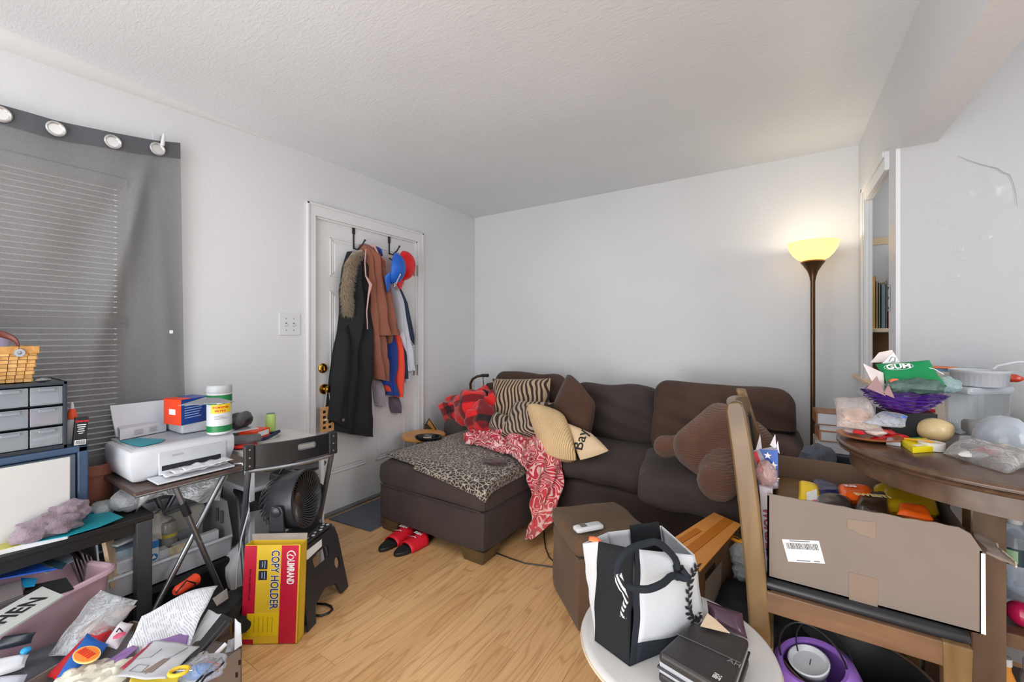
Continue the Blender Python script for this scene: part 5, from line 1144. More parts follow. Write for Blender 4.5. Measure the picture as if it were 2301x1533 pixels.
# step stool
t = T('step_stool', 'black plastic folding step stool with white grip dots under the fan', 'stool', (-1.88, 1.07, 0))
a0, a1 = V(-1.77, 1.02, .298), V(-1.875, 1.265, .298); f0, f1 = V(-1.655, 1.015, 0), V(-1.815, 1.285, 0); dp = V(-.92, -.39, 0).normalized()*.20
DG = mat('stool_dark_grey', rgb(48, 47, 50), .4, var=.08)
m = MB(); m.hexa([a0, a1, a1+dp, a0+dp, a0+V(0, 0, .014), a1+V(0, 0, .014), a1+dp+V(0, 0, .014), a0+dp+V(0, 0, .014)]); m.out('top', DG, t, smooth=False, bevel=.006)
u_ = (a1-a0)
for i in range(9):
    for j in range(8):
        if j > 5 and 0: continue
        p = a0+u_*(.08+.105*i)+dp*(.07+.125*j+(.0625 if i % 2 else 0))*.98+V(0, 0, .0145)
        if (.07+.125*j+(.0625 if i % 2 else 0)) > .96: continue
        m = MB(fr(p, u_, z=V(0, 0, 1))); m.lathe([(.0085, 0), (.0082, .0015), (.0001, .002)], n=10); o = m.out('grip_dot', WHITEP, t)
for s_, off in ((1, V(0, 0, 0)), (-1, dp)):
    A, B, F0, F1 = a0+off, a1+off, f0+off*(1 if s_ > 0 else 1.25)+(V(0, 0, 0) if s_ > 0 else dp*.25), f1+off+(V(0, 0, 0) if s_ > 0 else dp*.45)
    bx_ = (B-A).normalized(); dn = (lerp(F0, F1, .5)-lerp(A, B, .5)); H = dn.length; q = fr(A, bx_, dn.normalized()); Wt = (B-A).length
    qi = q.inverted(); g0, g1 = qi @ F0, qi @ F1
    lg = .055
    ol = [(0, 0), (Wt*.5, 0), (Wt, 0), (Wt+.012, .05), (g1.x, g1.y), (g1.x-lg, g1.y), (g1.x-lg-.022, H*.78), (lerp(g0.x, g1.x, .5), H*.70), (g0.x+lg+.02, H*.80), (g0.x+lg, g0.y), (g0.x, g0.y), (-.004, .06)]
    hl = [rrect(.12, .055, .015, 4, Wt*.5, .085), circ(.022, 18, Wt*.80+.015, .165, .027)]
    plate(ol, hl, .012, 'side_panel', q, DG, t)
    m = MB(q); m.tube([(0, .01, .004), (-.002, .08, .006), (g0.x, g0.y-.01, .004)], .012, 8); m.out('edge_rib', BLACKP, t)
    m = MB(q); m.tube([(Wt, .01, .004), (Wt+.012, .06, .006), (g1.x, g1.y-.01, .004)], .010, 8); m.out('edge_rib', BLACKP, t)
    if s_ > 0:
        m = MB(q); m.prism([(.035, .02), (.15, .018), (.15, .042), (.06, .05), (.035, .06)], .0062, .0075) if False else m.add([(.03, .016, -.0075), (.16, .016, -.0075), (.15, .045, -.0075), (.04, .052, -.0075)], [(0, 1, 2, 3)]); m.out('white_sticker', WHITEI, t, smooth=False, solid=.001)
m = MB(); m.hexa([a0+dp*.1-V(0, 0, .02), a1+dp*.1-V(0, 0, .02), a1+dp*.9-V(0, 0, .02), a0+dp*.9-V(0, 0, .02), a0+dp*.1, a1+dp*.1, a1+dp*.9, a0+dp*.9]); m.out('under_frame', BLACKP, t, smooth=False)
m = MB(); hf = [lerp(a0, f0, .35)+dp*.0, lerp(a0, f0, .35)+dp*1.2, lerp(a0, f0, .9)+dp*1.3, lerp(a0, f0, .9)+dp*.02]; m.slab(hf, .01); m.out('end_panel', BLACKP, t, smooth=False)
# cable loop on floor
m = MB(); m.tube([Z(u, v, .006) for u, v in ((706, 1383), (722, 1384), (738, 1378), (747, 1370), (744, 1363), (732, 1358), (716, 1357), (705, 1355))], .005, 8); m.out('floor_cable', BLACKP, label='black cord loop on the floor beside the step stool', cat='cord')
# ---------------- copy holder box ----------------
CB0, CB1 = V(-1.829, .821, .003), V(-1.640, .948, .003); ex_ = (CB1-CB0).normalized(); W = (CB1-CB0).length; bd_ = V(-ex_.y, ex_.x, 0)
t = T('copy_holder_box', 'red and yellow COPY HOLDER carton standing open on the floor', 'box', tuple(lerp(CB0, CB1, .5)))
H = .385; lean = bd_*.03; up = (V(0, 0, H)+lean); q = fr(CB0, ex_, up)
D_ = .055; YLW = mat('carton_yellow', rgb(214, 178, 44), .5, var=.04); CRM = mat('carton_red', rgb(184, 22, 52), .45, var=.05)
H = up.length
m = MB(q)
for b_ in ((0, 0, -D_, W, H, -D_+.003), (0, 0, -.003, W, H, 0), (0, 0, -D_, .003, H, 0), (W-.003, 0, -D_, W, H, 0), (0, 0, -D_, W, .003, 0)): m.box(*b_)
m.out('carton', YLW, t, smooth=False)
def face(nm, x0, y0, x1, y1, mt, z=.0006): m = MB(q); m.box(x0, y0, 0, x1, y1, z); return m.out(nm, mt, t, smooth=False)
face('red_panel', 0, .045, .05, H-.002, CRM); face('red_panel', 0, 0, .05, .018, CRM); face('red_panel', W*.66, .001, W-.008, H-.002, CRM)
face('yellow_note', .022, .03, W*.64, .118, mat('translucent_yellow_note', rgb(222, 190, 20), .5), .0012)
qr = q @ Matrix.Rotation(-PI/2, 4, 'Z')
def vt(s, size, x, y, mt, nm='lettering', **kw): text(s, size, q @ Matrix.Translation((x, y, .0012)) @ Matrix.Rotation(-PI/2, 4, 'Z'), mt, t, name=nm, **kw)
NVY = mat('navy_ink', rgb(34, 44, 84), .5)
vt('COPY HOLDER', .047, W*.55, H*.65, WHITEI, off=.0022, sx=.72, ex=.0002); vt('COPY HOLDER', .047, W*.55, H*.65, NVY, off=.0006, sx=.72)
vt('LIMRAND', .040, W*.83, H*.72, WHITEI, off=.001, sx=.55)
m = MB(q); m.tube([(W*.83+.018*math.cos(a)*(1-.05*a), H*.90-.004+.020*math.sin(a)*(1-.05*a), .001) for a in [PI*1.9*i/22 for i in range(23)]], .0022, 5); m.tube([(W*.83+.010, H*.885, .001), (W*.83-.004, H*.90, .001), (W*.83-.012, H*.89, .001)], .002, 5); m.out('logo', WHITEI, t)
for yy in (.80, .69):
    m = MB(q @ Matrix.Translation((W*.34, H*yy, 0))); m.box(-.017, -.018, 0, .017, .018, .001); m.out('black_square', INK, t, smooth=False)
    m = MB(q @ Matrix.Translation((W*.34, H*yy, 0))); m.box(.006, -.014, .001, .009, .014, .0014); m.box(-.004, -.010, .001, -.001, .012, .0014); m.out('print_line', mat('pale_blue_ink', 0), t, smooth=False)
vt('BRING YOUR MEETINGS TO LIFE', .0105, .026, H*.60, mat('dark_red_ink', rgb(96, 12, 30), .5), sx=.8)
for k in range(5): face('print_line', .05+.018*k, .045, .053+.018*k, .105, mat('ochre_ink', rgb(176, 146, 20), .5), .0016)
fl_ = q @ V(0, H, -D_); fr_ = q @ V(W, H, -D_); m = MB(); m.slab([fl_, fr_, fr_+V(0, 0, .028)+ex_*.002, fl_+V(0, 0, .026)-ex_*.002], .003); m.out('open_flap', mat('grey_carton_inside', rgb(150, 140, 130), .8), t, smooth=False)
# ---------------- white tote with supplies under the tray table ----------------
t = T('parts_tote', 'white open fronted plastic tote full of packets under the tray table', 'tote', (-2.35, .72, .195))
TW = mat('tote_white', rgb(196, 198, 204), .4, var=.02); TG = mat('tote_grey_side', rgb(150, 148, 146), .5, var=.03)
x0, x1, y0, y1 = -2.53, -2.215, .50, .955
m = MB(); m.hexa([(x0, y0, .195), (x1-.02, y0, .195), (x1-.02, y1, .195), (x0, y1, .195), (x0, y0, .2), (x1-.02, y0, .2), (x1-.02, y1, .2), (x0, y1, .2)]); m.slab([V(x1-.02, y0, .195), V(x1-.02, y1, .195), V(x1, y1, .285), V(x1, y0, .285)], .005); m.out('front_wall', TW, t, smooth=False, bevel=.002)
m = MB(); m.tube([(x1+.003, y0, .287), (x1+.003, y1, .287)], .008, 8); m.out('front_lip', TW, t)
for y, s_ in ((y0, 1), (y1, -1)):
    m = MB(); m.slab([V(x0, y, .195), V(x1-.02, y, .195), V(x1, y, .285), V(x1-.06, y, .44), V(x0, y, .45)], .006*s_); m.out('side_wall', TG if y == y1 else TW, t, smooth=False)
m = MB(); m.box(x0-.005, y0, .195, x0, y1, .45); m.out('back_wall', TW, t, smooth=False)
for k in range(2):
    m = MB(); m.box(x1-.14+.05*k, y1-.012, .33, x1-.125+.05*k, y1-.0065, .39); m.out('side_slot', C(90, 90, 92), t, smooth=False)
m = MB(); m.slab([X(235, 1208, -2.23), X(255, 1205, -2.30), X(268, 1300, -2.23), X(258, 1320, -2.20)], .012); m.out('card_divider', mat('tan_card', rgb(206, 180, 148), .7), label='tan cardboard divider at the left end of the white tote', cat='cardboard', smooth=False)
def xbox(nm, u0, v0, u1, v1, x, dx, mt, lab, cat='box', rot=0, **kw):
    a, b = X(u0, v1, x), X(u1, v1, x); h = X(u0, v0, x).z-a.z; m = MB(); zb = min(a.z, b.z)
    m.box(x-dx, a.y, zb, x, b.y, zb+h); o = m.out(nm, mt, label=lab, cat=cat, smooth=False, bevel=.002, **kw); return o, a, b, h, zb
o, a, b, h, zb = xbox('glove_box', 262, 1240, 332, 1285, -2.235, .10, mat('white_carton', 0), 'white carton lettered Glassin at the left of the tote')
text('Glassin', .026, fr((-2.2342, (a.y+b.y)/2, zb+h*.28), (0, 1, 0), (0, 0, 1)), GREYINK, o, off=.0004)
for k in range(4):
    m = MB(); m.box(-2.2345, a.y+.01, zb+h*(.86-.09*k), -2.234, a.y+.055-.006*k, zb+h*(.88-.09*k)); m.out('print_line', mat('pale_grey_ink', rgb(160, 164, 176)), o, smooth=False)
LB = mat('medical_blue', rgb(26, 110, 176), .4)
o, a, b, h, zb = xbox('dressing_box', 334, 1212, 357, 1268, -2.235, .08, mat('white_carton', 0), 'white carton with a round blue emblem right of the Glassin carton')
m = MB(); m.box(-2.2345, a.y, zb+h*.72, -2.234, b.y, zb+h); m.out('blue_band', LB, o, smooth=False)
m = MB(fr((-2.2345, (a.y+b.y)/2, zb+h*.36), (0, 1, 0), (0, 0, 1))); m.lathe([(.014, 0), (.014, .001), (.0001, .001)], n=20); m.out('blue_emblem', LB, o)
m = MB(fr((-2.2335, (a.y+b.y)/2, zb+h*.36), (0, 1, 0), (0, 0, 1))); m.prism([(-.008, -.005), (.008, -.005), (.001, .009), (-.001, .009)], 0, .0006); m.out('white_mark', WHITEI, o, smooth=False)
xbox('pill_carton', 357, 1232, 380, 1252, -2.25, .05, mat('white_carton', 0), 'tiny white carton with printed text beside the emblem carton')
o, a, b, h, zb = xbox('seed_packet', 380, 1218, 420, 1240, -2.25, .008, mat('cream_photo_print', rgb(206, 192, 160), .5, var=.25, vs=40), 'small cream and orange picture packet in front of the white envelope box', cat='packet')
xbox('envelope_box', 388, 1188, 492, 1222, -2.27, .03, mat('white_carton', 0), 'wide white carton at the right end of the tote')
c = X(380, 1195, -2.32); t = T('spice_jar', 'small clear jar with a yellow band in the tote', 'jar', (c.x, c.y, .30))
m = MB(); m.lathe([(.026, .30), (.03, .31), (.03, .40), (.024, .41)], (c.x, c.y, 0), 20); m.out('glass', clear('jar_glass', a=.35, film=(.6, .58, .52)), t)
m = MB(); m.lathe([(.0305, .345), (.0305, .36)], (c.x, c.y, 0), 20, caps=False); m.out('yellow_band', C(196, 180, 70), t)
m = MB(); m.soft((-2.42, .80, .37), (.10, .24, .12), .04, 10, wr(51, .012)); m.out('folded_towel', m_fabric('cream_towel', rgb(172, 168, 158), .08), label='folded cream towel at the back of the white tote', cat='towel')
m = MB(); m.tube([(-2.38, .72, .425), (-2.37, .82, .437), (-2.38, .90, .44)], [.006, .009, .004], 8); m.out('grey_handle_tool', C(96, 104, 110), label='slim dark grey handle lying on the cream towel', cat='tool')
m = MB(); m.soft((-2.36, .60, .34), (.16, .14, .06), .01, 6, wr(52, .01)); m.out('blue_white_packet', mat('packet_print', rgb(170, 190, 206), .4, var=.2, vs=25), label='blue and white packets heaped behind the Glassin carton', cat='packet')
for k in range(3):
    m = MB(RZ((-2.33+.02*k, .56+.02*k, .378+.012*k), 10+8*k)); m.soft((0, 0, 0), (.05, .13, .012), .005, 5); m.out('tube_packet', (WHITEP, LB, WHITEP)[k], label=('white toothpaste shaped tube on the packets', 'blue tube lying between two white ones', 'topmost white tube under the black table edge')[k], cat='tube')
m = MB(); m.blob(X(352, 1180, -2.36), (.05, .05, .06), .5, 2, 22, 8); m.out('paper_bag', mat('crumpled_white_paper', rgb(190, 184, 176), .7, bump=.3, bs=20), label='crumpled off white paper bag in the middle of the tote', cat='bag')
m = MB()
def dr(a, b): return V(-2.16+.03*math.sin(a*9+b*3)-.1*b, lerp(.60, .93, a), lerp(.628, .50+.05*math.sin(a*5), b)+.01*noise.noise(Vector((a*6, b*4, 0))))
m.grid(dr, 40, 14); m.out('plastic_wrap', clear('hanging_film', a=.2, rough=.12, bump=.7, bs=18), label='clear plastic sheet hanging below the tray table top', cat='plastic')
# lower clutter
m = MB(); m.box(-2.54, .48, .002, -2.20, .96, .19); m.out('black_case', BLACKP, label='black case on the floor under the white tote', cat='case', smooth=False, bevel=.02)
for i, (p, r, a, sd, nm, mt, lb, ct) in enumerate((
    (V(-1.93, .70, .10), (.16, .20, .10), .4, 3, 'black_bag', BLACKF, 'black cloth bag slumped on the floor behind the papers', 'bag'),
    (V(-1.96, .93, .07), (.10, .10, .07), .4, 7, 'black_pouch', BLACKF, 'small black pouch between the tray legs and the red carton', 'pouch'),
    (V(-1.80, .72, .09), (.07, .06, .09), .3, 9, 'brown_pouch', mat('shiny_brown_vinyl', rgb(64, 54, 50), .2), 'shiny dark brown vinyl pouch left of the red and yellow carton', 'pouch'),
    (V(-2.10, 1.00, .04), (.05, .05, .04), .5, 4, 'paper_wad', C(130, 116, 96), 'crumpled brown paper on the floor behind the carton', 'paper'))):
    m = MB(); m.blob(p, r, a, 2.4, 30, sd, flat=-p.z+.002); m.out(nm, mt, label=lb, cat=ct)
m = MB(); m.slab([X(478, 1345, -1.86), X(510, 1322, -1.88), X(513, 1345, -1.86), X(488, 1362, -1.84)], .002); m.out('grey_tag', C(140, 138, 136), label='grey printed fabric tag left of the red and yellow carton', cat='tag', smooth=False)
c = X(418, 1316, -2.02); t = T('utility_light', 'orange handled utility light on the black bag between the tray legs', 'tool', tuple(c-V(0, 0, .02)))
a_, b_ = X(392, 1332, -2.0), X(446, 1298, -2.03); m = MB(); d_ = b_-a_; m.tube([a_, a_+d_*.12, a_+d_*.5, a_+d_*.9, b_], [.012, .02, .02, .024, .014], 12); m.out('handle', C(232, 74, 40, .4), t)
m = MB(); m.tube([a_+V(.01, 0, .0), lerp(a_, b_, .4)+V(.022, 0, .03), lerp(a_, b_, .75)+V(.026, 0, .0), lerp(a_, b_, .7)+V(.02, 0, -.03)], .003, 6); m.out('cord', BLACKP, t)
m = MB(); m.tube([V(-1.99, .80, .02), V(-2.02, .88, .12), V(-1.98, .98, .10), V(-1.94, 1.0, .02), V(-2.0, .92, .05), V(-1.95, .84, .15), V(-1.97, .75, .16)], .004, 6); m.out('tangled_cable', BLACKP, label='tangled black cable behind the red and yellow carton', cat='cable')
# ---------------- cardboard box of papers in the foreground ----------------
K = Matrix.Translation((-1.379, .623, 0)) @ Matrix.Rotation(math.radians(-72.5), 4, 'Z')   # x along the right side toward the camera, y: -y is outward
Kx = (K @ V(1, 0, 0)-K @ V(0, 0, 0)); Ky = V(Kx.y, -Kx.x, 0)
t = T('paper_box', 'open brown cardboard box of papers in the front left corner', 'box', (-1.5, .4, 0))
C0 = V(-1.379, .623, 0); LX, LY, HB = .46, .46, .30
def kb(a, b, z): return C0+Kx*a+Ky*b+V(0, 0, z)
for (a0, b0, a1, b1) in ((0, 0, LX, .005), (0, LY-.005, LX, LY), (0, 0, .005, LY), (LX-.005, 0, LX, LY)):
    m = MB(); m.hexa([kb(a0, b0, .002), kb(a1, b0, .002), kb(a1, b1, .002), kb(a0, b1, .002), kb(a0, b0, HB), kb(a1, b0, HB), kb(a1, b1, HB), kb(a0, b1, HB)]); m.out('wall', CARD, t, smooth=False)
m = MB(); m.hexa([kb(0, 0, .002), kb(LX, 0, .002), kb(LX, LY, .002), kb(0, LY, .002), kb(0, 0, .006), kb(LX, 0, .006), kb(LX, LY, .006), kb(0, LY, .006)]); m.out('bottom', CARD, t, smooth=False)
for k in range(2):
    m = MB(); m.slab([kb(.004+.01*k, -.001, HB-.05-.03*k), kb(.012+.01*k, -.001, HB-.045-.03*k), kb(.012+.01*k, -.001, HB-.03-.03*k), kb(.004+.01*k, -.001, HB-.035-.03*k)], .001); m.out('print_mark', INK, t, smooth=False)
m = MB(); m.soft(kb(.23, .23, .145), (.43, .43, .28), .06, 14, wr(61, .03, 7)) if False else m.hexa([kb(.006, .006, .007), kb(LX-.006, .006, .007), kb(LX-.006, LY-.006, .007), kb(.006, LY-.006, .007), kb(.006, .006, .26), kb(LX-.006, .006, .25), kb(LX-.006, LY-.006, .265), kb(.006, LY-.006, .27)]); m.blob(kb(.22, .26, .24), (.17, .17, .06), .35, 2.4, 34, 3); m.out('packing_fill', C(120, 118, 122), label='crumpled grey packing under the papers in the cardboard box', cat='packing')
def page(nm, px, mt, lab, cat, n=18, amp=.008, sd=0, th=.0015, grp=None):
    """sheet between 4 px corners with heights"""
    P = [Z(u, v, z) for u, v, z in px]; m = MB()
    def f(a, b):
        p = lerp(lerp(P[0], P[1], a), lerp(P[3], P[2], a), b); p.z += amp*noise.noise(Vector((a*2.5+sd, b*2.5, sd)))*1.5+amp*math.sin(a*4+b*3+sd); return p
    m.grid(f, n, n); o = m.out(nm, mt, label=lab, cat=cat, solid=th, group=grp); return o, f
def m_lines(nm, base, ink, sc_, dirn='Y', dens=.4):
    if nm in _M: return _M[nm]
    k = N(nm); v = k.coord(); wv = k.n('ShaderNodeTexWave', bands_direction=dirn); wv.inputs['Scale'].default_value = sc_; k.l(v, wv.inputs[0])
    nz = k.noise(v, 90, 1); f = k.math('MULTIPLY', k.ramp(wv.outputs[1], [(.55, (0, 0, 0)), (.65, (1, 1, 1))]), k.ramp(nz, [(.42, (0, 0, 0)), (.5, (1, 1, 1))]))
    k.base(k.mix(k.math('MULTIPLY', f, dens), base, ink)); k.rough(.65); _M[nm] = k.m; return k.m
NEWS = m_lines('printed_page', rgb(202, 202, 208), rgb(110, 110, 118), 60, 'Y', .5)
page('letter_page', [(282, 1475, .33), (425, 1452, .34), (490, 1318, .40), (318, 1374, .42)], NEWS, 'large creased white printed letter leaning across the cardboard box', 'paper', amp=.01, sd=2)
page('letter_page', [(420, 1452, .32), (455, 1440, .32), (498, 1378, .36), (468, 1372, .36)], mat('white_carton', 0), 'white sheet sticking out behind the printed letter', 'paper', sd=5, amp=.003)
page('purple_flyer', [(322, 1462, .345), (418, 1452, .345), (427, 1420, .352), (340, 1440, .352)], mat('violet_print', rgb(132, 98, 152), .4), 'violet flyer piece under the printed letter', 'flyer', sd=1, amp=.002)
page('purple_flyer', [(215, 1500, .34), (260, 1500, .34), (312, 1455, .35), (290, 1452, .35)], mat('violet_print', 0), 'violet flyer strip left of the grey catalogue', 'flyer', sd=3, amp=.002)
o, f = page('catalogue', [(262, 1518, .36), (372, 1530, .365), (449, 1449, .37), (348, 1442, .37)], mat('catalogue_grey', rgb(176, 176, 180), .35, var=.06, vs=8), 'grey catalogue showing a pale room with a bath tub', 'catalogue', sd=4, amp=.003)
def decal(f, pts, mt, nm, par, r=.001): m = MB(); m.tube([f(a, b)+V(0, 0, .002) for a, b in pts], r, 5); m.out(nm, mt, par)
decal(f, [(.05, .45), (.3, .5), (.35, .75)], GREYINK, 'line_drawing', o); decal(f, [(.5, .1), (.55, .35), (.75, .6), (.8, .9)], GREYINK, 'line_drawing', o); decal(f, [(.15, .12), (.4, .12), (.42, .3), (.2, .3), (.15, .12)], GREYINK, 'line_drawing', o)
m = MB(); m.add([f(a, b)+V(0, 0, .0025) for a, b in ((.42, .12), (.6, .15), (.72, .5), (.6, .48))], [(0, 1, 2, 3)]); m.out('brown_picture', C(120, 104, 96), o, smooth=False, solid=.0006)
page('red_card', [(270, 1502, .352), (285, 1512, .352), (352, 1452, .36), (340, 1445, .36)], C(150, 50, 66), 'dark red card edge showing left of the catalogue', 'card', sd=6, amp=.001)
page('yellow_booklet', [(285, 1548, .335), (392, 1552, .335), (404, 1520, .345), (296, 1518, .345)], mat('mustard_print', rgb(206, 182, 60), .45), 'mustard and violet booklet under the catalogue', 'booklet', sd=7, amp=.001)
t = T('black_binder', 'long black binder leaning along the right side of the cardboard box', 'binder', tuple(Z(460, 1460, .3)))
P = [Z(372, 1535, .30), Z(425, 1500, .295), Z(523, 1404, .33), Z(500, 1392, .36), Z(445, 1452, .335)]
m = MB(); m.slab([Z(376, 1540, .30), Z(404, 1524, .30), Z(524, 1400, .335), Z(496, 1388, .35)], .02); m.out('cover', BLACKP, t, smooth=False, bevel=.003)
m = MB(); m.tube([Z(392, 1530, .325), Z(508, 1395, .365)], .0015, 5); m.tube([Z(400, 1534, .322), Z(516, 1400, .36)], .0015, 5); m.out('ridge', C(70, 72, 76), t)
c = Z(402, 1509, .39); t = T('scissors', 'scissors with a yellow ring handle on the catalogue corner', 'scissors', tuple(c))
m = MB(fr(c, (1, 1, 0), (-1, 1, 0))); m.tube([(.021*math.cos(a), .014*math.sin(a), 0) for a in [2*PI*i/20 for i in range(20)]], .0045, 8, closed=True); m.out('ring_handle', C(224, 186, 40, .4), t)
m = MB(); m.tube([c+V(-.01, .005, 0), c+V(-.03, -.01, -.004), c+V(.03, .02, .002)], .002, 5); m.out('blade', STEEL, t)
m = MB(); m.tube([Z(472, 1482, .33), Z(490, 1465, .34), Z(508, 1447, .35)], [.003, .006, .006], 8); m.out('plastic_knife', WHITEP, label='white plastic knife handle in the cardboard box', cat='knife')
m = MB(); m.tube([Z(u, v, .345) for u, v in ((440, 1535), (478, 1495), (498, 1478), (502, 1490), (486, 1505), (462, 1520), (448, 1540))], .003, 6); m.out('black_loop', BLACKP, label='black looped strap at the right of the cardboard box', cat='strap')
for (u, v, rr, mt, lb, sd) in ((448, 1510, (.02, .035, .018), C(30, 120, 196, .3), 'shiny blue foil packet in the cardboard box', 1), (462, 1502, (.012, .035, .014), C(196, 34, 60, .3), 'shiny red foil packet beside the blue one', 2), (452, 1480, (.02, .02, .014), C(196, 190, 186, .3), 'small pale crinkled wrapper above the foil packets', 3)):
    m = MB(RZ(Z(u, v, .325), -40)); m.blob((0, 0, 0), rr, .3, 2.5, 18, sd); m.out('foil_packet', mt, label=lb, cat='packet')
m = MB(RZ(Z(452, 1506, .335), -40)); m.blob((0, 0, 0), (.045, .06, .024), .35, 2.2, 24, 4); m.out('clear_bag', FILM, label='clear bag around the foil packets', cat='bag')
page('patterned_card', [(505, 1470, .30), (542, 1452, .30), (540, 1432, .33), (512, 1440, .33)], mat('camouflage_print', rgb(150, 152, 160), .6, var=.35, vs=40), 'grey patterned card in the right corner of the cardboard box', 'card', sd=9, amp=.003)
page('white_leaflet', [(527, 1460, .31), (544, 1452, .31), (541, 1400, .37), (528, 1392, .37)], mat('white_carton', 0), 'white leaflet against the red and yellow carton', 'leaflet', sd=11, amp=.002)
# bags on the left of the box
m = MB(); m.blob(V(-1.885, .25, .15), (.11, .23, .15), .18, 2, 34, 3, flat=-.148); m.out('grey_sack', mat('dark_grey_vinyl', rgb(72, 74, 82), .4, bump=.2, bs=12), label='dark grey sack on the floor supporting the plastic bags', cat='bag')
def bagpx(nm, px, mt, lab, th=.03, n=20, amp=.012, sd=0, cat='bag'):
    P = [Z(u, v, z) for u, v, z in px]; m = MB(); m.pad(P, th, n, amp, 14, .04, seed=sd); return m.out(nm, mt, label=lab, cat=cat)
bagpx('zip_bag', [(105, 1475, .28), (215, 1478, .30), (310, 1350, .36), (225, 1325, .38)], FILM, 'large clear zip bag of red things in the front left corner', .03, 26, .016, 3)
bagpx('zip_bag', [(170, 1440, .31), (215, 1450, .31), (308, 1362, .35), (262, 1350, .36)], FILMP, 'pink tinted inner plastic bag inside the large clear bag', .03, 22, .014, 5)
bagpx('red_package', [(105, 1520, .29), (150, 1548, .29), (262, 1410, .33), (232, 1395, .33)], C(176, 24, 36, .35), 'long glossy red package in the clear bags', .03, 16, .006, 2, 'package')
bagpx('blue_orange_packet', [(112, 1545, .32), (175, 1560, .32), (243, 1448, .35), (196, 1422, .36)], mat('packet_blue', rgb(28, 88, 166), .35, var=.05), 'blue snack packet with an orange oval emblem', .02, 16, .004, 8, 'packet')
o = bpy.data.objects['blue_orange_packet']
qe = fr(Z(195, 1472, .366), Z(225, 1490, .36)-Z(165, 1455, .36), z=(0.1, -.1, 1)); m = MB(qe); m.T = qe @ Matrix.Diagonal((1.25, .62, 1, 1)); m.lathe([(.034, 0), (.034, .003), (.0001, .004)], n=26); m.out('orange_emblem', C(236, 130, 50, .35), o)
m = MB(qe); m.T = qe @ Matrix.Diagonal((1.25, .62, 1, 1)); m.lathe([(.038, -.001), (.038, .002), (.034, .002)], n=26, caps=False); m.out('emblem_ring', C(240, 196, 120), o)
for k in range(5):
    m = MB(qe); m.box(-.03+.012*k, -.008, .004, -.023+.012*k, .009, .0055); m.out('red_stroke', C(206, 50, 30), o, smooth=False)
bagpx('decorated_pouch', [(232, 1452, .34), (262, 1460, .34), (300, 1402, .36), (272, 1396, .37)], mat('white_heart_print', rgb(206, 200, 206), .4, var=.04), 'white pouch with a pink and black motif', .02, 14, .004, 4, 'pouch')
o = bpy.data.objects['decorated_pouch']; m = MB(); m.blob(Z(268, 1428, .368), (.012, .014, .004), .3, 2, 14, 2); m.out('pink_motif', C(206, 90, 120), o); m = MB(); m.tube([Z(262, 1420, .37), Z(268, 1412, .372), Z(276, 1420, .37)], .002, 5); m.out('black_motif', INK, o)
m = MB()
for k, (u, v, r_) in enumerate(((175, 1530, .05), (215, 1520, .05), (258, 1520, .045), (240, 1545, .05), (195, 1550, .05))): m.blob(Z(u, v, .32), (r_, r_, .03), .35, 2.6, 26, k+2)
m.out('cream_tissue', mat('cream_tissue', rgb(206, 202, 186), .5, var=.1, bump=.6, bs=30), label='heap of crinkled cream tissue at the bottom left', cat='tissue')
bagpx('black_pouch', [(-60, 1475, .30), (70, 1445, .30), (82, 1420, .33), (-60, 1440, .33)], mat('slate_vinyl', rgb(46, 54, 62), .35, bump=.2, bs=20), 'slate vinyl pouch below the pink bin', .03, 16, .006, 6, 'pouch')
bagpx('white_case', [(-50, 1530, .31), (55, 1500, .31), (66, 1470, .33), (-50, 1490, .33)], mat('white_carton', 0), 'white plastic case with a blue corner in the front left', .025, 14, .003, 7, 'case')
o = bpy.data.objects['white_case']; m = MB(); c = Z(58, 1462, .345); m.blob(c, (.012, .012, .008), .2, 2, 12, 1); m.out('blue_corner', C(40, 150, 206), o)
bagpx('white_case', [(-50, 1580, .31), (45, 1560, .31), (62, 1515, .33), (-50, 1530, .33)], mat('grey_white_case', rgb(176, 178, 190), .35), 'grey white case at the very bottom left corner', .025, 14, .003, 9, 'case')
# ================= right side of the room =================
# ---------------- dining chair ----------------
t = T('dining_chair', 'worn golden brown wooden chair carrying the big cardboard box', 'chair', (.18, 1.72, 0))
def post(yn, lp, rp, y1):
    L = [at(u, v, 'Y', yn) for u, v in lp]; R = [at(u, v, 'Y', yn) for u, v in rp]
    m = MB(); n_ = len(L); vs = []
    for a, b in zip(L, R): vs += [a, b, V(b.x, y1, b.z), V(a.x, y1, a.z)]
    fs = [(3, 2, 1, 0), tuple(range(4*n_-4, 4*n_))]
    for i in range(n_-1):
        for j in range(4): fs.append((i*4+j, i*4+(j+1) % 4, (i+1)*4+(j+1) % 4, (i+1)*4+j))
    m.add(vs, fs); return m
pm_ = post(1.49, [(1696, 1682), (1690, 1560), (1684, 1430), (1675, 1300), (1660, 1150), (1643, 1010), (1630, 925), (1632, 910), (1645, 903)], [(1734, 1682), (1733, 1560), (1731, 1430), (1721, 1300), (1706, 1140), (1690, 1010), (1675, 925), (1668, 908), (1655, 902)], 1.525)
pm_.v = [V(p.x, p.y, max(p.z, 0)) for p in pm_.v]; pm_.out('back_post', CHAIRW, t, bevel=.006)
far = [(-.055, 0), (-.055, .45), (-.075, .75), (-.135, 1.0), (-.145, 1.035)]
m = MB(); vs = []
for x, z in far: vs += [(x, 1.905, z), (x+.05 if z < 1 else x+.035, 1.905, z), (x+.05 if z < 1 else x+.035, 1.94, z), (x, 1.94, z)]
fs = [(3, 2, 1, 0), tuple(range(16, 20))]+[(i*4+j, i*4+(j+1) % 4, (i+1)*4+(j+1) % 4, (i+1)*4+j) for i in range(4) for j in range(4)]
m.add(vs, fs); m.out('back_post', CHAIRW, t, bevel=.006)
def bx_at(z): # chair back x at height
    return lerp(-.065, -.125, (z-.55)/.45)
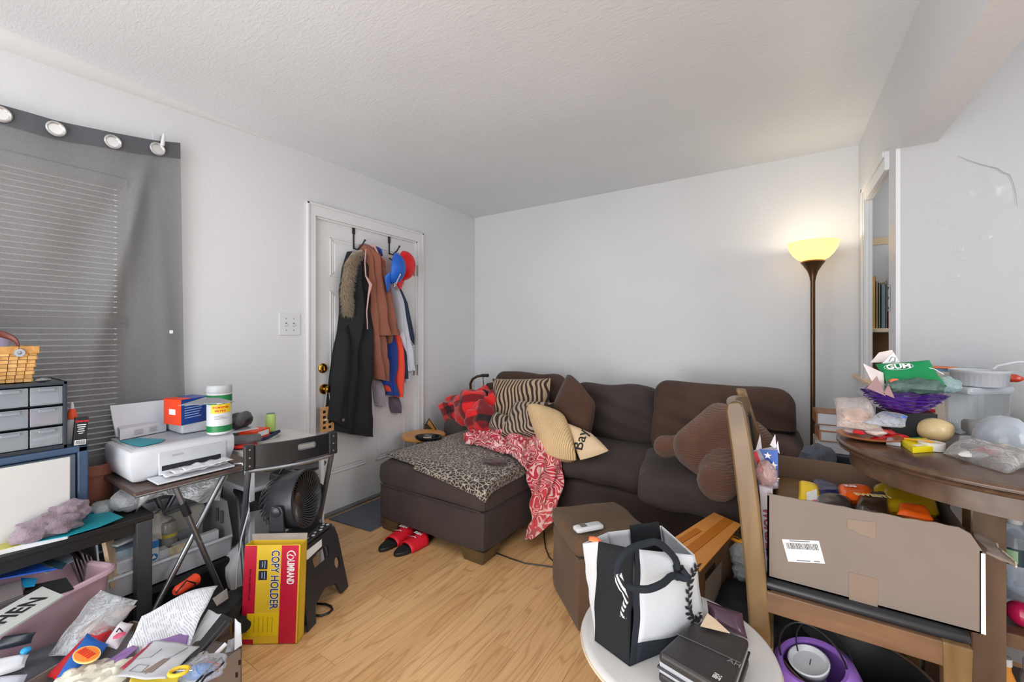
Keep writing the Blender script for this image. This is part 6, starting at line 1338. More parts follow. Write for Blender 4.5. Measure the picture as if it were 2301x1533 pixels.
def backp(y0, y1, z0, z1, th, bow, nm, mt, zoff=0, arch=0):
    m = MB(); n_ = 12
    def f(a, b, k):
        y = lerp(y0, y1, a); z = lerp(z0, z1, b)+arch*(1-(2*a-1)**2)*b; return V(bx_at(z)-bow*(1-(2*a-1)**2)+k, y, z)
    vs = []; 
    for k in (0, th):
        for j in range(2):
            for i in range(n_+1): vs.append(f(i/n_, j, k))
    N_ = n_+1; fs = []
    for i in range(n_):
        fs += [(i, i+1, N_+i+1, N_+i), (2*N_+i, 3*N_+i, 3*N_+i+1, 2*N_+i+1), (i, 2*N_+i, 2*N_+i+1, i+1), (N_+i, N_+i+1, 3*N_+i+1, 3*N_+i)]
    fs += [(0, N_, 3*N_, 2*N_), (n_, 2*N_+n_, 3*N_+n_, N_+n_)]
    m.add(vs, fs); return m.out(nm, mt, t, bevel=.004)
backp(1.52, 1.91, .945, 1.01, .028, .03, 'top_rail', CHAIRW, arch=.012)
backp(1.52, 1.91, .60, .64, .025, .03, 'lower_rail', CHAIRW)
backp(1.525, 1.905, .64, .95, .018, .03, 'back_panel', mat('grey_vinyl_back', rgb(146, 138, 136), .3, bump=.1))
m = MB(); m.tube([(bx_at(z)-.03*(1-(2*a-1)**2)+.024, lerp(1.535, 1.895, a), z) for a, z in [(0, .65), (0, .8), (0, .935), (.25, .943), (.5, .947), (.75, .943), (1, .935), (1, .8), (1, .65)]], .004, 6); m.out('black_piping', BLACKP, t)
RAILW = m_wood('chair_rail_wood', rgb(104, 76, 56), rgb(134, 100, 72), (3, 20, 20), .35)
for (x0, y0, x1, y1) in ((-.03, 1.492, .40, 1.515), (-.03, 1.915, .40, 1.938), (.38, 1.5, .405, 1.93), (-.04, 1.5, -.015, 1.93)):
    m = MB(); m.box(x0, y0, .405, x1, y1, .468); m.out('seat_rail', RAILW, t, smooth=False, bevel=.003)
for y0 in (1.488, 1.905):
    m = MB(); m.hexa([(.365, y0+.003, 0), (.40, y0+.003, 0), (.40, y0+.038, 0), (.365, y0+.038, 0), (.355, y0, .47), (.41, y0, .47), (.41, y0+.04, .47), (.355, y0+.04, .47)]); m.out('leg', CHAIRW, t, smooth=False, bevel=.004)
m = MB(); m.box(-.035, 1.50, .26, -.012, 1.92, .295); m.out('stretcher', CHAIRW, t, smooth=False, bevel=.003)
m = MB(); m.soft((.18, 1.727, .479), (.47, .445, .03), .014, 12); m.out('seat_cushion', mat('black_vinyl_seat', rgb(40, 42, 46), .28), t)
# ---------------- big cardboard box on the chair ----------------
bx0, bx1, by0, by1, bz0, bz1 = -.028, .437, 1.53, 1.995, .495, .756
t = T('cardboard_box', 'big open brown cardboard box of snack bags on the dining chair', 'box', (.2, 1.76, .495))
TS = .005
def wallp(nm, pts, mt=CARD): m = MB(); m.slab(pts, TS); return m.out(nm, mt, t, smooth=False)
# front wall with torn uneven top edge
n_ = 22; top = []
for i in range(n_+1):
    f = i/n_; top.append((lerp(bx0, bx1, f), bz1+.004*noise.noise(Vector((f*14, 0, 2)))-(.05*max(0, (f-.93)/.07)**1.5)-(.008 if .10 < f < .13 else 0)))
m = MB(fr((0, by0, 0), (1, 0, 0), (0, 0, 1))); m.prism([(bx0, bz0), (bx1, bz0)]+top[::-1], 0, -TS) ; m.out('front_wall', CARD, t, smooth=False)
m = MB(); m.box(bx0, by1-TS, bz0, bx1, by1, bz1+.012); m.out('back_wall', CARDD, t, smooth=False)
m = MB(); m.hexa([(bx0, by0, bz0), (bx0+TS, by0, bz0), (bx0+TS, by1, bz0), (bx0, by1, bz0), (bx0, by0, bz1-.005), (bx0+TS, by0, bz1-.005), (bx0+TS, by1, bz1+.012), (bx0, by1, bz1+.012)]); m.out('side_wall', mat('pale_card_inside', rgb(206, 178, 140), .8, var=.05), t, smooth=False)
m = MB(); m.hexa([(bx1-TS, by0, bz0), (bx1, by0, bz0), (bx1, by1, bz0), (bx1-TS, by1, bz0), (bx1-TS, by0, bz1-.05), (bx1, by0, bz1-.05), (bx1, by1, bz1), (bx1-TS, by1, bz1)]); m.out('side_wall', CARD, t, smooth=False)
m = MB(); m.box(bx0, by0, bz0, bx1, by1, bz0+.004); m.out('bottom', CARD, t, smooth=False)
m = MB()
def flap(a, b): return V(bx1+.006+.05*b*(1-.4*a)+.006*math.sin(a*14), lerp(by0+.0, by0+.17, a), bz1-.052+.055*a+.008*noise.noise(Vector((a*9, b*3, 1)))-.02*b)
m.grid(flap, 22, 5); m.out('torn_flap', CARD, t, solid=.004)
m = MB(); P = [flap(i/12, 1) for i in range(13)]; m.tube(P, .003, 5); m.out('frayed_edge', mat('frayed_paper', rgb(214, 200, 180), .9, bump=.5, bs=200), t)
m = MB(); m.hexa([(bx1-.003, by0-.0015, bz0+.002), (bx1+.006, by0-.0005, bz0+.001), (bx1+.004, by0+.02, bz0+.001), (bx1-.003, by0+.02, bz0+.002), (bx1-.003, by0-.0015, bz1-.055), (bx1+.005, by0-.0005, bz1-.055), (bx1+.004, by0+.02, bz1-.055), (bx1-.003, by0+.02, bz1-.055)]); m.out('white_edge_tape', WHITEI, t, smooth=False)
def ff(u, v): p = at(u, v, 'Y', by0-.001); return (p.x, p.z)
TAPE = mat('kraft_tape', rgb(132, 114, 100), .35, var=.04)
qf = fr((0, by0, 0), (1, 0, 0), (0, 0, 1))
for pl_ in ([(1904, 1167), (1968, 1174), (1968, 1212), (1928, 1200), (1920, 1192), (1905, 1188)], [(1908, 1286), (1972, 1302), (1972, 1370), (1908, 1352)]):
    m = MB(qf); m.prism([ff(*p) for p in pl_][::-1], .0002, .0012); m.out('tape_patch', TAPE, t, smooth=False)
LP = [ff(1757, 1212), (ff(1840, 1216)), ff(1854, 1267), ff(1771, 1262)]
m = MB(qf); m.prism(LP[::-1], .0002, .0014); m.out('shipping_label', WHITEI, t, smooth=False)
def lf(a, b): A, B, Cc, D = [V(p[0], p[1], 0) for p in LP]; return lerp(lerp(A, B, a), lerp(D, Cc, a), b)
m = MB(qf); rnd = random.Random(3); a = .08
while a < .92:
    w_ = rnd.uniform(.006, .02); p = [lf(a, .14), lf(a+w_, .14), lf(a+w_, .42), lf(a, .42)]; m.add([(x.x, x.y, .0018) for x in p], [(0, 1, 2, 3)]); a += w_+rnd.uniform(.008, .02)
m.out('barcode', INK, t, smooth=False)
for r_, (a0, a1) in ((.03, (.2, .75)), (.90, (.25, .62)), (.90, (.72, .88))):
    m = MB(qf); p = [lf(a0, r_), lf(a1, r_), lf(a1, r_+.05), lf(a0, r_+.05)]; m.add([(x.x, x.y, .0018) for x in p], [(0, 1, 2, 3)]); m.out('label_line', GREYINK, t, smooth=False)
# snack bags
def sbag(px, z, mt, lab, th=.05, sd=0, dz=(0, 0, 0, 0), pin=.06):
    P = [Z(u, v, z+d) for (u, v), d in zip(px, dz)]
    m = MB(); m.pad(P, th, 20, .010, 16, pin, seed=sd); o = m.out('snack_bag', mt, label=lab, cat='snack bag', group='snack bags in the cardboard box')
    n = (P[1]-P[0]).cross(P[3]-P[0]).normalized(); n = -n if n.z < 0 else n
    return o, sum(P, Vector())/4+n*(th/2+.003), (P[1]-P[0]).normalized(), n
YB_ = mat('yellow_foil_bag', rgb(238, 198, 40), .28, var=.05, bump=.3, bs=20); OB_ = mat('orange_foil_bag', rgb(238, 96, 20), .28, var=.05, bump=.3, bs=20); NB_ = mat('navy_foil_bag', rgb(34, 38, 84), .25, var=.1, bump=.3, bs=20)
KB_ = mat('black_foil_bag', rgb(46, 42, 44), .25, var=.15, bump=.4, bs=20); MB_ = mat('mustard_foil_bag', rgb(206, 168, 26), .28, var=.08, bump=.3, bs=18)
sbag([(1790, 1140), (1850, 1150), (1838, 1092), (1795, 1082)], .70, YB_, 'yellow snack bag standing in the left corner of the box', .05, 1, (0, 0, .03, .05))
m = MB(); P = [Z(u, v, z) for u, v, z in ((1812, 1128, .725), (1836, 1128, .725), (1835, 1100, .745), (1812, 1108, .742))]; m.slab(P, .003); m.out('nutrition_panel', WHITEI, bpy.data.objects['snack_bag'], smooth=False)
o, c, dx, n = sbag([(1822, 1122), (1905, 1128), (1890, 1096), (1820, 1086)], .715, NB_, 'navy blue snack bag behind the yellow one', .05, 2)
o, c, dx, n = sbag([(1815, 1142), (1880, 1142), (1880, 1118), (1815, 1116)], .715, mat('red_foil_bag', rgb(200, 36, 40), .28, bump=.3), 'red and yellow snack bag lettered tus', .03, 3)
text('tus', .035, fr(c, dx, z=n), WHITEI, o, off=.001)
o, c, dx, n = sbag([(1885, 1122), (1965, 1128), (1962, 1100), (1880, 1094)], .735, OB_, 'orange snack bag in the middle of the box', .045, 4)
text('RAI', .022, fr(c+dx*-.015, dx, z=n), WHITEI, o, off=.001)
o, c, dx, n = sbag([(1825, 1148), (1920, 1156), (1915, 1126), (1835, 1122)], .728, KB_, 'dark grey crumpled snack bag along the front wall', .05, 5)
o, c, dx, n = sbag([(1918, 1152), (2002, 1160), (1992, 1108), (1928, 1112)], .730, mat('dark_brown_foil_bag', rgb(50, 36, 24), .28, bump=.3), 'dark brown snack bag with cream lettering', .045, 6)
text('SWEETI', .028, fr(c, dx, z=n), mat('cream_ink', rgb(236, 210, 150), .5), o, off=.001)
o, c, dx, n = sbag([(1975, 1150), (2112, 1158), (2108, 1096), (1975, 1092)], .715, MB_, 'large mustard yellow snack bag lettered Lays', .07, 7)
m = MB(fr(c+n*.002, dx, z=n)); m.prism([(-.045, -.016), (.05, -.012), (.055, .016), (-.035, .014)], -.004, .001); m.out('maroon_banner', C(86, 26, 30), o, smooth=False)
text('Lays', .034, fr(c+n*.0045, dx, z=n), mat('pale_pink_ink', rgb(214, 170, 150), .5), o, off=.0006)
sbag([(2015, 1158), (2100, 1168), (2085, 1148), (2020, 1132)], .742, OB_, 'orange snack bag tucked at the right front of the box', .03, 8)
sbag([(1960, 1110), (2045, 1112), (2042, 1084), (1962, 1096)], .728, YB_, 'yellow snack bag edge behind the brown one', .03, 9)
m = MB(); m.soft(((bx0+bx1)/2, 1.762, .60), (.43, .43, .19), .03, 8, wr(71, .01)); m.out('snack_fill', C(120, 90, 50), label='layer of snack packets filling the bottom of the cardboard box', cat='packets')
# wonder bread wrapper and flag bag between chair back and box
def yq(px, y): return [at(u, v, 'Y', y+d) for (u, v), d in zip(px, (0, 0, 0, 0))]
t = T('bread_carton', 'grey white carton lettered WONDER Bread between chair back and box', 'box', tuple(at(1730, 1300, 'Y', 1.56)))
P = yq([(1722, 1296), (1742, 1299), (1736, 1100), (1706, 1092)], 1.56)
m = MB(); m.slab(P, -.03 if (P[1]-P[0]).cross(P[3]-P[0]).y < 0 else .03); m.out('carton', mat('lilac_white_carton', rgb(184, 176, 182), .5), t, smooth=False)
c = (P[0]+P[1]+P[2]+P[3])/4; dn = (P[0]-P[3]).normalized()
MR = mat('maroon_ink', rgb(130, 24, 44), .5)
text('WONDER', .034, fr(at(1727, 1195, 'Y', 1.556), dn, z=(0, -1, 0)), MR, t, off=.001, sx=.95); text('Bread', .034, fr(at(1733, 1263, 'Y', 1.556), dn, z=(0, -1, 0)), mat('dark_purple_ink', rgb(50, 36, 60), .5), t, off=.001)
t = T('flag_bag', 'plastic bread bag with red white and blue stars against the chair back', 'bag', tuple(at(1720, 1100, 'Y', 1.62)))
P = yq([(1705, 1108), (1750, 1098), (1748, 1000), (1690, 1012)], 1.63); m = MB(); m.pad(P, .05, 14, .006, 14, .03); m.out('bag', mat('white_bag', rgb(206, 200, 210), .35), t)
def fq(px, nm, mt, y=1.600): m = MB(); m.slab(yq(px, y), .001); m.out(nm, mt, t, smooth=False)
fq([(1706, 1010), (1748, 1012), (1749, 1090), (1735, 1062), (1722, 1040)], 'blue_field', mat('flag_blue', rgb(36, 84, 168), .4)); fq([(1693, 1018), (1700, 1014), (1716, 1060), (1706, 1062)], 'red_stripe', mat('flag_red', rgb(206, 30, 48), .4))
for cx_, cy_, rr in ((1725, 1024, .012), (1738, 1046, .013), (1744, 1076, .011)):
    p = at(cx_, cy_, 'Y', 1.598); m = MB(fr(p, (1, 0, 0), (0, 0, 1))); m.prism([((rr if k % 2 == 0 else rr*.42)*math.cos(PI/2+k*PI/5), (rr if k % 2 == 0 else rr*.42)*math.sin(PI/2+k*PI/5)) for k in range(10)], 0, .001); m.out('star', WHITEI, t, smooth=False)
for px in ([(1730, 1000), (1745, 1010), (1742, 975)], [(1742, 1010), (1752, 1020), (1748, 990)], [(1698, 1012), (1712, 1008), (1708, 975)]):
    m = MB(); m.slab(yq(px, 1.61), .002); m.out('film_tip', mat('white_bag', 0), t, smooth=False)
m = MB(); m.blob(at(1722, 1065, 'Y', 1.585), (.03, .02, .042), .25, 2, 20, 4); m.out('pink_bag', clear('pink_film', (1, .85, .83), .35, .15, (.75, .55, .52), .5, 25), label='pinkish plastic wad below the flag bag', cat='bag')
# ---------------- dining table ----------------
t = T('dining_table', 'dark brown counter height table with a rounded moulded edge', 'table', (.7, 1.86, 0))
def stad(r, n=30):
    out = []
    for i in range(n+1): a = PI/2+PI*i/n; out.append((.575+r*math.cos(a), 1.835+r*math.sin(a)))
    for i in range(n+1): a = -PI/2+PI*i/n; out.append((1.15+r*math.cos(a), 1.87+r*math.sin(a)))
    return out
prof = [(.345, .868), (.385, .868), (.398, .874), (.402, .880), (.394, .884), (.394, .886), (.402, .889), (.402, .893), (.396, .899), (.388, .900), (.384, .8988), (.380, .900)]
vs = []; fs = []; k_ = len(stad(.4))
for r_, z_ in prof: vs += [(x, y, z_) for x, y in stad(r_)]
for i in range(len(prof)-1):
    for j in range(k_): fs.append((i*k_+j, i*k_+(j+1) % k_, (i+1)*k_+(j+1) % k_, (i+1)*k_+j))
fs += [tuple(range(k_))[::-1], tuple(range((len(prof)-1)*k_, len(prof)*k_))]
m = MB(); m.add(vs, fs); m.out('tabletop', TABLE, t, ang=30)
m = MB(); A_ = stad(.365); m.prism(A_, .812, .869); m.out('apron', TABLE, t)
LEGW = m_wood('table_leg_wood', rgb(78, 60, 48), rgb(104, 82, 64), (14, 14, 3), .35)
for x, y in ((.435, 1.60), (.435, 2.02), (1.2, 1.60), (1.2, 2.08)):
    m = MB(); m.box(x, y, 0, x+.066, y+.066, .815); m.out('leg', LEGW, t, smooth=False, bevel=.004)
m = MB(); m.box(.49, 1.63, .43, 1.22, 2.07, .468); m.out('shelf', TABLE, t, smooth=False, bevel=.003)
m = MB(); m.box(.49, 1.66, .12, 1.22, 2.07, .15); m.out('shelf', TABLE, t, smooth=False, bevel=.003)
# bottles on the shelf
def bottle(x, y, lab):
    t = T('water_bottle', lab, 'bottle', (x, y, .469), 'water bottles on the table shelf'); m = MB(); pr = [(.036, .47), (.042, .478)]
    for k in range(7): pr += [(.043, .485+.02*k), (.040, .495+.02*k)]
    pr += [(.043, .625), (.043, .655), (.034, .685), (.018, .705), (.014, .712)]
    m.lathe(pr, (x, y, 0), 28); m.out('body', clear('bottle_pet', (.9, .95, 1), .22, .08, (.8, .86, .92)), t)
    m = MB(); m.lathe([(.0435, .60), (.0435, .648)], (x, y, 0), 28, caps=False); b = m.out('label', mat('dark_teal_label', rgb(30, 62, 74), .4), t)
    m = MB(); a0 = math.atan2(-y, -x)-.25; m.grid(lambda a, b_: V(x+.0438*math.cos(a0+.8*(a-.5)), y+.0438*math.sin(a0+.8*(a-.5)), lerp(.608, .642, b_)), 10, 2); m.out('emblem', C(150, 190, 150, .4), b)
    m = MB(); m.lathe([(.015, .708), (.016, .712), (.016, .728), (.0001, .729)], (x, y, 0), 20, caps=False); m.out('cap', WHITEP, t)
bottle(.578, 1.80, 'clear water bottle nearest the table leg on the upper shelf'); bottle(.64, 1.905, 'clear water bottle behind the nearest one on the upper shelf')
m = MB(); c = at(2298, 1372, 'Y', 1.69); m.blob((c.x, c.y, .50), .032, .05, 1, 22, 1); m.out('magenta_ball', mat('magenta_plastic', rgb(170, 24, 72), .15), label='shiny magenta plastic ball in front of the water bottle', cat='ball')
t = T('salsa_jar', 'jar with a green and red label on the lower table shelf', 'jar', (.62, 1.74, .151))
m = MB(); m.lathe([(.045, .152), (.05, .16), (.05, .30), (.042, .325)], (.62, 1.74, 0), 26); m.out('glass', clear('jar_glass2', a=.4, film=(.5, .45, .42)), t)
m = MB(); m.lathe([(.0505, .175), (.0505, .235)], (.62, 1.74, 0), 26, caps=False); m.out('red_label', C(150, 30, 56), t); m = MB(); m.lathe([(.0505, .235), (.0505, .262)], (.62, 1.74, 0), 26, caps=False); m.out('green_label', C(130, 180, 70), t)
m = MB(); m.lathe([(.044, .322), (.045, .345), (.0001, .346)], (.62, 1.74, 0), 26, caps=False); m.out('lid', WHITEP, t)
t = T('sauce_bottle', 'small orange sauce bottle beside the jar on the lower shelf', 'bottle', (.535, 1.72, .151))
m = MB(); m.lathe([(.024, .152), (.026, .16), (.026, .28), (.012, .32), (.011, .335)], (.535, 1.72, 0), 20); m.out('body', C(214, 140, 50, .3), t); m = MB(); m.lathe([(.013, .335), (.013, .355), (.0001, .356)], (.535, 1.72, 0), 16, caps=False); m.out('cap', WHITEP, t)
# ---------------- under the chair ----------------
t = T('black_pot', 'wide black pot with a brown rim under the dining chair', 'pot', (.2, 1.68, 0))
PC = (.20, 1.68, 0); m = MB(); m.lathe([(.15, .002), (.175, .02), (.196, .195), (.204, .20), (.204, .206), (.196, .206), (.19, .20), (.168, .03), (.0001, .028)], PC, 44, caps=False); m.out('pot', mat('pot_black', rgb(40, 40, 40), .45, var=.1), t)
m = MB(); m.tube([(.2+.203*math.cos(a), 1.68+.203*math.sin(a), .206) for a in [2*PI*i/44 for i in range(44)]], .005, 8, closed=True); m.out('rim', mat('brown_enamel', rgb(96, 70, 62), .25), t)
wh = [at(1808, 1404, 'Y', 1.9), at(1900, 1410, 'Y', 1.9)]
m = MB(); m.tube([wh[0], lerp(wh[0], wh[1], .2), lerp(wh[0], wh[1], .8), wh[1]], [.009, .013, .013, .010], 10); m.out('wooden_handle', mat('pale_wood_grip', rgb(206, 176, 132), .5), t)
m = MB(); m.tube([wh[0], V(wh[0].x, 1.88, .21)], .003, 6); m.tube([wh[1], V(wh[1].x+.04, 1.87, .21)], .003, 6); m.out('handle_wire', STEEL, t)
PUR = mat('purple_plastic', rgb(150, 106, 196), .38, var=.05)
t = T('purple_basket', 'purple plastic pail with a black wire handle in the black pot', 'pail', (.15, 1.66, .03))
q = Matrix.Translation((.135, 1.645, .04)) @ Matrix.Rotation(math.radians(16), 4, 'X') @ Matrix.Rotation(math.radians(-12), 4, 'Y')
m = MB(q); m.lathe([(.06, 0), (.085, .03), (.105, .10), (.112, .16), (.104, .20), (.088, .215), (.078, .212), (.078, .20), (.092, .18), (.092, .10), (.07, .03), (.0001, .02)], n=40, caps=False, fn=lambda a, i: 1+.04*math.cos(2*a)); m.out('pail', PUR, t)
m = MB(q); m.tube([(-.085*math.cos(a), .0, .205+.15*math.sin(a)) for a in [PI*i/16 for i in range(17)]], .0028, 6); m.out('wire_handle', BLACKM, t)
m = MB(q); m.tube([(-.07*math.cos(a)+.03, .04, .20+.13*math.sin(a)) for a in [PI*i/16 for i in range(17)]], .0024, 6); m.out('wire_handle', BLACKM, t)
t = T('white_candle_cup', 'white round cup with a red base standing inside the purple pail', 'cup', (.13, 1.66, .15))
m = MB(q @ Matrix.Translation((-.012, .01, .0))); m.lathe([(.03, .08), (.034, .13), (.03, .15), (.05, .185), (.056, .205), (.052, .207), (.044, .192), (.0001, .188)], n=30, caps=False); m.out('cup', WHITEP, t)
m = MB(q @ Matrix.Translation((-.012, .01, .0))); m.lathe([(.034, .075), (.036, .085), (.034, .095)], n=30); m.out('red_base', C(200, 40, 44), t); m = MB(q @ Matrix.Translation((-.012, .01, .0))); m.tube([(0, 0, .188), (.006, .004, .205)], .0015, 5); m.out('wick', INK, t)
m = MB(); m.blob((.30, 1.62, .12), (.06, .07, .10), .3, 2.2, 26, 6); m.out('tan_bag', mat('tan_satin', rgb(176, 138, 104), .35, bump=.3, bs=16), label='tan satin crumpled bag beside the purple pail in the pot', cat='bag')
m = MB(); m.blob((.12, 2.16, .17), (.26, .20, .17), .3, 1.8, 34, 9, flat=-.168); m.out('dark_clothes', BLACKF, label='heap of black clothes on the floor behind the dining chair', cat='clothes')
m = MB(); m.blob((.42, 2.15, .12), (.10, .12, .12), .3, 1.8, 30, 12, flat=-.118); m.out('jeans_heap', m_fabric('faded_jeans', rgb(92, 100, 112), .25, .1), label='faded grey jeans heap on the floor under the table', cat='clothes')
# ---------------- round white stool with tote and case ----------------
t = T('white_stool', 'low round white side table under the tote bag', 'table', (-.26, 1.30, 0))
m = MB(); m.lathe([(.0001, .322), (.262, .322), (.27, .328), (.27, .345), (.264, .35), (.255, .351), (.0001, .351)], (-.26, 1.30, 0), 60, caps=False); m.out('tabletop', mat('white_laminate_worn', rgb(204, 202, 200), .4, var=.05, vs=5), t)
m = MB(); m.tube([(-.26+.271*math.cos(a), 1.30+.271*math.sin(a), .332) for a in [2*PI*i/60 for i in range(60)]], .004, 6, closed=True); m.out('edge_band', mat('cream_edge', rgb(206, 192, 168), .5), t)
for a in (.6, 2.17, 3.74, 5.3):
    m = MB(); m.tube([(-.26+.19*math.cos(a), 1.30+.19*math.sin(a), .322), (-.26+.235*math.cos(a), 1.30+.235*math.sin(a), 0)], .013, 8); m.out('leg', mat('cream_edge', 0), t)
t = T('tote_bag', 'black and off white canvas tote bag with a laurel wreath print', 'bag', (-.33, 1.28, .352))
TWH = m_fabric('off_white_canvas', rgb(196, 198, 202), .04, .05, bs=400); TBK = m_fabric('black_canvas', rgb(22, 24, 28), .15, 0, bs=400); TNV = m_fabric('navy_black_canvas', rgb(28, 34, 42), .12, 0, bs=400)
zb = .353
BOT = [V(-.475, 1.215, zb), V(-.455, 1.165, zb), V(-.340, 1.125, zb), V(-.19, 1.36, zb), V(-.29, 1.44, zb), V(-.43, 1.33, zb)]
TOP = [Z(1310, 1222, .630), Z(1345, 1217, .642), Z(1426, 1234, .640), Z(1560, 1248, .615), Z(1486, 1182, .640), Z(1366, 1197, .635)]
def tw(i, a, b, bulge=.02):
    A, B, C_, D = BOT[i], BOT[(i+1) % 6], TOP[(i+1) % 6], TOP[i]
    p = lerp(lerp(A, B, a), lerp(D, C_, a), b); e = B-A; n = V(e.y, -e.x, 0).normalized()
    w1 = max(0, math.sin(PI*min(1, b)))**.8*(math.sin(PI*a)*.8+.2); p = p+n*(bulge*w1+.006*noise.noise(Vector((a*3+i, b*4, 1)))*(1 if 0 < b < 1 else 0)); return p
def strip(i, a0, a1, b0, b1, nm, mt, bulge=.02, off=0, n1=14, n2=16, ins=0):
    m = MB()
    def f(a, b):
        A = lerp(a0, a1, a); B = lerp(b0, b1, b); p = tw(i, A, B, bulge)
        if off or ins:
            e = BOT[(i+1) % 6]-BOT[i]; p = p+V(e.y, -e.x, 0).normalized()*(off-ins)
        return p
    m.grid(f, n1, n2); return m.out(nm, mt, t, solid=.0035)
strip(0, 0, 1, 0, 1, 'side_gusset', TWH, .006); strip(1, 0, 1, 0, 1, 'black_panel', TBK, .02); strip(2, 0, .07, 0, 1, 'corner_strip', TNV, .03); strip(2, .07, 1, .19, 1, 'canvas_panel', TWH, .03); strip(2, .07, 1, 0, .19, 'bottom_band', TNV, .03)
strip(3, 0, 1, 0, .45, 'back_gusset', TBK, .03); strip(3, 0, 1, .45, 1, 'side_gusset', TWH, .02); strip(4, 0, 1, 0, 1, 'back_panel', TWH, .01); strip(4, .05, .60, .5, 1.06, 'black_panel', TBK, .01, off=-.005); strip(5, 0, 1, 0, 1, 'side_gusset', TWH, .004)
m = MB(); m.add([tuple(p) for p in BOT], [tuple(range(6))]); m.out('base', TBK, t, smooth=False, solid=.004)
hp_ = [(1504, 1212, 1.22), (1480, 1220, 1.20), (1450, 1222, 1.17), (1420, 1232, 1.13), (1398, 1250, 1.10), (1387, 1275, 1.085), (1388, 1297, 1.08), (1402, 1314, 1.085), (1428, 1323, 1.10), (1458, 1324, 1.12), (1490, 1311, 1.16), (1518, 1292, 1.21), (1527, 1275, 1.24), (1520, 1262, 1.26), (1502, 1258, 1.26)]
HP = [at(u, v, 'Y', y) for u, v, y in hp_]; e_ = (BOT[3]-BOT[2]).normalized(); no_ = V(e_.y, -e_.x, 0)
HP = [tw(2, .60, .86, .03)+no_*.006, tw(2, .60, .97, .03)+no_*.010]+HP[1:-4]+[at(1512, 1294, 'Y', 1.225), tw(2, .68, .80, .03)+no_*.022, tw(2, .66, .87, .03)+no_*.012]
HS = []
for k in range(len(HP)-1):
    p0_, p1_, p2_, p3_ = HP[max(0, k-1)], HP[k], HP[k+1], HP[min(len(HP)-1, k+2)]
    for f in (0, .33, .67): HS.append(.5*((2*p1_)+(p2_-p0_)*f+(2*p0_-5*p1_+4*p2_-p3_)*f*f+(3*p1_-p0_-3*p2_+p3_)*f**3))
HS.append(HP[-1])
m = MB(); m.tube(HS, .0095, 10); m.out('handle', TNV, t)
m = MB(); P = [tw(2, a, b, .03)+no_*.004 for a, b in ((.55, .76), (.72, .76), (.72, .90), (.55, .90))]; m.slab(P, .006); m.out('strap_end', TBK, t, smooth=False)
m = MB(); pr_ = [(1389, 1290), (1392, 1305), (1398, 1322), (1402, 1330), (1408, 1348), (1400, 1368), (1396, 1384), (1408, 1391)]
m.tube([at(u, v, 'Y', 1.075) for u, v in pr_], [.010, .012, .010, .006, .007, .005, .004, .002], 8); m.out('ribbon', m_zebra('ribbon_stripe', rgb(220, 220, 224), rgb(24, 24, 28), 34, (0, .5, 0), 2), t)
def leaf(a, b, ang, s=1):
    p = tw(2, a, b, .03); e = BOT[3]-BOT[2]; n = V(e.y, -e.x, 0).normalized(); q_ = fr(p+n*.0055, e, (0, 0, 1)) @ Matrix.Rotation(ang, 4, 'Z'); return q_
m = MB(); arc = [(.97, .88), (.88, .80), (.80, .70), (.745, .60), (.72, .48), (.74, .38), (.80, .30), (.90, .25)]
pts = []
for i in range(len(arc)-1):
    for k in range(3): pts.append((lerp(arc[i][0], arc[i+1][0], k/3), lerp(arc[i][1], arc[i+1][1], k/3)))
e = BOT[3]-BOT[2]; nn_ = V(e.y, -e.x, 0).normalized()
m.tube([tw(2, a, b, .03)+nn_*.005 for a, b in pts], .0009, 5)
for k, (a, b) in enumerate(pts):
    d = tw(2, *pts[min(k+1, len(pts)-1)], .03)-tw(2, *pts[max(k-1, 0)], .03); th = math.atan2(d.z, d.dot(e.normalized()))
    for s_ in (-1, 1):
        if k % 2 == (0 if s_ > 0 else 1): continue
        q_ = leaf(a, b, th+PI+s_*.7); mm = MB(q_); mm.prism([(0, 0), (.006, .0042), (.013, .0040), (.021, 0), (.013, -.0040), (.006, -.0042)], -.0006, .0006); kk = len(m.v); m.v += mm.v; m.f += [[i+kk for i in f] for f in mm.f]; m.mi += mm.mi
for k in range(10):
    q_ = leaf(.86+.03*(k % 4), .24+.035*(k//3), k*.7); mm = MB(q_); mm.prism([(0, 0), (.005, .0035), (.015, 0), (.005, -.0035)], -.0006, .0006); kk = len(m.v); m.v += mm.v; m.f += [[i+kk for i in f] for f in mm.f]; m.mi += mm.mi
m.out('laurel_wreath', INK, t, smooth=False)
# orange paper scrap inside the tote rim
m = MB(); c = Z(1336, 1213, .64); m.blob(c, (.02, .012, .008), .3, 3, 14, 2); m.out('orange_wrapper', C(236, 120, 70), label='orange and white wrapper peeking over the tote rim', cat='wrapper')
# black zip case
t = T('zip_case', 'black leather zip case on the white round table in front of the tote', 'case', tuple(Z(1580, 1480, .36)))
zt = .435; A, B, Cc, D = Z(1478, 1466, zt), Z(1556, 1396, zt), Z(1684, 1436, zt), Z(1640, 1562, zt)
LTH = mat('black_brown_leather', rgb(48, 44, 44), .4, var=.15, bump=.15, bs=120)
cen = (A+B+Cc+D)/4
def casep(z, k): return [V(cen.x+(p.x-cen.x)*k, cen.y+(p.y-cen.y)*k, z) for p in (A, D, Cc, B)]
m = MB(); m.hexa(casep(.36, 1.0)+casep(.385, 1.0)); m.out('lower_cover', LTH, t, smooth=False, bevel=.008, seg=3)
m = MB(); m.hexa(casep(.41, 1.0)+casep(.437, .99)); m.out('upper_cover', LTH, t, smooth=False, bevel=.010, seg=3)
m = MB(); m.hexa(casep(.384, .96)+casep(.411, .96)); m.out('pages', mat('grey_page_edges', rgb(176, 178, 184), .5), t, smooth=False)
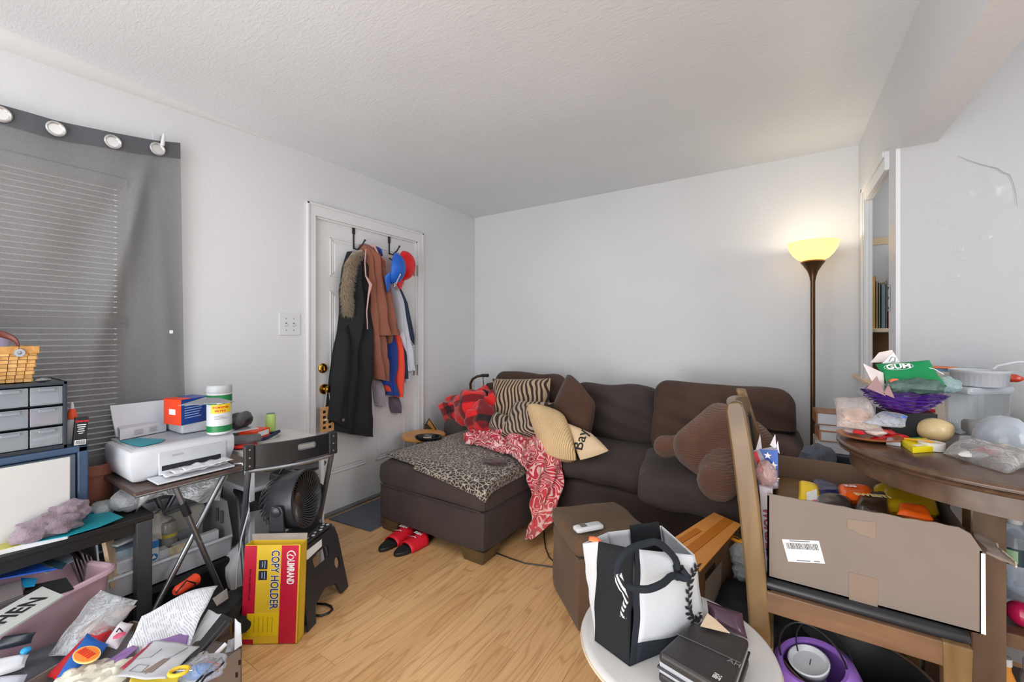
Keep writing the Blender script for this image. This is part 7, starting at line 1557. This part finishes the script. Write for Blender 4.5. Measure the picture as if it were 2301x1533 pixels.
m = MB(); m.tube([p+V(0, 0, 0) for p in [V(q_.x, q_.y, .398) for q_ in casep(.398, 1.0)]], .003, 6, closed=True); m.out('zipper', BLACKM, t)
m = MB(); a_, b_ = lerp(A, B, .52), lerp(D, Cc, .50); m.tube([a_+V(0, 0, .004), lerp(a_, b_, .5)+V(0, 0, .005), b_+V(0, 0, .004)], .0012, 5); m.out('crease', C(80, 78, 78), t)
p = Z(1612, 1521, .4385); dx_ = (D-A).normalized(); q = fr(p, dx_, z=(0, 0, 1)); m = MB(q)
for i in range(5):
    for j in range(5):
        if (i*7+j*3+i*j) % 4 != 1: m.box(-.009+.0036*i, -.009+.0036*j, 0, -.0060+.0036*i, -.0060+.0036*j, .001)
m.out('embossed_emblem', C(190, 188, 186), t, smooth=False)
text('AH', .022, fr(Z(1650, 1490, .4382), dx_, z=(0, 0, 1)), C(120, 120, 120), t, ex=.0004)
# heap between tote and chair
def heapz(nm, c, r, a, mt, lab, cat, sd, fq=2.2, n=34): m = MB(); m.blob(c, r, a, fq, n, sd, flat=-c[2]+.004); return m.out(nm, mt, label=lab, cat=cat)
heapz('black_coat', (-.10, 1.80, .14), (.20, .20, .14), .25, BLACKF, 'black coat heaped on the floor between the tote and the chair', 'coat', 3)
t_ = m_fabric('olive_brown_canvas', rgb(92, 78, 64), .2, .1)
heapz('brown_jacket', (-.03, 2.12, .17), (.20, .20, .17), .28, t_, 'olive brown jacket slumped beside the orange topped carton', 'jacket', 5, 2.0)
m = MB()
for k, (u, v, r_) in enumerate(((1668, 1248, .045), (1672, 1285, .04))): m.blob(at(u, v, 'Y', 1.93), r_, .35, 2.4, 24, k+3)
m.out('clear_packaging', clear('bubble_film', a=.3, rough=.08, film=(.75, .8, .82), bump=.9, bs=30), label='crumpled clear plastic packaging on the brown jacket', cat='plastic')
t = T('orange_carton_long', 'long carton with an orange taped top standing between tote and sofa', 'box', (-.26, 1.85, 0))
A, B, Cc, D = Z(1571, 1284, .42), Z(1660, 1180, .42), Z(1604, 1155, .42), Z(1506, 1222, .42)
def dn(p, z): return V(p.x, p.y, z)
m = MB(); m.hexa([dn(A, .002), dn(B, .002), dn(Cc, .002), dn(D, .002), A, B, Cc, D]); m.out('carton', mat('brown_carton_side', rgb(120, 92, 66), .6), t, smooth=False)
OT = mat('orange_kraft', rgb(222, 150, 74), .5, var=.04); m = MB(); k = .012; m.slab([A+V(.004, -.006, .001), B+V(.01, 0, .001), Cc+V(0, .006, .001), D+V(-.01, 0, .001)], .004); m.out('orange_top', OT, t, smooth=False)
OT2 = mat('orange_tape', rgb(200, 122, 44), .3, var=.04)
m = MB(); m.slab([lerp(D, A, .38)+V(0, 0, .006), lerp(D, A, .62)+V(0, 0, .006), lerp(Cc, B, .80)+V(0, 0, .006), lerp(Cc, B, .45)+V(0, 0, .006)], .0012); m.out('brown_tape', OT2, t, smooth=False)
m = MB(); m.slab([lerp(D, A, .04)+V(0, 0, .0065), lerp(D, A, .2)+V(0, 0, .0065), lerp(lerp(D, A, .3), lerp(Cc, B, .3), .5)+V(0, 0, .0065), lerp(lerp(D, A, .1), lerp(Cc, B, .1), .5)+V(0, 0, .0065)], .001); m.out('brown_tape', OT2, t, smooth=False)
nrm = (B-A).cross(V(0, 0, 1)).normalized()*.0015
m = MB(); m.slab([dn(lerp(A, B, .12), .12)+nrm, dn(lerp(A, B, .45), .12)+nrm, dn(lerp(A, B, .5), .36)+nrm, dn(lerp(A, B, .12), .36)+nrm], .001); m.out('grey_print', C(150, 138, 124), t, smooth=False)
m = MB(); m.slab([dn(lerp(A, B, .12), .365)+nrm, dn(lerp(A, B, .34), .365)+nrm, dn(lerp(A, B, .34), .385)+nrm, dn(lerp(A, B, .12), .385)+nrm], .001); m.out('black_print', INK, t, smooth=False)
t = T('orange_level', 'orange plastic bar with slots lying across the heap by the chair', 'tool', tuple(Z(1665, 1210, .40)))
a_, b_ = Z(1637, 1201, .405), Z(1684, 1224, .405); m = MB(fr(a_, b_-a_, z=(0, 0, 1))); L = (b_-a_).length; m.box(0, -.014, -.012, L+.06, .014, .0); m.out('bar', C(232, 156, 40, .4), t, smooth=False, bevel=.003)
for k in range(2): m = MB(fr(a_, b_-a_, z=(0, 0, 1))); m.box(L*(.30+.42*k), -.006, .0, L*(.30+.42*k)+.022, .006, .001); m.out('slot', INK, t, smooth=False)
m = MB(); m.blob(at(1652, 1190, 'Y', 2.2), (.07, .05, .04), .3, 2, 22, 4); m.out('grey_garment', m_fabric('charcoal_cloth', rgb(66, 62, 62), .2, .05), label='charcoal garment behind the orange slotted bar', cat='clothes')
m = MB(); P = [Z(1586, 1352, .36), Z(1612, 1350, .37), Z(1665, 1382, .37), Z(1683, 1430, .355), Z(1640, 1420, .355), Z(1598, 1392, .355)]; m.pad([Z(1592, 1400, .37), Z(1680, 1436, .37), Z(1668, 1378, .41), Z(1588, 1350, .42)], .07, 18, .01, 12, .03); m.out('plum_bag', mat('plum_shiny_vinyl', rgb(84, 60, 76), .22, var=.15, bump=.3, bs=14), label='shiny plum coloured bag between the tote and the chair post', cat='bag')
m = MB(); m.slab([Z(1574, 1408, .445), Z(1640, 1424, .445), Z(1610, 1396, .45), Z(1590, 1380, .455)], .003); m.out('beige_card', C(214, 190, 160), label='beige card corner between the tote and the black zip case', cat='card', smooth=False)
# ---------------- stack of thick books behind the table ----------------
t = T('round_side_stool', 'small round black rimmed stool under the stack of thick books', 'stool', (.30, 2.70, 0))
m = MB(); m.lathe([(.0001, .61), (.12, .61), (.125, .62), (.125, .655), (.12, .66), (.0001, .66)], (.30, 2.70, 0), 36, caps=False); m.out('seat', mat('blue_black_rim', rgb(46, 52, 60), .35), t)
m = MB(); m.lathe([(.10, .0), (.095, .30), (.105, .61)], (.30, 2.70, 0), 30); m.out('drum_base', mat('dark_brown_drum', rgb(70, 48, 38), .5), t)
zz = .661
for k, (h, c, lb) in enumerate(((.056, (190, 178, 172), 'lowest thick book of the stack by the lamp'), (.052, (176, 120, 84), 'second thick book from the bottom of the stack by the lamp'), (.030, (196, 190, 184), 'thin pale book, third from the bottom of the stack by the lamp'), (.062, (140, 92, 60), 'topmost thick brown leather book of the stack by the lamp'))):
    t = T('thick_book', lb, 'book', (.28, 2.70, zz), 'thick books stacked by the lamp'); ox_ = .012*((k*37) % 3-1)
    m = MB(RZ((.285+ox_, 2.70, zz), (0, 3, -4, 2)[k])); m.box(-.11, -.085, 0, .11, .085, .004); m.box(-.11, -.085, h-.005, .11, .085, h-.001); m.box(-.113, -.085, 0, -.106, .085, h-.001); m.out('cover', C(*c, .45), t, smooth=False, bevel=.001)
    m = MB(RZ((.285+ox_, 2.70, zz), (0, 3, -4, 2)[k])); m.box(-.106, -.081, .004, .104, .081, h-.005); m.out('pages', mat('page_block', rgb(196, 198, 204), .7, var=.04, bump=.2, bs=300), t, smooth=False)
    zz += h
m = MB(); m.blob((.16, 2.43, .66), (.07, .09, .07), .35, 2, 30, 8); m.out('folded_jeans', m_fabric('blue_grey_denim', rgb(84, 90, 102), .3, .1), label='blue grey denim draped over the right sofa arm', cat='clothes')
# ---------------- things on the dining table ----------------
TT = .9005
BLKC = mat('satin_black_carton', rgb(24, 24, 28), .35)
m = MB(); c = Z(2055, 990, TT); m.T = RZ((.372, 1.95, 0), 12); m.box(-.062, -.055, .901, .062, .055, .993); m.out('black_carton', BLKC, label='black carton on the table under the purple bowl', cat='box', smooth=False, bevel=.002)
t = T('purple_bowl', 'purple moulded glass bowl with a scalloped rim heaped with packets', 'bowl', (.375, 1.88, .994))
PG = N('purple_glass'); PG.base(rgb(86, 40, 150, 1)); PG.rough(.12); PG.b.inputs['Transmission Weight'].default_value = .35; PG.b.inputs['Coat Weight'].default_value = .5
q = Matrix.Translation((.356, 1.885, .994)) @ Matrix.Rotation(.5, 4, 'Z') @ Matrix.Diagonal((.92, .92, 1, 1))
def sq(a, i): return (1+.16*abs(math.cos(2*a))**2.5*(i/6))*(1+.012*math.cos(28*a))
m = MB(q); vs = []; fs = []; n_ = 72; pr = [(.03, 0), (.045, .003), (.066, .018), (.084, .034), (.098, .048), (.110, .058), (.118, .066), (.114, .067), (.104, .057), (.09, .046), (.07, .028), (.04, .010)]
for i, (r_, z_) in enumerate(pr):
    ii = i if i <= 6 else 12-i
    for j in range(n_):
        a = 2*PI*j/n_; rr = r_*sq(a, ii); vs.append((rr*math.cos(a), rr*math.sin(a), z_+.012*abs(math.cos(2*a))**3*(ii/6)))
for i in range(len(pr)-1):
    for j in range(n_): fs.append((i*n_+j, i*n_+(j+1) % n_, (i+1)*n_+(j+1) % n_, (i+1)*n_+j))
fs += [tuple(range(n_))[::-1], tuple(range((len(pr)-1)*n_, len(pr)*n_))]
m.add(vs, fs); m.out('bowl', PG.m, t, ang=60)
for k in range(4):
    m = MB(q); z_ = .016+.013*k; r_ = (.065, .08, .095, .107)[k]; m.tube([(r_*sq(a, 2+k)*1.02*math.cos(a), r_*sq(a, 2+k)*1.02*math.sin(a), z_+.004*math.sin(4*a)) for a in [2*PI*j/60 for j in range(60)]], .0026, 6, closed=True); m.out('moulded_rib', PG.m, t)
def yp(nm, px, y, mt, lab=None, cat=None, th=.012, sd=0, par=None, n=14, amp=.006, dy=(0, 0, 0, 0)):
    P = [at(u, v, 'Y', y+d) for (u, v), d in zip(px, dy)]; m = MB(); m.pad(P, th, n, amp, 16, .02, seed=sd)
    return m.out(nm, mt, par, label=lab, cat=cat), P
GR_ = mat('green_pouch', rgb(10, 128, 74), .3, var=.05, bump=.15, bs=20)
t = T('green_pouch', 'green GUM pouch of dental picks lying in the purple bowl', 'pouch', tuple(at(2050, 870, 'Y', 1.86)))
o, P = yp('pouch', [(1995, 868), (2128, 870), (2088, 810), (1966, 818)], 1.84, GR_, th=.02, sd=2, par=t, dy=(-.03, -.03, .03, .03))
nn = (P[1]-P[0]).cross(P[3]-P[0]).normalized(); nn = -nn if nn.y > 0 else nn
ux = (P[2]-P[3]).normalized(); c = lerp(lerp(P[3], P[2], .36), lerp(P[0], P[1], .36), .28)+nn*.014
text('GUM', .024, fr(c, ux, z=nn), WHITEI, t, off=.0008, sx=1.15)
m = MB(fr(c, ux, z=nn)); m.tube([(.036*math.cos(a), .013*math.sin(a), 0) for a in [2*PI*j/24 for j in range(24)]], .0007, 4, closed=True); m.out('oval_outline', WHITEI, t)
m = MB(fr(c+ux*.056-V(0, 0, .012), ux, z=nn)); m.tube([(-.022, .012, 0), (-.010, .014, 0), (.006, .008, 0), (.010, -.002, 0), (.002, -.014, 0), (-.014, -.018, 0)], .0012, 5); m.tube([(-.018, .010, 0), (-.018, -.014, 0)], .0006, 4); m.tube([(.004, .010, 0), (.03, -.004, 0), (.045, -.026, 0)], .0012, 5); m.out('pick_drawing', WHITEI, t)
m = MB(fr(c-V(0, 0, .020), ux, z=nn)); m.box(-.02, -.001, 0, .03, .001, .0006); m.out('print_line', WHITEI, t, smooth=False)
GAU = mat('grey_green_gauze', rgb(72, 96, 88), .6, var=.3, vs=40, bump=.4)
m = MB(); m.blob(at(2070, 868, 'Y', 1.80), (.05, .035, .025), .3, 2.5, 24, 3); m.blob(at(2020, 868, 'Y', 1.79), (.035, .025, .02), .3, 2.5, 20, 5); m.out('green_bag_contents', GAU, label='grey green bundle of picks at the front of the purple bowl', cat='packet')
m = MB(); m.blob(at(2125, 865, 'Y', 1.86), (.035, .03, .025), .3, 2.5, 20, 7); m.out('aqua_film', clear('aqua_film', (.8, .95, .95), .35, .12, (.6, .78, .78), .5, 30), label='aqua clear film at the right end of the green pouch', cat='film')
RCP = mat('pinkish_receipt', rgb(214, 200, 198), .6, var=.06, vs=40)
yp('receipt', [(1965, 870), (1990, 885), (1985, 838), (1938, 816)], 1.80, RCP, 'pale pink printed wrapper at the left end of the purple bowl', 'wrapper', .006, 3, dy=(0, 0, .03, .0))
o, P = yp('receipt', [(1955, 815), (2022, 816), (2005, 786), (1975, 792)], 1.90, RCP, 'folded paper receipt standing behind the green pouch', 'receipt', .004, 5)
m = MB(); P2 = [at(u, v, 'Y', 1.885) for u, v in ((1982, 817), (2022, 815), (2008, 792))]; m.slab(P2, .001); m.out('white_face', WHITEI, o, smooth=False)
m = MB(); m.tube([at(u, v, 'Y', 1.882) for u, v in ((1998, 812), (2004, 802), (2012, 804), (2010, 813), (2003, 814))], .0012, 5); m.out('loop_print', GREYINK, o)
for k, px in enumerate(([(1948, 872), (1990, 890), (1970, 845)], [(1985, 885), (2010, 895), (1996, 862)])):
    m = MB(); m.slab([at(u, v, 'Y', 1.775) for u, v in px], .003); m.out('torn_wrapper', mat('mauve_wrapper', rgb(150, 116, 116), .4), label=('jagged mauve wrapper at the left rim of the bowl', 'jagged mauve wrapper at the front rim of the bowl')[k], cat='wrapper', smooth=False)
m = MB(); m.blob(at(2010, 858, 'Y', 1.79), (.014, .01, .01), .3, 3, 14, 2); m.out('orange_sweet', C(224, 110, 70), label='small orange wrapped sweet in the purple bowl', cat='sweet')
# knife on the carton
t = T('table_knife', 'knife with a dark red handle lying in front of the purple bowl', 'knife', tuple(at(2060, 915, 'Y', 1.82)))
a_, b_, c_ = Z(2025, 921, .996), Z(2056, 921, .998), Z(2102, 924, 1.0); m = MB(); m.tube([b_, c_], [.005, .006], 8); m.out('handle', C(150, 24, 50, .3), t); m = MB(); m.slab([a_, b_+V(0, -.004, 0), b_+V(0, .004, 0), a_+V(0, .004, 0)], .0015); m.out('blade', STEEL, t, smooth=False)
# clear container
t = T('clear_canister', 'square clear plastic canister with a grey lid on the table', 'canister', (.59, 2.17, .9))
q = fr((.555, 2.045, .9012), (-.42, .91, 0), (-.91, -.42, 0)); q = fr((.552, 2.040, .9012), V(.77, .64, 0), V(-.64, .77, 0))
CA, CB = V(.552, 2.040, 0), V(.505, 2.165, 0); CD = V(.70, 2.175, 0); ex1 = (CD-CA); ey1 = (CB-CA)
def rq(k, z, off=0):
    cen_ = CA+ex1*.5+ey1*.5; out = []
    for sx_, sy_ in rrect(2*k, 2*k, .22, 5): out.append(tuple(cen_+ex1*.5*sx_+ey1*.5*sy_+V(0, 0, z)))
    return out
def rlof(rings, cap=True):
    m = MB(); n_ = len(rings[0]); vs = [p for r in rings for p in r]; fs = [(i*n_+j, i*n_+(j+1) % n_, (i+1)*n_+(j+1) % n_, (i+1)*n_+j) for i in range(len(rings)-1) for j in range(n_)]
    if cap: fs += [tuple(range(n_))[::-1], tuple(range((len(rings)-1)*n_, len(rings)*n_))]
    m.add(vs, fs); return m
rlof([rq(.86, .902), rq(.9, .91), rq(.97, 1.05)]).out('body', clear('thick_clear_acrylic', (.92, .95, .97), .2, .05, (.85, .88, .9)), t)
rlof([rq(1.02, 1.048), rq(1.05, 1.052), rq(1.05, 1.066), rq(1.0, 1.073)]).out('lid', mat('grey_lid', 0), t)
qn = fr(lerp(CA, CB, .45)+V(-.008, -.002, .945), CA-CB, (0, 0, 1)); text('CELLO', .018, fr(lerp(CA, CB, .45)+V(-.010, -.004, .948), CA-CB, (0, 0, 1)), WHITEI, t)
m = MB(); m.box(.56, 2.09, .905, .64, 2.16, .95); m.out('contents', C(150, 140, 130), t, smooth=False, bevel=.01)
# ramekin
rc_ = (.600, 2.13, 1.0735); t = T('ramekin', 'grey white fluted ramekin dish on the canister lid', 'dish', rc_)
m = MB(); m.lathe([(.064, .001), (.067, .004), (.071, .045), (.076, .048), (.077, .056), (.073, .058), (.069, .05), (.063, .010), (.0001, .008)], rc_, 96, caps=False, fn=lambda a, i: 1+(.016*math.cos(32*a) if i in (1, 2) else 0)); m.out('dish', mat('grey_porcelain', rgb(182, 184, 190), .22, var=.02), t, ang=60)
# plastic dome
t = T('plastic_dome', 'translucent plastic dome at the right edge of the table', 'dome', (.578, 1.87, .9))
m = MB(); c = Z(2250, 1010, TT); c = V(.578, 1.87, .902); m.lathe([(.066, 0), (.068, .012), (.064, .048), (.051, .08), (.030, .1), (.0001, .108)], tuple(c), 36, caps=False); m.out('dome', clear('milky_dome', (.9, .93, .96), .3, .12, (.8, .84, .9)), t, solid=.001)
m = MB(); m.lathe([(.062, 0), (.068, .0), (.068, .004), (.062, .004)], tuple(c), 36, caps=False); m.out('rim', clear('milky_dome', 0), t)
m = MB(); P = [Z(u, v, .905) for u, v in ((2148, 1000), (2150, 985), (2175, 978), (2200, 988), (2190, 1002))]
m.pad([Z(2145, 1003, .906), Z(2195, 1003, .906), Z(2198, 980, .915), (Z(2155, 978, .912))], .012, 12, .002, 10, .1); m.out('plastic_spoon_rest', clear('milky_dome', 0), label='milky plastic lid lying in front of the clear canister', cat='lid')
# yellow gourd shaped container
t = T('cream_gourd', 'cream yellow rounded squash shaped lump on the table', 'squash', tuple(Z(2098, 995, TT)))
c = Z(2098, 993, .9); m = MB(); m.blob((c.x, c.y, .941), (.048, .040, .040), .08, 1.3, 30, 3); m.out('body', mat('cream_yellow_wax', rgb(214, 188, 140), .3, var=.12, vs=14), t)
c = Z(2093, 1011, TT); t = T('tape_roll', 'roll of white tape standing on the table before the gourd', 'tape', (c.x, c.y, .9))
m = MB(); m.lathe([(.019, .001), (.031, .001), (.031, .024), (.019, .024), (.019, .001)], (c.x, c.y, .901), 36, caps=False); m.out('roll', mat('white_tape', rgb(214, 210, 204), .4), t)
t = T('yellow_box', 'small bright yellow card box lying on the table edge', 'box', tuple(Z(2070, 1010, TT)))
A, B, D = Z(2023, 999, TT), Z(2051, 1019, TT), Z(2112, 1015, TT); m = MB(); pbox(m, A, B, D, .017); m.out('carton', mat('bright_yellow_carton', rgb(246, 214, 20), .35, var=.03), t, smooth=False, bevel=.001)
m = MB(); P = [lerp(B, D, .2)+V(-.002, .012, .0175), lerp(B, D, .45)+V(0, .012, .0175), lerp(B, D, .4)+V(0, .03, .0175), lerp(B, D, .15)+V(-.005, .03, .0175)]; m.slab(P, .0008); m.out('white_picture', WHITEI, t, smooth=False)
m = MB(); m.tube([A+V(.01, 0, .02), lerp(A, D, .5)+V(0, 0, .024), D+V(-.01, .02, .022)], .0035, 7); m.out('orange_strip', C(240, 170, 30, .4), t)
m = MB(); A, B, D = Z(1992, 985, TT), Z(1992, 1000, TT), Z(2028, 1006, TT); pbox(m, Z(1995, 986, TT), Z(1991, 999, TT), Z(2024, 1004, TT), .012); m.out('white_matchbox', mat('white_carton', 0), label='small flat white box left of the yellow box', cat='box', smooth=False, bevel=.001)
m = MB(); m.tube([Z(1945, 985, .908), Z(1985, 985, .908), Z(2022, 987, .910), Z(2040, 987, .910)], [.002, .003, .004, .004], 6); m.out('green_tipped_tool', C(170, 150, 90), label='thin stick with a green end lying by the white box', cat='stick'); o = bpy.data.objects['green_tipped_tool']
m = MB(); m.tube([Z(2040, 987, .910), Z(2068, 986, .912)], .005, 8); m.out('green_end', C(40, 140, 80), o)
# plate of packets at the left tip
t = T('packet_plate', 'orange rimmed plate heaped with packets at the left tip of the table', 'plate', tuple(Z(1940, 965, TT)))
pc = Z(1948, 968, .905); pc = V(.258, 1.83, .902)
m = MB(); m.lathe([(.0001, .002), (.05, .002), (.085, .012), (.088, .016), (.083, .016), (.05, .007), (.0001, .006)], tuple(pc), 44, caps=False); m.out('plate', mat('orange_brown_plate', rgb(196, 120, 80), .3), t)
rnd = random.Random(11)
cols__ = [((206, 196, 196), 'white'), ((200, 30, 40), 'red'), ((222, 206, 196), 'cream'), ((150, 130, 130), 'grey'), ((206, 60, 60), 'bright red'), ((230, 210, 150), 'pale yellow'), ((190, 186, 196), 'lilac grey')]
spots = ['at the left end', 'near the front left', 'at the front', 'in the middle', 'at the right front', 'under the gourd side', 'at the back']
for k in range(7):
    a = PI+.9*k; r_ = .05 if k != 3 else .01; c = pc+V(r_*math.cos(a), r_*math.sin(a), .022+.006*(k % 3)); q = RZ(c, rnd.uniform(0, 180), rnd.uniform(-12, 12), rnd.uniform(-12, 12)); m = MB(q); m.pad([(-.028, -.016, 0), (.028, -.016, 0), (.028, .016, 0), (-.028, .016, 0)], .012, 8, .004, 40, 0, seed=k); m.out('sauce_packet', C(*cols__[k][0], .35), label='small %s packet %s of the orange plate' % (cols__[k][1], spots[k]), cat='packet', group='packets on the plate')
m = MB(); m.pad([at(1880, 960, 'Y', 1.78), at(1990, 975, 'Y', 1.78), at(1950, 890, 'Y', 1.86), at(1873, 896, 'Y', 1.86)], .05, 18, .012, 16, .05, seed=4); m.out('clear_bag', FILMP, label='stiff clear bag standing over the plate of packets', cat='bag')
m = MB(); m.blob(at(1925, 935, 'Y', 1.84), (.04, .035, .025), .3, 2.4, 22, 4); m.out('bread_roll', mat('pale_dough', rgb(222, 190, 164), .6, var=.1), label='pale bun inside the stiff clear bag', cat='bun')
m = MB(); m.pad([at(1935, 950, 'Y', 1.74), at(2035, 958, 'Y', 1.74), at(2040, 935, 'Y', 1.80), at(1985, 925, 'Y', 1.82)], .02, 16, .008, 16, .05, seed=6); m.out('zip_bag', FILM, label='clear zip bag with a blue zipper right of the plate', cat='bag'); o = bpy.data.objects['zip_bag.002'] if 'zip_bag.002' in bpy.data.objects else bpy.data.objects['zip_bag']
m = MB(); m.tube([at(1985, 926, 'Y', 1.80), at(2010, 935, 'Y', 1.79), at(2036, 938, 'Y', 1.78)], [.003, .004, .004], 6); m.out('blue_zipper', C(40, 110, 206, .3), o)
m = MB(); m.pad([Z(1952, 988, .908), Z(2048, 985, .908), Z(2035, 962, .918), Z(1975, 962, .920)], .022, 18, .006, 20, .04, seed=9); m.out('red_wrapper', mat('red_shiny_wrapper', rgb(200, 26, 34), .25, var=.2, vs=30, bump=.4, bs=30), label='shiny red crinkled wrapper in front of the plate', cat='wrapper')
# front plastic bag
m = MB(); m.pad([Z(2118, 1018, .905), Z(2262, 1062, .905), Z(2330, 1028, .93), Z(2175, 990, .93)], .05, 30, .012, 18, .03, seed=3); m.out('front_plastic_bag', clear('clear_bag_loose', a=.22, rough=.12, film=(.85, .84, .83), bump=.8, bs=26), label='large crinkled clear bag at the front edge of the table', cat='bag')
for k, (u, v, r_, c, lb) in enumerate(((2215, 1015, (.03, .02, .012), (222, 50, 46), 'orange red packet inside the front clear bag'), (2170, 1002, (.03, .018, .008), (70, 56, 54), 'dark brown sticks inside the front clear bag'), (2185, 1022, (.04, .02, .010), (200, 196, 196), 'white wrapped item inside the front clear bag'), (2255, 1010, (.03, .02, .018), (176, 166, 150), 'beige card piece inside the front clear bag'))):
    c_ = Z(u, v, .918); m = MB(RZ(c_, 35)); m.blob((0, 0, 0), r_, .25, 2, 18, k); m.out('bag_item', C(*c, .4), label=lb, cat='packet')
# things at the back of the table
def ybox(nm, u0, v0, u1, v1, y, dy, mt, lab, cat, **kw):
    a, b = at(u0, v1, 'Y', y), at(u1, v0, 'Y', y); m = MB(); m.box(a.x, y, a.z, b.x, y+dy, b.z); return m.out(nm, mt, label=lab, cat=cat, smooth=False, bevel=.002, **kw)
m = MB(); m.box(.47, 2.24, .901, .56, 2.36, 1.112); m.out('grey_carton', C(186, 182, 178), label='grey carton against the wall behind the clear canister', cat='box', smooth=False, bevel=.003)
m = MB(); m.T = RZ((.585, 2.30, 1.112), 4); m.box(-.085, -.05, 0, .10, .055, .012); m.out('blue_book', C(96, 136, 166), label='thin blue book on the pile behind the canister', cat='book', smooth=False, bevel=.001)
m = MB(); m.T = RZ((.55, 2.27, 1.125), -14); m.box(-.06, -.035, 0, .03, .035, .005); m.out('orange_card', C(214, 116, 66), label='orange and brown card on the thin blue book', cat='card', smooth=False)
m = MB(); m.T = RZ((.50, 2.20, .901), -8); m.box(-.035, -.05, 0, .035, .05, .17); m.out('cream_packet', C(206, 190, 172), label='cream packet standing left of the canister', cat='packet', smooth=False, bevel=.006)
m = MB(); m.tube([(.66, 2.25, 1.113), (.68, 2.25, 1.14), (.73, 2.26, 1.155), (.80, 2.27, 1.16), (.90, 2.27, 1.14), (.98, 2.26, 1.08), (1.0, 2.25, .93)], .004, 8); m.out('white_cable', WHITEP, label='white cable arching over the things at the back of the table', cat='cable')
m = MB(); m.blob((.705, 2.20, 1.10), (.024, .016, .014), .25, 2, 18, 4); m.out('red_peppers', C(186, 60, 34, .3), label='red orange foil bit right of the ramekin', cat='foil')
m = MB(); m.box(.80, 2.05, .901, .98, 2.2, .95); m.out('green_package', mat('olive_green_package', rgb(96, 112, 74), .4, var=.25, vs=30), label='olive green package at the right of the canister', cat='package', smooth=False, bevel=.006)
m = MB(); m.box(.78, 2.10, .951, .95, 2.24, 1.0); m.out('brown_package', mat('brown_package', rgb(126, 100, 76), .5, var=.2, vs=20), label='brown package on the olive green one', cat='package', smooth=False, bevel=.006)
m = MB(); m.box(.77, 2.12, 1.0, .90, 2.20, 1.035); m.out('black_case_small', BLACKP, label='small black case on top of the brown package', cat='case', smooth=False, bevel=.006)
m = MB(); m.pad([(.66, 1.90, .905), (.80, 1.88, .905), (.80, 2.02, .94), (.68, 2.02, .96)], .03, 16, .010, 14, .02, seed=4); m.out('grey_paper_bag', C(186, 180, 178, .5), label='crumpled grey paper bag behind the plastic dome', cat='bag')
